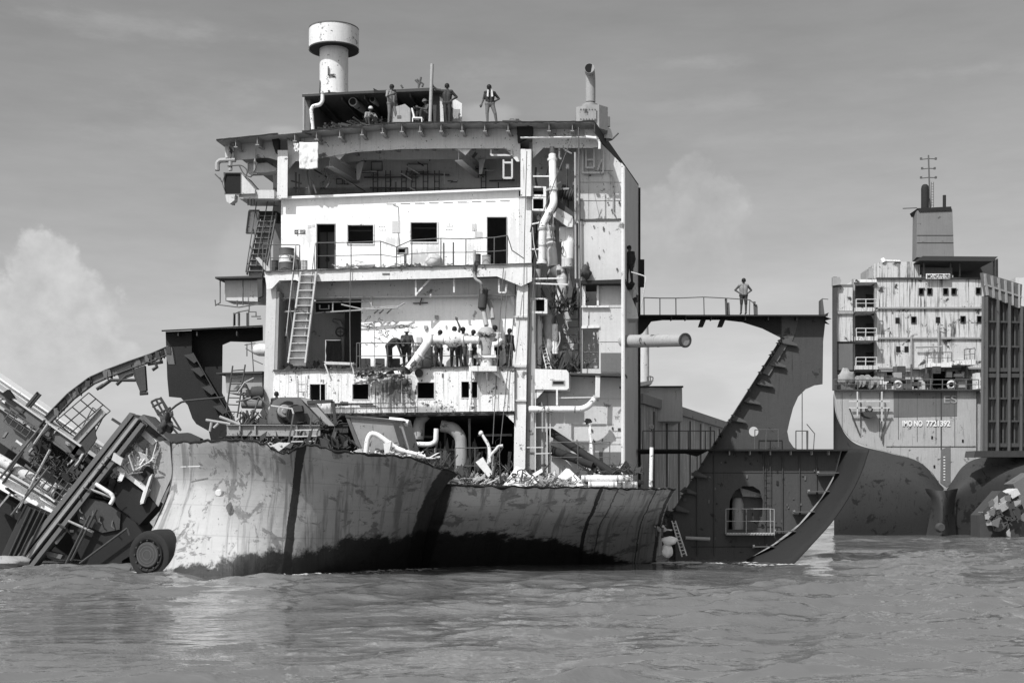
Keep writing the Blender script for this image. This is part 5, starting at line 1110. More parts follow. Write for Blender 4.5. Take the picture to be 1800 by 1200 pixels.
o = thing('bent_white_pipe', W(690, 795, 55.3), 'white lagged pipe bent like an elbow lying over the stern rim', 'pipe')
FB = Fr(690, 55.5, 0)
MB().tube(smooth_path([FB(643, 797, -.2), FB(646, 772, -.2), FB(652, 761, -.2), FB(664, 764, -.2), FB(686, 780, -.2)], 5), .105, 12).build('upper_leg', 'pipe_white', o, True)
MB().tube(spline([FB(683, 778, -.2), FB(702, 790, -.2), FB(725, 796, -.25), FB(748, 802, -.3)], 18), [.125+.05*noise.noise(V(i*.6, 3, 0))-.004*i for i in range(19)], 12).build('lower_leg', 'pipe_white', o, True)
slab(o, 'torn_lagging', 'white_worn', FB, [(674, 779), (688, 775), (684, 795), (676, 797)], -.35, .08)
for q, r, lab in (([(720, 779), (742, 781), (757, 781), (766, 776), (767, 753)], .11, 'mottled pipe with an upturned end before the dark engine room'), ([(735, 772), (737, 740), (748, 728)], .26, 'thick grey bent pipe under the lower wall before the engine room'), ([(776, 748), (797, 752), (810, 768), (811, 800), (809, 850)], .27, 'thick elbow duct going down inside the dark engine room')):
    tag(pipe(None, 'engine_pipe', 'pipe_grey' if r > .2 else 'pipe_white', [P(x, y, .8 if r > .2 else -.8) for x, y in q], r, 16), lab, 'pipe')
for i, (x0, y0, x1, y1) in enumerate(((655, 745, 720, 742), (700, 765, 770, 768), (745, 790, 800, 790), (782, 735, 784, 840), (825, 735, 826, 850), (730, 800, 800, 802), (840, 765, 900, 764), (795, 734, 812, 736))): MB().beam(P(x0, y0, 1.5+.5*(i % 4)), P(x1, y1, 1.5+.5*(i % 4)), .1, .1).build('engine_room_pipe', 'grey_dark' if i % 2 else 'grey_mid', sup)
MB().lathe(P(810, 850, .9), V(0, 0, 1), [(.32, 0), (.32, .5), (.28, .5), (.28, .9)], 18).build('pump_base', 'grey_dark', sup, True)
scrap('rim_scrap', 'jagged dark plates and rods heaped along the whole stern rim', Fr(600, 55.6, 0), 480, 790, lambda x: 788+max(0, x-640)*.22, .2, 2.2, 170, .75, 'rust_dark', 47, .35)
scrap('engine_scrap', 'dim machinery and pipes inside the dark engine room', A, 640, 900, 830, 1, 5, 120, 1.6, 'grey_mid', 61, .3)
# ================================================================== cut hull frame to the right
rf = thing('cut_hull_frame', RG(1330, 980), 'dark cut hull frame with slanting web, catwalk and curved shell at right of centre', 'hull frame')
def circ(cx, cy, rx, ry, n=20): return [(cx+rx*math.cos(2*math.pi*k/n), cy+ry*math.sin(2*math.pi*k/n)) for k in range(n)]
# catwalk deck and its beam
MB().prism([RG(1122, 553, -.6), RG(1455, 553, -.6), RG(1455, 553, 2.2), RG(1122, 553, 2.2)], V(0, 0, -.08)).build('catwalk_deck', 'soot', rf)
slab(rf, 'catwalk_girder', 'soot', RG, [(1122, 554.5), (1372, 554.5), (1372, 593), (1340, 577), (1305, 566), (1270, 562), (1165, 562.5), (1145, 565), (1130, 585), (1122, 590)], .0, .06)
for x in (1232, 1266): slab(rf, 'cut_stiffener', 'soot', RG, [(x, 562), (x+9, 562), (x+4, 574), (x-4, 574)], -.2, .3)
for x in (1180, 1205, 1250, 1310, 1350, 1400): slab(rf, 'stiffener_end', 'rust_dark', RG, rect(x, 556, x+1.5, 562), -.5, .5)
slab(rf, 'upper_web', 'frame_dark', RG, [(1372, 555), (1452, 555), (1447, 600), (1446, 675), (1432, 677), (1416, 684), (1403, 697), (1394, 717), (1388, 740), (1384, 758), (1387, 774), (1395, 786), (1404, 790), (1248, 790), (1372, 596)], .08, .06, [circ(1325, 758, 8.5, 8.5)])
slab(rf, 'pale_web_patch', 'frame_shell', RG, [(1374, 556), (1405, 556), (1398, 585), (1392, 600), (1374, 592)], .04, .03)
# torn corner
slab(rf, 'torn_corner', 'frame_shell', RG, [(1443, 527), (1446, 524), (1450, 556), (1443, 556)], .0, .5)
for q in ([(1450, 552), (1457, 549), (1454, 556)], [(1449, 556), (1462, 560), (1452, 563)], [(1449, 562), (1458, 570), (1450, 568)]): slab(rf, 'torn_tooth', 'soot', RG, q, -.1, .06)
MB().tube([RG(1445, 525, .2), RG(1456, 526, .2)], .02, 5).build('bent_rod', 'rail', rf)
# lower web with opening
lw = [(1247, 792), (1478, 792), (1466, 835), (1443, 875), (1405, 920), (1360, 955), (1312, 984), (1312, 996), (1188, 996), (1186, 930), (1182, 900)]
slab(rf, 'lower_web', 'frame_dark', RG, lw, .1, .06, [[(1280, 930), (1283, 880), (1292, 862), (1306, 854), (1324, 854), (1336, 862), (1341, 880), (1340, 905), (1330, 930)]])
slab(rf, 'inner_tank', 'grey_dark', RG, [(1290, 862), (1300, 850), (1338, 856), (1344, 880), (1340, 935), (1290, 935)], 1.2, .5)
slab(rf, 'inner_tank', 'grey_mid', RG, [(1301, 857), (1340, 868), (1342, 874), (1306, 872)], .7, .3)
MB().lathe(RG(1297, 930, 1.0), V(0, 0, 1), [(.3, 0), (.3, 1.3), (.2, 1.6), (0, 1.65)], 14).build('inner_drum', 'grey_mid', rf, True)
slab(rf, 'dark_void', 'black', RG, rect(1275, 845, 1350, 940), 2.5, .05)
MB().prism([RG(1122, 789, -.6), RG(1526, 789, -.6), RG(1500, 789, 2.4), RG(1122, 789, 2.4)], V(0, 0, -.09)).build('lower_deck', 'soot', rf)
slab(rf, 'lower_girder', 'soot', RG, [(1122, 792), (1245, 792), (1225, 802), (1205, 797), (1122, 798)], .0, .06)
for x in (1282, 1318, 1354, 1390, 1427, 1457): slab(rf, 'deck_lug', 'grey_light', RG, rect(x, 792, x+1.4, 799), -.3, .4)
# flange along the slanting inner edge, with brackets
fp = [(1373, 594), (1340, 647), (1300, 711), (1251, 789), (1215, 845), (1180, 902)]
for (a, b), (c, d) in zip(fp, fp[1:]):
    MB().prism([RG(a, b, -.35), RG(c, d, -.35), RG(c, d, .55), RG(a, b, .55)], V(-.04, 0, -.03)).build('flange_plate', 'frame_shell', rf)
mb_f = [(1380, 600), (1360, 638), (1338, 672), (1315, 703), (1290, 735), (1222, 832), (1203, 861), (1190, 893)]
for x, y in mb_f:
    slab(rf, 'tripping_bracket', 'frame_shell', RG, [(x-8, y+2), (x+1, y-6), (x+22, y+5), (x+20, y+8), (x, y+6)], -.1, .1)
    MB().prism([RG(x-6, y+3, -.16), RG(x+20, y+8, -.16), RG(x+20, y+8, .05), RG(x-6, y+3, .05)], V(0, 0, .03)).build('bracket_lip', 'frame_dark', rf)
slab(rf, 'recess_panel', 'grey_dark', RG, [(1377, 598), (1388, 600), (1352, 660), (1340, 655)], -.02, .05)
# curved side shell reaching towards the viewer
inner = [W(1480, 790, 69.0), W(1467, 836, 69.0), W(1444, 876, 69), W(1406, 922, 69), W(1361, 957, 69), W(1306, 986, 69)]
outer = [W(1527, 789, 66.6), W(1513, 830, 66.6), W(1494, 868, 66.6), W(1465, 912, 66.6), W(1430, 952, 66.6), W(1392, 993, 66.6)]
MB().grid(surface([inner, [a.lerp(b, .5) for a, b in zip(inner, outer)], outer], 30, 4)).build('shell_plate', 'soot', rf, True, fix=False).modifiers.new('t', 'SOLIDIFY').thickness = .05
for t in (.18, .34, .5, .66, .82):
    pnt = spline(inner, 50)[int(t*50)]
    MB().beam(pnt+V(-1.0, -.25, .0), pnt+V(.05, -.25, .02), .5, .05).build('shell_stringer', 'frame_shell', rf); MB().beam(pnt+V(-1.0, -.3, .02), pnt+V(-.9, -.3, .02), .1, .16).build('shell_lug', 'grey_mid', rf)
railing(rf, RG, [(1132, 523, 553), (1160, 524, 553), (1188, 524, 553), (1237, 522, 553), (1277, 524, 553), (1318, 527, 553), (1331, 538, 553)], -.4, r=.025, mids=0)
for x, t in ((1276, 525), (1280, 532), (1326, 530), (1329, 535)): MB().tube([RG(x, t, -.3), RG(x+1, 553, -.3)], .06, 6).build('thick_post', 'rail', rf, True)
railing(rf, RG, [(1130, 757, 789), (1210, 757, 789), (1240, 757, 789), (1256, 757, 789)], .5, r=.03, mids=0)
railing(rf, RG, [(1327, 755, 789), (1347, 755, 789), (1368, 755, 789)], -.3, r=.025, mids=0); railing(rf, RG, [(1399, 757, 789), (1418, 757, 789), (1420, 757, 789)], -.3, r=.03, mids=0)
for a, b in (((1418, 745), (1432, 762)), ((1432, 761), (1430, 789)), ((1410, 690), (1410, 789))): MB().tube([RG(*a, -.2), RG(*b, -.2)], .025, 5).build('bent_rod', 'rail', rf)
pl = thing('hanging_platform', RG(1318, 940, -.4), 'small railed platform hanging on the dark lower web of the cut frame', 'platform')
slab(pl, 'grating', 'grey_mid', RG, rect(1277, 936, 1362, 940), -.6, .6); railing(pl, RG, [(1276, 894, 937), (1312, 894, 937), (1354, 894, 937), (1361, 895, 937)], -.55, r=.025, mat='grey_mid')
for k in range(16): MB().beam(RG(1279+k*5.3, 938, -.62), RG(1279+k*5.3, 936, -.62), .05, .05).build('tooth', 'rail_light', pl)
ladder(rf, RG(1342, 793, -.05), RG(1354, 793, -.05), RG(1342, 890, -.05), RG(1354, 890, -.05), 7, 'frame_dark', .02)
slab(rf, 'hull_remnant', 'hull_black', RG, [(1160, 895), (1195, 900), (1320, 985), (1320, 1000), (1185, 1000), (1165, 960)], 1.2, .2)
MB().tube([RG(1205, 945, -.3), RG(1248, 947, -.3)], .09, 8).build('fender_pipe', 'pipe_grey', rf, True)
# left counterpart
lf = thing('cut_hull_frame', RG(340, 770), 'black cut hull frame with bracketed flange at the left behind the stern hull', 'hull frame')
MB().prism([RG(284, 580, -.5), RG(462, 571, -.5), RG(462, 571, 2), RG(284, 580, 2)], V(0, 0, -.08)).build('deck_plate', 'soot', lf)
slab(lf, 'web', 'soot', RG, [(291, 583), (337, 581), (337, 620), (380, 692), (428, 775), (372, 775), (368, 758), (345, 745), (338, 735), (330, 712), (318, 699), (297, 697), (294, 665)], .0, .06)
slab(lf, 'arm', 'soot', RG, [(337, 580), (462, 574), (462, 598), (440, 601), (405, 600), (391, 606), (390, 690), (428, 770), (440, 780), (372, 780), (337, 620)], .7, .06)
for a, b in zip([(338, 620), (365, 668), (395, 718)], [(365, 668), (395, 718), (428, 775)]): MB().prism([RG(*a, -.5), RG(*b, -.5), RG(*b, .7), RG(*a, .7)], V(.04, 0, .02)).build('flange_plate', 'rust_dark', lf)
for x, y in ((331, 624), (343, 648), (362, 680), (382, 714)): slab(lf, 'tripping_bracket', 'rust_dark', RG, [(x-8, y), (x+8, y-3), (x+16, y+10), (x+10, y+14)], -.3, .3)
railing(lf, RG, [(411, 552, 572), (420, 548, 572), (437, 545, 571)], -.3, r=.03, mids=0)
for x in (412, 420, 435): MB().beam(RG(x, 550, -.2), RG(x, 572, -.2), .1, .1).build('thick_post', 'rust_dark', lf)
for x in (312, 345, 415): slab(lf, 'stiffener_end', 'rust_dark', RG, rect(x, 582, x+2, 590), -.4, .4)

# ================================================================== rest of the ship's side, running away behind
sw = thing('ship_flank', V(8, 75, 0), 'long streaked ship side running away behind the cut frame', 'ship side')
wa, wb = V(6.7, 72, 0), V(16.2, 99, 0)
zt = 8.5
dirw = (wb-wa).normalized(); nrm = V(dirw.y, -dirw.x, 0)
nseg = 9
for k in range(nseg):
    a, b = wa.lerp(wb, k/nseg), wa.lerp(wb, (k+1)/nseg-.002)
    MB().prism([a+V(0, 0, -.8), b+V(0, 0, -.8), b+V(0, 0, zt-k*.02), a+V(0, 0, zt-k*.02)], nrm*-.06-nrm*.01*(k % 2)).build('plate', 'wall_streaked', sw)
    MB().beam(a+V(0, 0, 1)+nrm*.05, a+V(0, 0, zt-.6)+nrm*.05, .08, .08).build('frame_rib', 'grey_dark', sw)
MB().beam(wa+V(0, 0, zt-.1)+nrm*.1, wb+V(0, 0, zt-.3)+nrm*.1, .25, .5).build('bulwark_rail', 'grey_mid', sw)
slab(sw, 'hatch_house', 'grey_light', Fr(1160, 76, 0), [(1115, 682), (1199, 681), (1200, 740), (1115, 740)], 0, 6)
MB().beam(W(1113, 680, 75.9), W(1201, 679.5, 75.9), .1, .1).build('house_edge', 'rust_dark', sw)
mt_ = thing('distant_crane_post', W(1134, 680, 92), 'distant pale crane post with a small platform just right of the wall', 'crane post')
FC = Fr(1134, 92, 0)
MB().tube([FC(1132, 684), FC(1132, 610), FC(1130, 560)], .35, 12).build('mast', 'grey_light', mt_, True); slab(mt_, 'platform', 'grey_dark', FC, [(1122, 672), (1148, 668), (1146, 674), (1126, 679)], -.8, 2); railing(mt_, FC, [(1138, 662, 670), (1143, 661, 670), (1148, 663, 669)], -.6, r=.04, mids=0)
for k in range(4): MB().tube([FC(1130, 575+k*5), FC(1139, 575+k*5)], .04, 5).build('rung', 'rail', mt_)

# ================================================================== ship at the right
rs = thing('beached_ship', S(1620, 940), 'large beached ship with a streaked white superstructure and dark stern at the right', 'ship')
tr_edge = [(1467, 700), (1471, 728), (1480, 752), (1496, 772), (1520, 783), (1560, 794), (1596, 803), (1622, 815), (1640, 832), (1652, 850), (1660, 858)]
tr_r = [(1668, 858), (1676, 842), (1688, 824), (1702, 812), (1716, 806)]
slab(rs, 'transom', 'hull_grey', S, [(1467, 686), (1716, 686)]+tr_r[::-1]+tr_edge[::-1], 0, .2)
slab(rs, 'painted_patch', 'grey_dark', S, [(1571, 687), (1683, 686), (1682, 731), (1571, 733)], -.03, .025)
words(rs, 'IMO NO', S, 1586, 748.5, -.07, 9.5, 'sign_white', width=35, th=.02, bold=.025); words(rs, '7721392', S, 1628, 748.5, -.07, 9.5, 'sign_white', width=42, th=.02, bold=.025)
words(rs, 'ES', S, 1657, 708, -.07, 13, 'grey_mid', width=23, th=.02)
slab(rs, 'seam', 'rust_dark', S, rect(1558, 784, 1715, 785.2), -.04, .03); slab(rs, 'rudder_stripe', 'grey_dark', S, [(1654, 790), (1671, 783), (1671, 850), (1664, 856), (1653, 848)], -.04, .03)
for k in range(9): slab(rs, 'draught_mark', 'sign_white', S, rect(1658.5, 802+k*5, 1661.5, 803.7+k*5), -.06, .015)
slab(rs, 'soot_drip', 'rust_dark', S, rect(1653.5, 690, 1655.5, 790), -.05, .02)
for x, y in ((1637, 766), (1691, 772), (1641, 817)): slab(rs, 'drain_hole', 'black', S, rect(x, y, x+3, y+5), -.05, .03)
# lower hull lobes
def lobe(name, tops, mids, bots, offs):
    rows = [[S(x, y, offs[0]) for x, y in tops], [S(x, y, offs[1]) for x, y in mids], [S(x, y, offs[2]) for x, y in bots], [G(x, -.8, 122+offs[3]) for x, y in bots]]
    return MB().grid(surface(rows, 40, 24)).build(name, 'lobe', rs, True, fix=False)
lobe('hull_lobe', [(1465, 690), (1472, 735), (1500, 777), (1560, 795), (1618, 813), (1660, 860)], [(1465, 800), (1475, 815), (1505, 828), (1560, 836), (1612, 842), (1652, 868)], [(1466, 890), (1480, 895), (1510, 898), (1555, 898), (1600, 896), (1640, 893)], (-.1, -2.2, -2.2, -1.2))
lobe('hull_lobe', [(1664, 860), (1676, 842), (1692, 820), (1716, 806), (1760, 800), (1860, 796)], [(1668, 870), (1690, 855), (1715, 842), (1745, 836), (1790, 832), (1870, 830)], [(1676, 893), (1700, 896), (1725, 897), (1760, 898), (1800, 898), (1880, 898)], (-.1, -2, -1.8, -1))
MB().grid(surface([[S(1626, 858, -2.6), S(1655, 862, -3.4), S(1684, 858, -2.6)], [S(1636, 890, -2), S(1657, 890, -4), S(1678, 890, -2)], [G(1625, -.8, 120), G(1656, -.8, 118), G(1682, -.8, 120)]], 16, 12)).build('skeg', 'lobe', rs, True, fix=False)
MB().lathe(S(1655, 927, -5.2), V(0, 1, 0), [(0, 0), (.3, 0), (.38, .1), (.42, .5)], 16).build('shaft_end', 'rust_dark', rs, True)
# main deck edge
MB().prism([S(1465, 684, -.5), S(1722, 684, -.5), S(1722, 684, 8), S(1465, 684, 8)], V(0, 0, -.12)).build('aft_deck', 'rust_dark', rs)
railing(rs, S, [(1466+k*21.2, 667, 684) for k in range(13)], -.3, r=.045, mids=1, mat='rail')
# white superstructure panels
FS = S
xs = [1541, 1551.5, 1567, 1581, 1594.5, 1648, 1727]
for r_, (y0, y1) in enumerate(((490, 540), (542, 593), (595, 646))):
    holes_y = {0: [(1619.7, 512), (1634.5, 512), (1662.6, 512), (1677, 512), (1720, 511)], 1: [(1577.8, 563), (1606.5, 562), (1649, 562), (1693, 561), (1722, 561)], 2: [(1579, 613.5), (1593.6, 613.5)]}[r_]
    for x0, x1 in zip(xs, xs[1:]):
        hs = [h for h in holes_y if x0+4 < h[0] < x1-4]; extra = [h for h in holes_y if h not in hs and x0 <= h[0] < x1]
        o = slab(rs, 'wall_panel', 'ship_white', S, rect(x0+.25, y0, x1-.25, y1), 6, .15, [rect(h[0]-3.6, h[1]-5, h[0]+3.6, h[1]+5) for h in hs])
        for h in extra: slab(o, 'window', 'black', S, rect(h[0]-3.6, h[1]-5, h[0]+3.6, h[1]+5), 5.95, .05)
        for h in hs:
            fm = MB()
            for a, b, c, d in ((-4.6, -6, 4.6, -5), (-4.6, 5, 4.6, 6), (-4.6, -5, -3.6, 5), (3.6, -5, 4.6, 5)): fm.prism(on(S, rect(h[0]+a, h[1]+b, h[0]+c, h[1]+d), 5.9), V(0, .2, 0))
            f_ = fm.build('window_frame', 'rust_dark', o); slab(f_, 'pane', 'black', S, rect(h[0]-3.6, h[1]-5, h[0]+3.6, h[1]+5), 6.4, .03)
    slab(rs, 'deck_line', 'grey_mid', S, [(1541, y1-.5), (1728, y1-.5), (1728, y1+2.5), (1541, y1+2.5)], 5.8, .3)
slab(rs, 'top_lip', 'rust_dark', S, rect(1541, 487.5, 1728, 490), 5.8, .3)
slab(rs, 'lower_front', 'ship_white', S, rect(1541, 648.5, 1727, 684), 6.3, .15, [rect(1559, 654, 1572, 678), rect(1640, 652, 1680, 682), rect(1606, 666, 1615, 682)])
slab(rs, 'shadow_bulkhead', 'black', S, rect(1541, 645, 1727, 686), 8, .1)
# stair tower with three galleries
slab(rs, 'tower_back', 'rust_dark', S, rect(1501, 492, 1541, 684), 8.4, .1)
slab(rs, 'tower_post', 'grey_mid', S, rect(1499, 490, 1503, 684), 5.9, .4); slab(rs, 'tower_post', 'grey_mid', S, rect(1537.5, 490, 1541, 684), 5.95, .3)
slab(rs, 'tower_top', 'white_rusty', S, rect(1502, 491, 1541, 496), 5.6, 3)
for y in (540, 591, 642):
    slab(rs, 'gallery_floor', 'ship_white', S, rect(1504, y, 1543, y+7), 4.6, 3.6); railing(rs, S, [(1505, y-14, y), (1522, y-14, y), (1541, y-14, y)], 4.7, r=.05, mids=1, mat='rail_light')
    slab(rs, 'gallery_back', 'rust_dark', S, rect(1504, y-38, 1541, y), 7.6, .1, [rect(1522, y-23, 1536, y-1)])  # shadow inside the galleries painted as a dark back
# left wing
for y0, y1 in ((505, 546), (552, 600), (604, 650)): slab(rs, 'wing_panel', 'ship_white' if y0 < 600 else 'grey_dark', S, rect(1471, y0, 1499, y1), 5, .2)
slab(rs, 'wing_back', 'grey_dark', S, rect(1467, 500, 1500, 684), 5.4, .2)
MB().beam(S(1467, 487, 4.8), S(1467, 686, 4.8), .35, .35).build('wing_edge', 'rust_dark', rs); slab(rs, 'wing_band', 'grey_mid', S, rect(1465, 546.5, 1500, 551.5), 4.8, .3)
MB().prism(on(S, [(1464, 487), (1477, 487), (1477, 490), (1479, 493), (1477, 500), (1464, 502)], 4.5), V(0, .5, 0)).build('wing_lamp_box', 'grey_mid', rs)
# bridge roof
slab(rs, 'roof_house', 'ship_white', S, [(1537, 464), (1548, 460), (1617, 460), (1617, 489), (1537, 489)], 7, 5); slab(rs, 'roof_house', 'grey_mid', S, rect(1527, 472, 1537, 489), 7.5, 3)
slab(rs, 'roof_seam', 'rust_dark', S, rect(1580, 462, 1580.8, 489), 6.95, .05)
MB().tube([S(1556, 458.5, 7), S(1582, 459, 7)], .09, 8).build('roof_pipe', 'pipe_white', rs, True); MB().lathe(S(1552, 457, 7), V(-.6, 0, 1), [(0, -.2), (.25, -.2), (.2, .15), (0, .2)], 10).build('searchlight', 'sign_white', rs, True)
MB().prism([S(1616, 458, 5), S(1622, 450, 6), S(1754, 451, 6), S(1746, 459, 4.6)], V(0, 8, 0)).build('canopy', 'soot', rs)
for x in (1624, 1671, 1687, 1747, 1753): MB().beam(S(x, 455, 6), S(x, 490, 6), .12, .12).build('canopy_post', 'rail', rs)
slab(rs, 'canopy_wall', 'grey_mid', S, rect(1620, 456, 1674, 489), 8.5, .1); slab(rs, 'canopy_wall', 'rust_dark', S, rect(1676, 456, 1752, 489), 11, .1)
sb = slab(rs, 'name_board', 'sign_white', S, rect(1628, 481, 1670, 490), 5.5, .08); words(sb, 'IMO.NO7721392', S, 1629, 488.6, 5.46, 6.6, 'ink', width=40, th=.02, bold=.012)
fu = MB(); fu.v = [S(1611, 452, 9), S(1677, 452, 9), S(1674, 367, 9), S(1612, 370, 9)]; fu.v += [p+V(.35, 2.6, 0) for p in fu.v]; fu.f = [[0, 1, 2, 3], [7, 6, 5, 4], [0, 4, 5, 1], [1, 5, 6, 2], [2, 6, 7, 3], [3, 7, 4, 0]]
fo = fu.build('funnel', 'funnel_grey', rs); slab(fo, 'funnel_top', 'soot', S, [(1613, 366), (1672, 363), (1673, 370), (1616, 372)], 8.9, 2.6)
for y in (413, 426): slab(fo, 'funnel_seam', 'rail', S, rect(1612, y, 1676, y+.6), 8.95, .05)
MB().lathe(S(1626, 370, 10), V(0, 0, 1), [(.37, 0), (.37, 2.1), (.33, 2.35), (.2, 2.5), (0, 2.55)], 18).build('exhaust_stack', 'soot', fo, True); MB().lathe(S(1660, 367, 10), V(0, 0, 1), [(.16, 0), (.16, 1.3), (0, 1.3)], 12).build('exhaust_stack', 'soot', fo, True)
ms = MB().tube([S(1635, 368, 11), S(1632, 273, 11)], .075, 8).build('mast', 'rail', fo, True)
for y, w_ in ((279, 13), (296, 11), (312, 13)): MB().tube([S(1632-w_, y+1.5, 11), S(1632, y, 11), S(1632+w_, y+.5, 11)], .045, 6).build('crossarm', 'rail', ms, True); [MB().box(S(1632+s_*w_, y, 11), .18, .18, .2).build('lamp', 'rail', ms) for s_ in (-1, 1)]
ladder(ms, S(1637, 320, 11), S(1641, 320, 11), S(1637, 364, 11), S(1641, 364, 11), 9, 'rail', .03); MB().tube([S(1587, 366.5, 10), S(1612, 365.5, 10)], .05, 6).build('yard', 'rail', fo, True)
# aft deck gear
tp = lump(rs, 'tarpaulin', 'grey_mid', S(1487, 664, .6), .75, 4, (.9, .5, 1.0), amp=.5)
for x, y in ((1503, 671), (1520, 669), (1534, 672)): MB().lathe(S(x, y, 1.2), V(1, .5, .1), [(0, -.35), (.55, -.35), (.55, -.28), (.3, -.28), (.3, .28), (.55, .28), (.55, .35), (0, .35)], 16).build('winch_drum', 'grey_mid', rs, True)
for x in (1579, 1673): MB().lathe(S(x, 676, -.1), V(0, 1, 0), [(.26, 0), (.42, .1), (.26, .25), (.2, .12), (.26, 0)], 18).build('life_ring', 'grey_light', rs, True)
slab(rs, 'gallery', 'white_rusty', S, [(1630, 638), (1674, 638), (1674, 645), (1630, 645)], 3.5, 3); slab(rs, 'gallery', 'white_rusty', S, [(1675, 634), (1715, 631), (1715, 641), (1675, 641)], 3, 3)
slab(rs, 'gallery_box', 'grey_light', S, [(1676, 612), (1695, 607), (1696, 632), (1677, 633)], 3.2, 1.5); railing(rs, S, [(1631, 619, 638), (1650, 619, 638), (1673, 619, 638)], 3.6, r=.04, mat='rail'); railing(rs, S, [(1695, 614, 633), (1705, 613, 632), (1714, 612, 631)], 3.1, r=.04, mat='rail')
for x in (1697, 1602, 1628): MB().beam(S(x, 640, 4), S(x, 684, 4), .14, .14).build('stanchion', 'rail', rs)
for q in ([(1602, 590), (1602, 684)], [(1650, 575), (1650, 640)], [(1546, 652), (1600, 652)], [(1575, 640), (1575, 670)], [(1610, 610), (1655, 609)], [(1640, 604), (1640, 636)]): MB().tube([S(x, y, 5.6) for x, y in q], .09, 6).build('pipe', 'grey_mid', rs, True)
r4 = random.Random(77)
for k in range(26):
    x, y = r4.uniform(1545, 1720), r4.uniform(648, 684); MB().box(S(x, y, r4.uniform(2, 5)), r4.uniform(.2, .9), .4, r4.uniform(.2, .8)).build('deck_fitting', r4.choice(['rust_dark', 'grey_mid', 'white_rusty', 'rail']), rs)
# fairlead frame
for a, b in (((1507, 688), (1507, 731)), ((1550, 688), (1550, 740)), ((1492, 705), (1564, 705)), ((1492, 716.5), (1564, 716.5))): MB().beam(S(*a, -.7), S(*b, -.7), .11, .11).build('fairlead_frame', 'rail_light', rs)
for a, b in (((1493, 717), (1512, 765)), ((1563, 717), (1548, 770)), ((1549, 730), (1552, 780))): MB().beam(S(*a, -.6), S(*b, -.1), .09, .09).build('fairlead_strut', 'rail', rs)
MB().prism(on(S, [(1516, 724), (1543, 723), (1540, 731), (1530, 734), (1520, 731)], -.9), V(0, .9, 0)).build('fairlead', 'rust_dark', rs); MB().lathe(S(1529, 719, -.8), V(0, 1, 0), [(.15, 0), (.32, .1), (.32, .5)], 14).build('fairlead_roller', 'rust_dark', rs, True)
# stern ramp at right, standing up
FR = Fr(1727, 119, -22)
rp = thing('stern_ramp', FR(1760, 790), 'ribbed dark stern ramp standing upright at the right edge of the beached ship', 'ramp')
slab(rp, 'ramp_head', 'grey_dark', FR, [(1728, 479), (1797, 500), (1794, 543), (1735, 519)], 0, .4)
for k in range(6): MB().beam(FR(1731+k*12, 481+k*3.7, -.05), FR(1736+k*11, 519+k*4.4, -.05), .16, .2).build('head_rib', 'grey_mid', rp)
MB().beam(FR(1731, 500, -.05), FR(1796, 522, -.05), .12, .16).build('head_rib', 'grey_mid', rp)
slab(rp, 'ramp_plate', 'grey_dark', FR, [(1730, 520), (1850, 552), (1850, 796), (1727, 796)], .8, .3)
for x in (1733, 1753, 1773, 1794, 1815): MB().beam(FR(x, 522+(x-1733)*.27, .1), FR(x-1, 794, .1), .22, .5).build('ramp_rib', 'ramp_rib', rp)
for x in (1743, 1763, 1783): MB().beam(FR(x, 530, .5), FR(x-1, 792, .5), .12, .3).build('ramp_rib', 'ramp_rib', rp)
for y in (565, 608, 650, 660, 700, 740, 782): MB().beam(FR(1733, y, .2), FR(1840, y+(0 if y > 640 else 3), .2), .3, .34 if y in (650, 660, 782) else .16).build('ramp_beam', 'ramp_rib', rp)
slab(rp, 'ramp_sill', 'rust_dark', FR, [(1714, 792), (1850, 792), (1850, 803), (1712, 803)], -.5, 1.2)
slab(rp, 'side_wall', 'hull_grey', S, [(1713, 684), (1730, 680), (1730, 792), (1716, 796)], .3, 2); slab(rp, 'white_stub', 'white_worn', S, rect(1716, 655, 1723, 684), 1, 1)
slab(rp, 'side_house', 'grey_light', S, [(1785, 488), (1860, 488), (1860, 800), (1790, 800)], 8, 2)
# scrap block at lower right
sk = thing('sunken_wreckage', S(1770, 940, -8), 'pale broken block of wreckage in the water before the right ship', 'wreckage')
FK = Fr(1770, 113, 0)
for q, mt, of in (([(1722, 905), (1760, 862), (1772, 868), (1800, 905), (1790, 950), (1722, 950)], 'rust_dark', 0), ([(1735, 900), (1772, 880), (1778, 890), (1742, 911)], 'grey_mid', -1.2), ([(1781, 850), (1812, 830), (1830, 880), (1800, 895)], 'grey_dark', .5), ([(1772, 866), (1788, 858), (1794, 868), (1780, 876)], 'grey_light', -.6), ([(1744, 912), (1758, 903), (1768, 928), (1756, 934)], 'grey_dark', -1)): slab(sk, 'block', mt, FK, q, of, 2.2)
for k in range(10): MB().beam(FK(1740+r4.uniform(0, 55), 880+r4.uniform(0, 50), -1.3), FK(1740+r4.uniform(0, 60), 890+r4.uniform(0, 45), -1.3), .1, .1).build('bar', 'rust_dark', sk)

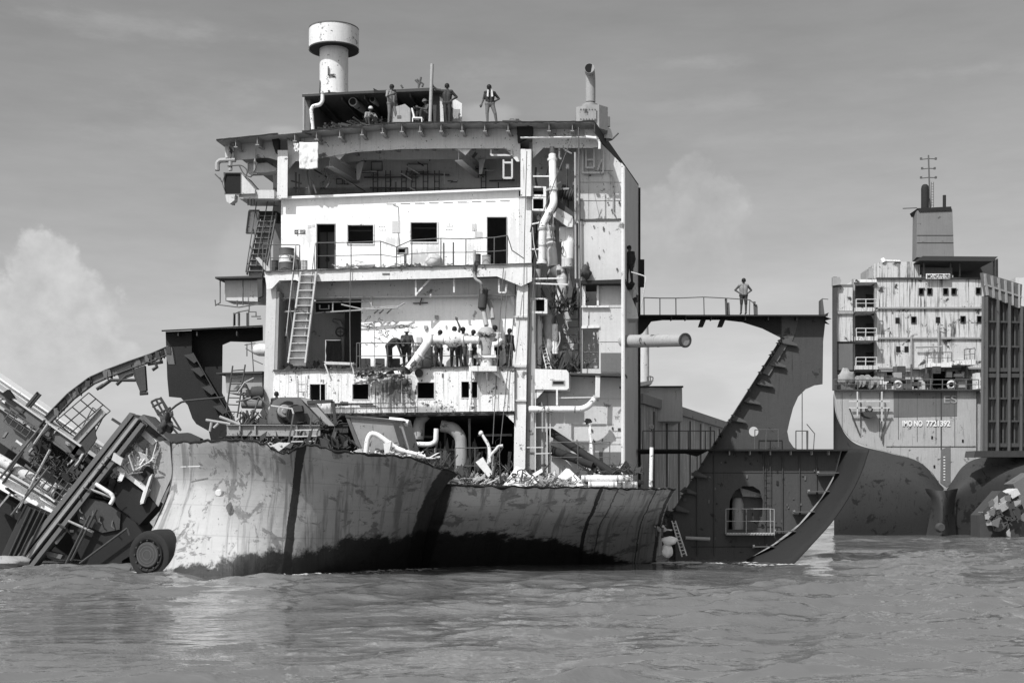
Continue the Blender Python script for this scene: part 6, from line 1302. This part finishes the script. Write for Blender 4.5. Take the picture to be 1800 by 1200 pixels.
# ================================================================== toppled wreck at left
wk = thing('toppled_wreck', L(140, 985), 'toppled ship block with slanting girders and railings half sunk at the left', 'wreck')
def lb(name, mat, a, b, wpx, off, dep, **k):
    """slanting member: a, b pixel ends, width in px across, depth in m"""
    a, b = Vector(a), Vector(b); d = (b-a).normalized(); n = Vector((-d.y, d.x))*wpx/2
    return slab(wk, name, mat, L, [tuple(a-n), tuple(b-n), tuple(b+n), tuple(a+n)], off, dep)
lb('deck_beam', 'white_clean', (-20, 662), (182, 800), 12, 2.0, 1.2); lb('deck_flange', 'white_clean', (-20, 652), (184, 792), 3, 1.8, 1.6)
o = lb('box_girder', 'grey_dark', (-20, 682), (136, 792), 22, .2, 1.0); lb('girder_lip', 'grey_light', (-20, 671), (142, 784), 3, .0, 1.4); lb('girder_lip', 'grey_dark', (-20, 696), (130, 803), 3, .0, 1.4)
slab(wk, 'girder_end', 'black', L, [(2, 692), (14, 684), (24, 698), (16, 702)], -.05, .3)
lb('wall_plate', 'grey_dark', (-20, 738), (74, 800), 44, 1.2, .1); lb('wall_plate', 'soot', (60, 770), (180, 850), 60, 2.6, .1); lb('wall_plate', 'soot', (-20, 790), (60, 845), 40, 2.2, .1)
MB().tube([L(-20, 796, -.2), L(100, 866, -.2)], 9.5/FPX*65, 14).build('round_beam', 'white_worn', wk, True); slab(wk, 'beam_end', 'black', L, circ(101, 866, 6, 8, 12), -.45, .06)
lb('deck_beam', 'white_clean', (-20, 835), (100, 905), 22, .3, 1.0); lb('deck_flange', 'white_clean', (-20, 822), (106, 895), 4, .1, 1.5)
lb('deck_beam', 'soot', (-20, 870), (90, 935), 24, .9, 1.0)
slab(wk, 'dark_hold', 'soot', L, [(-30, 860), (80, 925), (60, 1000), (-30, 1000)], 2.4, .5)
slab(wk, 'dark_back', 'soot', L, [(-30, 700), (60, 760), (240, 860), (210, 1000), (-30, 1000)], 5, .3)
MB().tube([L(70, 895, -.3), L(28, 985, -.3)], 26/FPX*65, 22).build('rolled_drum', 'soot', wk, True)
for k in range(4): MB().tube([L(54+k*9, 892+k*2, -1.05), L(14+k*9, 980, -1.05)], .04, 6).build('drum_strip', 'rust_dark', wk, True)
# main leaning column (I section)
ca, cbb = (38, 992), (240, 734)
lb('column', 'grey_mid', ca, cbb, 8, -.9, 1.0); lb('column_flange', 'grey_dark', (29, 984), (231, 727), 8, -1.0, .9); lb('column_flange', 'grey_dark', (50, 1000), (250, 744), 7, -.95, .9); lb('column_face', 'rust_dark', (41, 994), (243, 737), 30, -.4, .1)
slab(wk, 'column_gusset', 'grey_light', L, [(200, 795), (216, 806), (212, 818), (196, 808)], -1.1, .3)
slab(wk, 'column_foot', 'grey_dark', L, [(72, 965), (110, 975), (106, 982), (70, 972)], -.6, .5)
# block right of the column: open cells
slab(wk, 'cell_back', 'rust_dark', L, [(238, 728), (262, 733), (302, 770), (304, 840), (276, 885), (240, 905), (175, 870), (205, 800)], 2.2, .2)
for q, mt, of, dp in (([(245, 732), (290, 770), (300, 776), (252, 728)], 'grey_dark', -.5, 2.2), ([(262, 780), (298, 772), (303, 835), (278, 890), (262, 870), (272, 838)], 'hull_grey', -.2, .15), ([(190, 853), (214, 830), (276, 888), (242, 925), (206, 890)], 'soot', -.3, 1.5), ([(205, 825), (212, 820), (262, 862), (252, 884), (246, 882), (252, 862)], 'white_worn', -.5, .5), ([(262, 838), (268, 832), (252, 884), (246, 886)], 'white_worn', -.6, .3), ([(215, 770), (222, 764), (252, 792), (246, 798)], 'white_worn', -.3, .5), ([(234, 752), (242, 744), (276, 775), (268, 782)], 'grey_light', -.35, .5), ([(224, 796), (250, 818), (244, 826), (218, 804)], 'white_worn', -.1, .4), ([(228, 818), (252, 842), (244, 850), (222, 826)], 'grey_light', .3, .4)): slab(wk, 'cell_plate', mt, L, q, of, dp)
r5 = random.Random(9)
for k in range(26):
    x, y = r5.uniform(205, 265), r5.uniform(765, 860); a = r5.choice([.72, -.85])+r5.uniform(-.2, .2); l = r5.uniform(8, 24)
    if x+y*.4 < 545 and x > 175+(840-y)*.4: MB().beam(L(x, y, r5.uniform(-.5, 1)), L(x+l*math.cos(a), y+l*math.sin(a), r5.uniform(-.5, 1)), .1, .07).build('cell_bar', r5.choice(['white_worn', 'white_clean', 'grey_mid']), wk)
# lower hull part
slab(wk, 'lower_hull', 'soot', L, [(150, 872), (182, 880), (238, 918), (250, 935), (235, 972), (214, 985), (214, 1000), (150, 1000), (120, 930)], -.6, 2.5); slab(wk, 'lower_hull_face', 'rust_dark', L, [(152, 874), (186, 882), (212, 902), (210, 930), (180, 936), (140, 918), (134, 900)], -.72, .1)
for k in range(4):
    x, y = 142+k*17+(k % 2)*5, 888+k*9; MB().tube(smooth_path([L(x, y, -.75), L(x-2, y+10, -.95), L(x+3, y+14, -.95)]), .03, 5).build('hull_hook', 'rail', wk, True)
for a, b in (((125, 985), (170, 895)), ((116, 990), (158, 905)), ((120, 915), (165, 935)), ((140, 990), (224, 928)), ((224, 928), (228, 940)), ((60, 780), (84, 745)), ((160, 860), (200, 875)), ((20, 905), (85, 822)), ((0, 840), (70, 752)), ((30, 900), (88, 790))): MB().tube([L(*a, -1.0), L(*b, -1.0)], .06, 6).build('bent_pipe', r5.choice(['rail', 'pipe_grey', 'rust_dark']), wk, True)
pipe(wk, 'bent_pipe', 'pipe_white', [L(168, 850, -1.1), L(196, 868, -1.1), L(200, 876, -1.1), L(194, 886, -1.1)], .1)
# railings and gratings
def grate(c, ux, uy, nx, ny, off, name):
    mb = MB()
    for i in range(nx+1): mb.tube([L(c[0]+ux[0]*i/nx, c[1]+ux[1]*i/nx, off), L(c[0]+ux[0]*i/nx+uy[0], c[1]+ux[1]*i/nx+uy[1], off)], .03, 5)
    for j in range(ny+1): mb.tube([L(c[0]+uy[0]*j/ny, c[1]+uy[1]*j/ny, off), L(c[0]+uy[0]*j/ny+ux[0], c[1]+uy[1]*j/ny+ux[1], off)], .03, 5)
    mb.build(name, 'rail', wk, True)
grate((98, 740), (58, -50), (38, 32), 4, 3, 1.0, 'guard_rail'); grate((135, 770), (28, -54), (20, 14), 3, 2, .6, 'guard_rail'); grate((70, 800), (40, 28), (-26, 36), 4, 3, -.6, 'guard_rail'); grate((20, 720), (40, 28), (-14, 20), 4, 2, -.3, 'guard_rail'); grate((118, 830), (30, 22), (-30, 42), 3, 4, -.6, 'guard_rail'); grate((215, 780), (30, -45), (14, 12), 4, 2, -.6, 'guard_rail')
MB().ibeam(L(134, 775, .3), L(182, 722, .3), .3, .35).build('broken_post', 'grey_mid', wk); MB().ibeam(L(45, 720, .6), L(69, 691, .6), .2, .2).build('broken_post', 'rust_dark', wk); MB().beam(L(197, 736, .6), L(214, 747, .6), .15, .12).build('broken_post', 'rust_dark', wk)
slab(wk, 'torn_flag', 'rust_dark', L, jag([(120, 800), (166, 748), (170, 770), (150, 800)], 1.2, 6, r5, True), .2, .1)
bmm = [(84, 738), (125, 696), (161, 669), (190, 656), (230, 641), (268, 628), (300, 614)]
for (a, b) in zip(bmm, bmm[1:]): MB().ibeam(L(*a, .5), L(*b, .5), .32, .36).build('boom', 'grey_dark', wk)
for q in ([(175, 682), (195, 668), (238, 668)], [(232, 645), (250, 690)], [(250, 650), (256, 690), (246, 690)], [(205, 676), (222, 660), (236, 655)], [(246, 692), (260, 691)], [(260, 640), (286, 636)], [(272, 636), (276, 645), (268, 650)], [(292, 615), (303, 618), (306, 636)], [(170, 684), (182, 676)]): MB().tube([L(x, y, .45) for x, y in q], .085, 6).build('boom_strut', 'rust_dark', wk, True)
slab(wk, 'boom_head', 'grey_dark', L, [(288, 613), (302, 610), (307, 640), (296, 640)], .35, .35); slab(wk, 'boom_block', 'rust_dark', L, [(236, 648), (254, 642), (257, 686), (246, 688)], .35, .3); slab(wk, 'boom_block', 'rust_dark', L, [(205, 652), (230, 640), (232, 660), (210, 668)], .4, .2)
scrap('wreck_scrap', 'dark tangle of rods and cables over the toppled wreck deck', L, 60, 190, lambda x: 800+(x-60)*.55, -.8, 1.5, 260, 1.0, 'rust_dark', 71, .6)
scrap('wreck_scrap', 'pale scraps of pipe and plate in the toppled wreck cells', L, 205, 268, lambda x: 845-(x-205)*.6, -.6, .8, 170, .8, 'white_worn', 72, .2)
o = thing('broken_basket', L(300, 760, -2), 'broken dark cage and rods perched at the left tip of the stern rim', 'cage')
FBk = Fr(295, 60.2, 0)
for q in ([(266, 706), (282, 698), (296, 728), (282, 735), (266, 706)], [(274, 702), (290, 731)], [(268, 715), (288, 705)], [(276, 728), (300, 716)], [(282, 698), (318, 756)], [(276, 720), (312, 762)], [(290, 740), (318, 756)], [(298, 722), (318, 705), (395, 698)], [(285, 745), (300, 718)]): MB().tube(smooth_path([FBk(x, y) for x, y in q], 2), .05, 6).build('bar', 'rust_dark', o, True)
lump(o, 'clump', 'rust_dark', FBk(292, 742), .3, 6, (1, .6, 1.3), amp=1.2); MB().prism(on(FBk, [(300, 762), (330, 760), (352, 770), (352, 776), (300, 778)], -.2), V(0, .6, 0)).build('base', 'rust_dark', o)
tag(lump(None, 'mud_mound', 'grey_mid', L(8, 988, -3), .9, 14, (1.3, 1, .35)), 'small mound breaking the water at the lower left edge', 'mound')

for k in range(60):     # broken stringers, brackets and pipes across the toppled decks
    t = r5.random(); row = r5.choice([(0, 715), (0, 765), (0, 815), (0, 850), (0, 700)]); x = row[0]+t*150; y = row[1]+t*100; a = r5.choice([.6, .6, -.9, 2.2])+r5.uniform(-.15, .15); l = r5.uniform(8, 42)
    mb = MB(); mb.beam(L(x, y, r5.uniform(-.8, .6)), L(x+l*math.cos(a), y+l*math.sin(a), r5.uniform(-.8, .6)), r5.uniform(.05, .2), r5.uniform(.04, .12)); mb.build('broken_bar', r5.choice(['rust_dark', 'rust_dark', 'grey_mid', 'white_worn', 'grey_dark']), wk)
for k in range(24):
    x, y = r5.uniform(20, 190), r5.uniform(0, 60); y += 730+x*.6; w_, h_ = r5.uniform(6, 22), r5.uniform(4, 12)
    d = Vector((.8, .6)); n_ = Vector((-.6, .8)); c = Vector((x, y)); slab(wk, 'torn_panel', r5.choice(['rust_dark', 'soot', 'soot', 'grey_dark', 'white_worn']), L, jag([tuple(c), tuple(c+d*w_), tuple(c+d*w_+n_*h_), tuple(c+n_*h_)], 1.2, 5, r5, True), r5.uniform(-.7, .8), .06)
for k in range(7):
    t = r5.random(); x = 60+t*175; y = 975-t*240; MB().beam(L(x+r5.uniform(-6, 6), y+r5.uniform(-6, 6), -1.05), L(x+r5.uniform(-3, 16), y+r5.uniform(-3, 12), -1.05), .06, .05).build('column_clip', 'rust_dark', wk)
for k in range(70):     # torn edge clips and burn-off stubs on the cut frame
    t = r5.random(); a, b = fp[min(4, int(t*5))], fp[min(4, int(t*5))+1]; u_ = t*5 % 1; x, y = a[0]+(b[0]-a[0])*u_, a[1]+(b[1]-a[1])*u_
    if k < 25: slab(rf, 'burn_stub', 'soot', RG, jag([(x-4, y), (x+2, y-2), (x+3, y+4)], .8, 3, r5, True), -.45, .08)
    else:
        x, y = r5.uniform(1200, 1440), r5.uniform(800, 960)
        if 1200+(y-800)*-.1 < x < 1470-(y-800)*.75: slab(rf, 'weld_clip', r5.choice(['soot', 'frame_shell', 'grey_dark']), RG, rect(x, y, x+r5.uniform(1, 4), y+r5.uniform(1, 8)), .05, .05)
for x in range(1225, 1440, 30): slab(rf, 'web_stiffener', 'frame_dark', RG, [(x, 800), (x+1.2, 800), (x+1.2, min(975, 985-(max(0, x-1312))*.85)), (x, min(975, 985-(max(0, x-1312))*.85))], .0, .1) if not 1268 < x < 1345 else None
for y in (830, 960): slab(rf, 'web_seam', 'soot', RG, [(1215, y), (1440-(y-830)*.8, y), (1440-(y-830)*.8, y+1.2), (1215, y+1.2)], .085, .02)
for q in range(7): slab(rs, 'plate_line', 'rust_dark', S, rect(1480+q*33, 690, 1480.6+q*33, 760+q*4), -.035, .03)

for k in range(34):     # torn lugs and stubs along the broken boom
    t = r5.random()*5.99; a, b = bmm[int(t)], bmm[int(t)+1]; u_ = t % 1; x, y = a[0]+(b[0]-a[0])*u_, a[1]+(b[1]-a[1])*u_; q = jag([(x-4, y-6), (x+r5.uniform(0, 5), y-7), (x+5, y+r5.uniform(4, 12)), (x-3, y+5)], 1.3, 3, r5, True)
    slab(wk, 'torn_lug', r5.choice(['soot', 'rust_dark', 'grey_dark']), L, q, r5.uniform(.25, .6), .08)
for k in range(18):
    x, y = r5.uniform(1725, 1800), r5.uniform(865, 935); slab(sk, 'torn_plate', r5.choice(['rust_dark', 'grey_mid', 'grey_dark', 'grey_mid']), FK, jag([(x, y), (x+r5.uniform(4, 16), y-r5.uniform(0, 8)), (x+r5.uniform(6, 14), y+r5.uniform(4, 12)), (x+1, y+8)], 1.2, 4, r5, True), r5.uniform(-1.6, -.8), .1)
import numpy as np
# ================================================================== people
def person(label, foot, face=0, H=1.70, pose=None, shirt='cloth_dark', legs='cloth_jeans', arms='skin', forearms='skin', calves=None, hat=None, hair=True, lean=None):
    """foot = point between the feet; face = degrees turned from facing the camera (anticlockwise seen from above)"""
    J = dict(pel=(0, 0, .93), che=(0, .0, 1.24), nec=(0, 0, 1.43), hea=(0, -.02, 1.585),
             shL=(-.185, 0, 1.385), elL=(-.25, .03, 1.10), haL=(-.25, -.06, .86), shR=(.185, 0, 1.385), elR=(.25, .03, 1.10), haR=(.25, -.06, .86),
             hiL=(-.095, 0, .90), knL=(-.11, -.03, .49), anL=(-.12, .02, .08), hiR=(.095, 0, .90), knR=(.11, -.03, .49), anR=(.12, .02, .08))
    J.update(pose or {}); J = {k: Vector(v) for k, v in J.items()}
    calves = calves or legs
    seg = []   # a, b, ra, rb, material
    def s(a, b, ra, rb, m): seg.append((Vector(a), Vector(b), ra, rb, m))
    up = (J['nec']-J['pel']).normalized(); ac = (J['shR']-J['shL']); acn = ac.normalized(); fwd = acn.cross(up)*-1
    if fwd.length < .1: fwd = V(0, -1, 0)
    fwd.normalize()
    s(J['hiL'], J['hiR'], .105, .105, legs); s(J['pel']-acn*.05, J['che']-acn*.075-up*.05, .105, .115, shirt); s(J['pel']+acn*.05, J['che']+acn*.075-up*.05, .105, .115, shirt)
    s(J['che']-acn*.08, J['nec']-acn*.06-up*.06, .115, .08, shirt); s(J['che']+acn*.08, J['nec']+acn*.06-up*.06, .115, .08, shirt)
    s(J['shL'], J['nec']-up*.03, .068, .062, shirt); s(J['shR'], J['nec']-up*.03, .068, .062, shirt)
    s(J['nec']-up*.03, J['hea'], .056, .055, 'skin')
    hu = (J['hea']-J['nec']).normalized(); hf = (fwd-hu*fwd.dot(hu)).normalized(); hs = hu.cross(hf)
    s(J['hea']+hu*.035+hf*-.012, J['hea']+hu*.03+hf*.015, .092, .085, 'skin'); s(J['hea']-hu*.05+hf*.035, J['hea']+hf*.02, .055, .075, 'skin')
    s(J['hea']+hf*.09-hu*.015, J['hea']+hf*.115-hu*.03, .014, .018, 'skin')
    for q in (-1, 1): s(J['hea']+hs*.092*q-hf*.01, J['hea']+hs*.098*q-hu*.03, .017, .014, 'skin')
    for L_ in 'LR':
        s(J['sh'+L_], J['el'+L_], .058, .045, arms); s(J['el'+L_], J['ha'+L_], .044, .030, forearms)
        d = (J['ha'+L_]-J['el'+L_]).normalized(); sd_ = d.cross(fwd)
        if sd_.length < .1: sd_ = d.cross(up)
        sd_.normalize(); pl_ = J['ha'+L_]+d*.075; nn_ = sd_.cross(d).normalized()
        s(J['ha'+L_], pl_, .03, .034, 'skin'); s(J['ha'+L_]+d*.02+sd_*.02, pl_+sd_*.025, .026, .024, 'skin'); s(J['ha'+L_]+d*.02-sd_*.02, pl_-sd_*.025, .026, .024, 'skin')
        for k, ln in enumerate((.062, .075, .070, .055)):
            b0 = pl_+sd_*(-.036+.024*k); m0 = b0+d*ln*.6+nn_*.012; s(b0, m0, .0115, .0105, 'skin'); s(m0, m0+d*ln*.4+nn_*.028, .0105, .009, 'skin')
        tb = J['ha'+L_]+d*.03-sd_*.035; s(tb, tb+d*.035-sd_*.03+nn_*.01, .014, .012, 'skin'); s(tb+d*.035-sd_*.03+nn_*.01, tb+d*.065-sd_*.035+nn_*.025, .012, .010, 'skin')
        s(J['hi'+L_], J['kn'+L_], .092, .062, legs); s(J['kn'+L_], J['an'+L_], .060, .042, calves)
        kf = (J['kn'+L_]-J['hi'+L_]); tf = V(fwd.x, fwd.y, 0)
        tf = tf.normalized() if tf.length > .1 else V(0, -1, 0)
        s(J['an'+L_]-tf*.03-V(0, 0, .035), J['an'+L_]+tf*.15-V(0, 0, .05), .042, .034, 'shoe')
    mb = MB(); sc = H/1.70
    seg[:] = [(a, b, ra*(1.18 if m.startswith('cloth') else 1.06 if ra > .02 else 1), rb*(1.18 if m.startswith('cloth') else 1.06 if ra > .02 else 1), m) for a, b, ra, rb, m in seg]
    for a, b, ra, rb, m in seg:
        d = b-a; l = d.length; d = d.normalized() if l > 1e-5 else V(0, 0, 1); pr = []
        for k in range(5): t = math.pi/2*(1-k/4); pr.append((ra*math.cos(t), -ra*math.sin(t)))
        for k in range(5): t = math.pi/2*k/4; pr.append((rb*math.cos(t), l+rb*math.sin(t)))
        mb.lathe(a, d, pr, 10)
    rt = Matrix.Rotation(R(face), 3, 'Z')
    root = thing('person', foot, label, 'person')
    me = bpy.data.meshes.new('tmp'); me.from_pydata([tuple(v) for v in mb.v], [], mb.f)
    bm = bmesh.new(); bm.from_mesh(me); bmesh.ops.remove_doubles(bm, verts=bm.verts, dist=.0008); bmesh.ops.holes_fill(bm, edges=bm.edges); bmesh.ops.recalc_face_normals(bm, faces=bm.faces); bm.to_mesh(me); bm.free()
    t = bpy.data.objects.new('tmp', me); COL.objects.link(t); md = t.modifiers.new('r', 'REMESH'); md.mode = 'VOXEL'; md.voxel_size = .0135
    dg = bpy.context.evaluated_depsgraph_get(); body = bpy.data.meshes.new_from_object(t.evaluated_get(dg)); bpy.data.objects.remove(t); body.name = 'body'
    bm = bmesh.new(); bm.from_mesh(body); bmesh.ops.smooth_vert(bm, verts=bm.verts, factor=.4, use_axis_x=True, use_axis_y=True, use_axis_z=True); bm.to_mesh(body); bm.free()
    names = []; body.materials.clear()
    for *_, m in seg:
        if m not in names: names.append(m); body.materials.append(M[m])
    n_ = len(body.polygons); ce = np.empty(n_*3); body.polygons.foreach_get('center', ce); ce = ce.reshape(-1, 3); best = np.full(n_, 9.); idx = np.zeros(n_, int)
    for a, b, ra, rb, m in seg:
        a_, d_ = np.array(a), np.array(b-a); u_ = np.clip((ce-a_) @ d_/max(d_ @ d_, 1e-9), 0, 1); q_ = np.linalg.norm(a_+u_[:, None]*d_-ce, axis=1)-(ra+(rb-ra)*u_)
        w_ = q_ < best; best[w_] = q_[w_]; idx[w_] = names.index(m)
    body.polygons.foreach_set('material_index', idx); body.polygons.foreach_set('use_smooth', [True]*len(idx))
    T = Matrix.Rotation(R(face), 4, 'Z') @ Matrix.Diagonal((sc, sc, sc, 1))
    body.transform(T)
    bo = bpy.data.objects.new('body', body); COL.objects.link(bo); bo.parent = root
    def child(nm, m_, mat):
        v = m_.v; m_.v = [Vector(foot)+(rt @ (p*sc)) for p in v]; return m_.build(nm, mat, root, True)
    hc = J['hea']+hu*.04
    def cap(r1, cut, sq=1.08):
        m_ = MB(); rows = []
        for i in range(7):
            th = cut*i/6; rows.append([hc+hu*math.cos(th)*r1*1.08+(hs*math.cos(ph)+hf*math.sin(ph)*sq)*math.sin(th)*r1-hf*.012*math.sin(th) for ph in [2*math.pi*j/18 for j in range(19)]])
        return m_.grid(rows)
    if hat == 'helmet':
        child('helmet', cap(.125, 1.75), 'sign_white'); m_ = MB(); m_.lathe(hc-hu*.02, hu, [(.12, 0), (.165, -.005), (.165, .01), (.12, .02)], 18); child('helmet_brim', m_, 'sign_white')
    elif hat == 'cap': child('cap', cap(.112, 1.6), 'cloth_pale'); m_ = MB(); m_.prism([hc+hf*.08+hs*.07, hc+hf*.19+hs*.05, hc+hf*.19-hs*.05, hc+hf*.08-hs*.07], hu*.015); child('cap_peak', m_, 'cloth_pale')
    elif hair: child('hair', cap(.106, 1.75), 'hair')
    return root
def ft(fr, px, py, off, z=None):
    p = fr(px, py, off); return p if z is None else V(p.x, p.y, z)
def roofz(px, off): return P(px, rooftop(px), 0).z+.01
HIP = dict(elL=(-.40, .06, 1.16), haL=(-.20, -.04, 1.0)); HIPR = dict(elR=(.40, .06, 1.16), haR=(.20, -.04, 1.0))
def onroof(px, off): p = P(px, 214, off); return V(p.x, p.y, roofz(px, off))
def ondeck(px, off, y0): p = P(px, y0, off); return V(p.x, p.y, P(px, y0, .02).z+.005)
person('worker in dark open shirt with white scarf, hand on hip, standing alone on the roof', onroof(861, .6), 8, 1.74,
       dict(HIPR, elL=(-.27, .0, 1.10), haL=(-.36, -.06, .86), knL=(-.12, -.02, .49), anL=(-.10, 0, .08), knR=(.22, -.06, .49), anR=(.30, .02, .08), hea=(-.03, -.04, 1.58)), 'cloth_dark', 'cloth_mid', 'cloth_dark', 'skin')
sf = thing('neck_scarf', onroof(861, .6)+V(0, 0, 1.3), 'white scarf draped over the chest of the worker standing alone on the roof', 'scarf')
b0 = onroof(861, .6)
for s_ in (-1, 1): MB().prism([b0+V(.05*s_, -.15, 1.5), b0+V(.11*s_, -.14, 1.5), b0+V(.14*s_+.01, -.19, 1.2), b0+V(.06*s_, -.19, 1.18)], V(0, -.02, 0)).build('scarf_end', 'cloth_pale', sf)
person('worker in dark overalls gripping the rusty pole on the roof', onroof(786, .45), -6, 1.76,
       dict(HIPR, shL=(-.19, 0, 1.41), elL=(-.42, -.02, 1.46), haL=(-.60, -.02, 1.63), knL=(-.07, -.02, .49), anL=(-.02, .04, .08), knR=(.12, -.02, .49), anR=(.10, 0, .08)), 'cloth_dark', 'cloth_dark', 'cloth_dark', 'cloth_dark')
person('worker in dark shirt standing turned aside before the roof deckhouse', onroof(688, .35), 35, 1.74, dict(elL=(-.30, -.12, 1.15), haL=(-.12, -.28, 1.22), knR=(.16, -.10, .49), anR=(.2, -.05, .08)), 'cloth_check', 'cloth_mid', 'cloth_check', 'skin')
SIT = dict(pel=(0, .05, .24), che=(0, .02, .55), nec=(0, -.01, .74), hea=(0, -.05, .89), shL=(-.18, 0, .70), shR=(.18, 0, .70), elL=(-.27, -.15, .48), haL=(-.16, -.36, .46), elR=(.27, -.15, .48), haR=(.16, -.36, .46),
           hiL=(-.1, .03, .22), hiR=(.1, .03, .22), knL=(-.17, -.36, .42), anL=(-.14, -.42, .08), knR=(.17, -.36, .42), anR=(.14, -.42, .08))
person('worker with pale cap sitting on the roof edge left of the cabinet', onroof(651, .9), 20, 1.7, SIT, 'cloth_check', 'cloth_dark', 'cloth_check', 'skin', hat='cap')
CH_ = {k: (v[0], v[1], v[2]+.22) for k, v in SIT.items()}; CH_.update(anL=(-.14, -.40, .08), anR=(.14, -.40, .08), haL=(-.22, -.42, .80), haR=(.1, -.45, .78))
person('bare-armed worker with pale cap sitting beside the white chair on the roof', onroof(749, .9), -55, 1.7, CH_, 'skin', 'cloth_dark', 'skin', 'skin', hat='cap')
person('worker crouching low on the roof in the shade of the deckhouse', onroof(641, 1.8), -20, 1.6, SIT, 'cloth_dark', 'cloth_dark', 'cloth_dark', 'skin')
# lower balcony
BEND = dict(pel=(0, .12, .90), che=(0, -.14, 1.10), nec=(0, -.33, 1.14), hea=(0, -.46, 1.10), shL=(-.18, -.26, 1.10), shR=(.18, -.26, 1.10), elL=(-.22, -.36, .84), haL=(-.14, -.42, .60), elR=(.22, -.36, .84), haR=(.14, -.42, .60), hiL=(-.1, .1, .88), hiR=(.1, .1, .88), knL=(-.12, .08, .48), knR=(.12, .06, .48), anL=(-.12, .12, .08), anR=(.12, .08, .08))
person('worker in dark clothes bending deep over at the lower balcony rail', ondeck(688, .4, 648), 78, 1.92, BEND, 'cloth_dark', 'cloth_dark', 'cloth_dark', 'cloth_dark')
person('worker with white safety helmet standing next to the bending one', ondeck(715, .7, 648), -12, 1.82, dict(elL=(-.24, -.1, 1.1), haL=(-.1, -.3, 1.02), elR=(.3, -.06, 1.12), haR=(.34, -.26, 1.0)), 'cloth_dark', 'cloth_dark', 'cloth_dark', 'skin', hat='helmet')
person('young worker in pale shirt standing left of the white pipe bulb', ondeck(771, .55, 647), 25, 1.72, dict(elL=(-.30, -.10, 1.16), haL=(-.16, -.34, 1.12), elR=(.26, -.16, 1.14), haR=(.14, -.38, 1.10), hea=(.03, -.07, 1.57), nec=(0, -.03, 1.43)), 'cloth_check', 'cloth_dark', 'cloth_check', 'skin')
person('worker raising one fist high behind the white pipe bulb', ondeck(799, .45, 646), 0, 1.82, dict(shR=(.17, 0, 1.42), elR=(.22, -.04, 1.70), haR=(.10, -.06, 1.98)), 'cloth_pale', 'cloth_dark', 'skin', 'skin')
person('worker in pale shirt looking over just right of the fist-raising one', ondeck(814, .75, 646), -35, 1.84, dict(hea=(.04, -.05, 1.57), elR=(.30, -.08, 1.12), haR=(.05, -.26, 1.16)), 'cloth_check', 'cloth_jeans', 'cloth_check', 'skin')
person('worker standing between the bulb and the strainer vessel', ondeck(831, .5, 646), 40, 1.70, dict(hea=(-.03, -.07, 1.56), elL=(-.28, -.14, 1.14), haL=(-.05, -.30, 1.20), elR=(.28, -.14, 1.14), haR=(.05, -.32, 1.14)), 'cloth_mid', 'cloth_dark', 'cloth_mid', 'skin')
person('worker whose head shows right above the strainer vessel', ondeck(870, .75, 646), 0, 1.90, None, 'cloth_pale', 'cloth_dark', 'cloth_pale', 'skin')
person('worker leaning out from behind the main column on the lower balcony', ondeck(895, .5, 645), 40, 1.70, dict(elL=(-.34, -.16, 1.16), haL=(-.42, -.38, 1.0)), 'cloth_dark', 'cloth_dark', 'cloth_dark', 'cloth_dark')
# right side
lz = P(1100, 492, .3).z
slab(sup, 'side_step', 'soot', Fr(1110, 59.6, 0), [(1098, 497), (1116, 497), (1116, 500), (1098, 500)], 0, 1.4)
zz = W(1107, 497, 59.6).z+.01
person('dark worker standing on the narrow side ledge at the right wall', V(W(1107, 497, 60).x, 60.1, zz), -35, 1.68, dict(elL=(-.24, -.02, 1.1), haL=(-.2, -.1, .88)), 'cloth_dark', 'cloth_dark', 'cloth_dark', 'cloth_dark')
slab(sup, 'side_step', 'grey_light', Fr(1110, 60.4, 0), [(1101, 556), (1122, 556), (1122, 559), (1101, 559)], 0, 1.6)
slab(sup, 'side_bulwark', 'white_worn', Fr(1110, 60.3, 0), [(1098, 503), (1106, 512), (1120, 546), (1122, 560), (1100, 560)], 0, .06)
person('worker peering over the pale bulwark below the side ledge', V(W(1111, 556, 61).x, 61.1, W(1110, 556, 60.4).z+.01), -10, 1.62, None, 'cloth_pale', 'cloth_dark', 'cloth_pale', 'skin')
person('man in patterned singlet and dark shorts, hands on hips, on the right catwalk', RG(1307, 552, .4)+V(0, 0, .01), 4, 1.78, dict(HIP, **HIPR), 'cloth_check', 'cloth_dark', 'skin', 'skin', calves='skin')
# by the ladder at the cut hull end
SQ = dict(SIT); 
ledge = MB().prism([W(1156, 928, 62.6), W(1180, 930, 62.6), W(1182, 930, 63.6), W(1158, 930, 63.6)], V(0, 0, -.06)).build('end_bracket', 'grey_light', hull)
person('boatman in dark shirt and pale shorts sitting at the cut hull end above the ladder', W(1164, 941, 62.5)+V(0, .2, 0), -25, 1.70, dict(SIT, pel=(0, .05, .30), hiL=(-.1, .03, .28), hiR=(.1, .03, .28), anL=(-.14, -.36, -.02), anR=(.14, -.36, -.02)), 'cloth_dark', 'cloth_pale', 'cloth_dark', 'skin', calves='skin')
tag(lump(None, 'plastic_sack', 'cloth_white', W(1177, 950, 62.6), .28, 22, (1.3, .7, .7)), 'white crumpled sack hanging left of the ladder at the waterline', 'sack')
tag(lump(None, 'plastic_sack', 'cloth_white', W(1173, 968, 62.7), .3, 24, (.8, .6, 1.1)), 'grey-white sack lying at the water below the other one by the ladder', 'sack')
person('worker whose head pokes up behind the winch guard at the left', V(P(498, 700, 0).x, 59.0, P(498, 748, 0).z-.35), 0, 1.7, None, 'cloth_dark', 'cloth_dark', 'cloth_dark', 'skin')
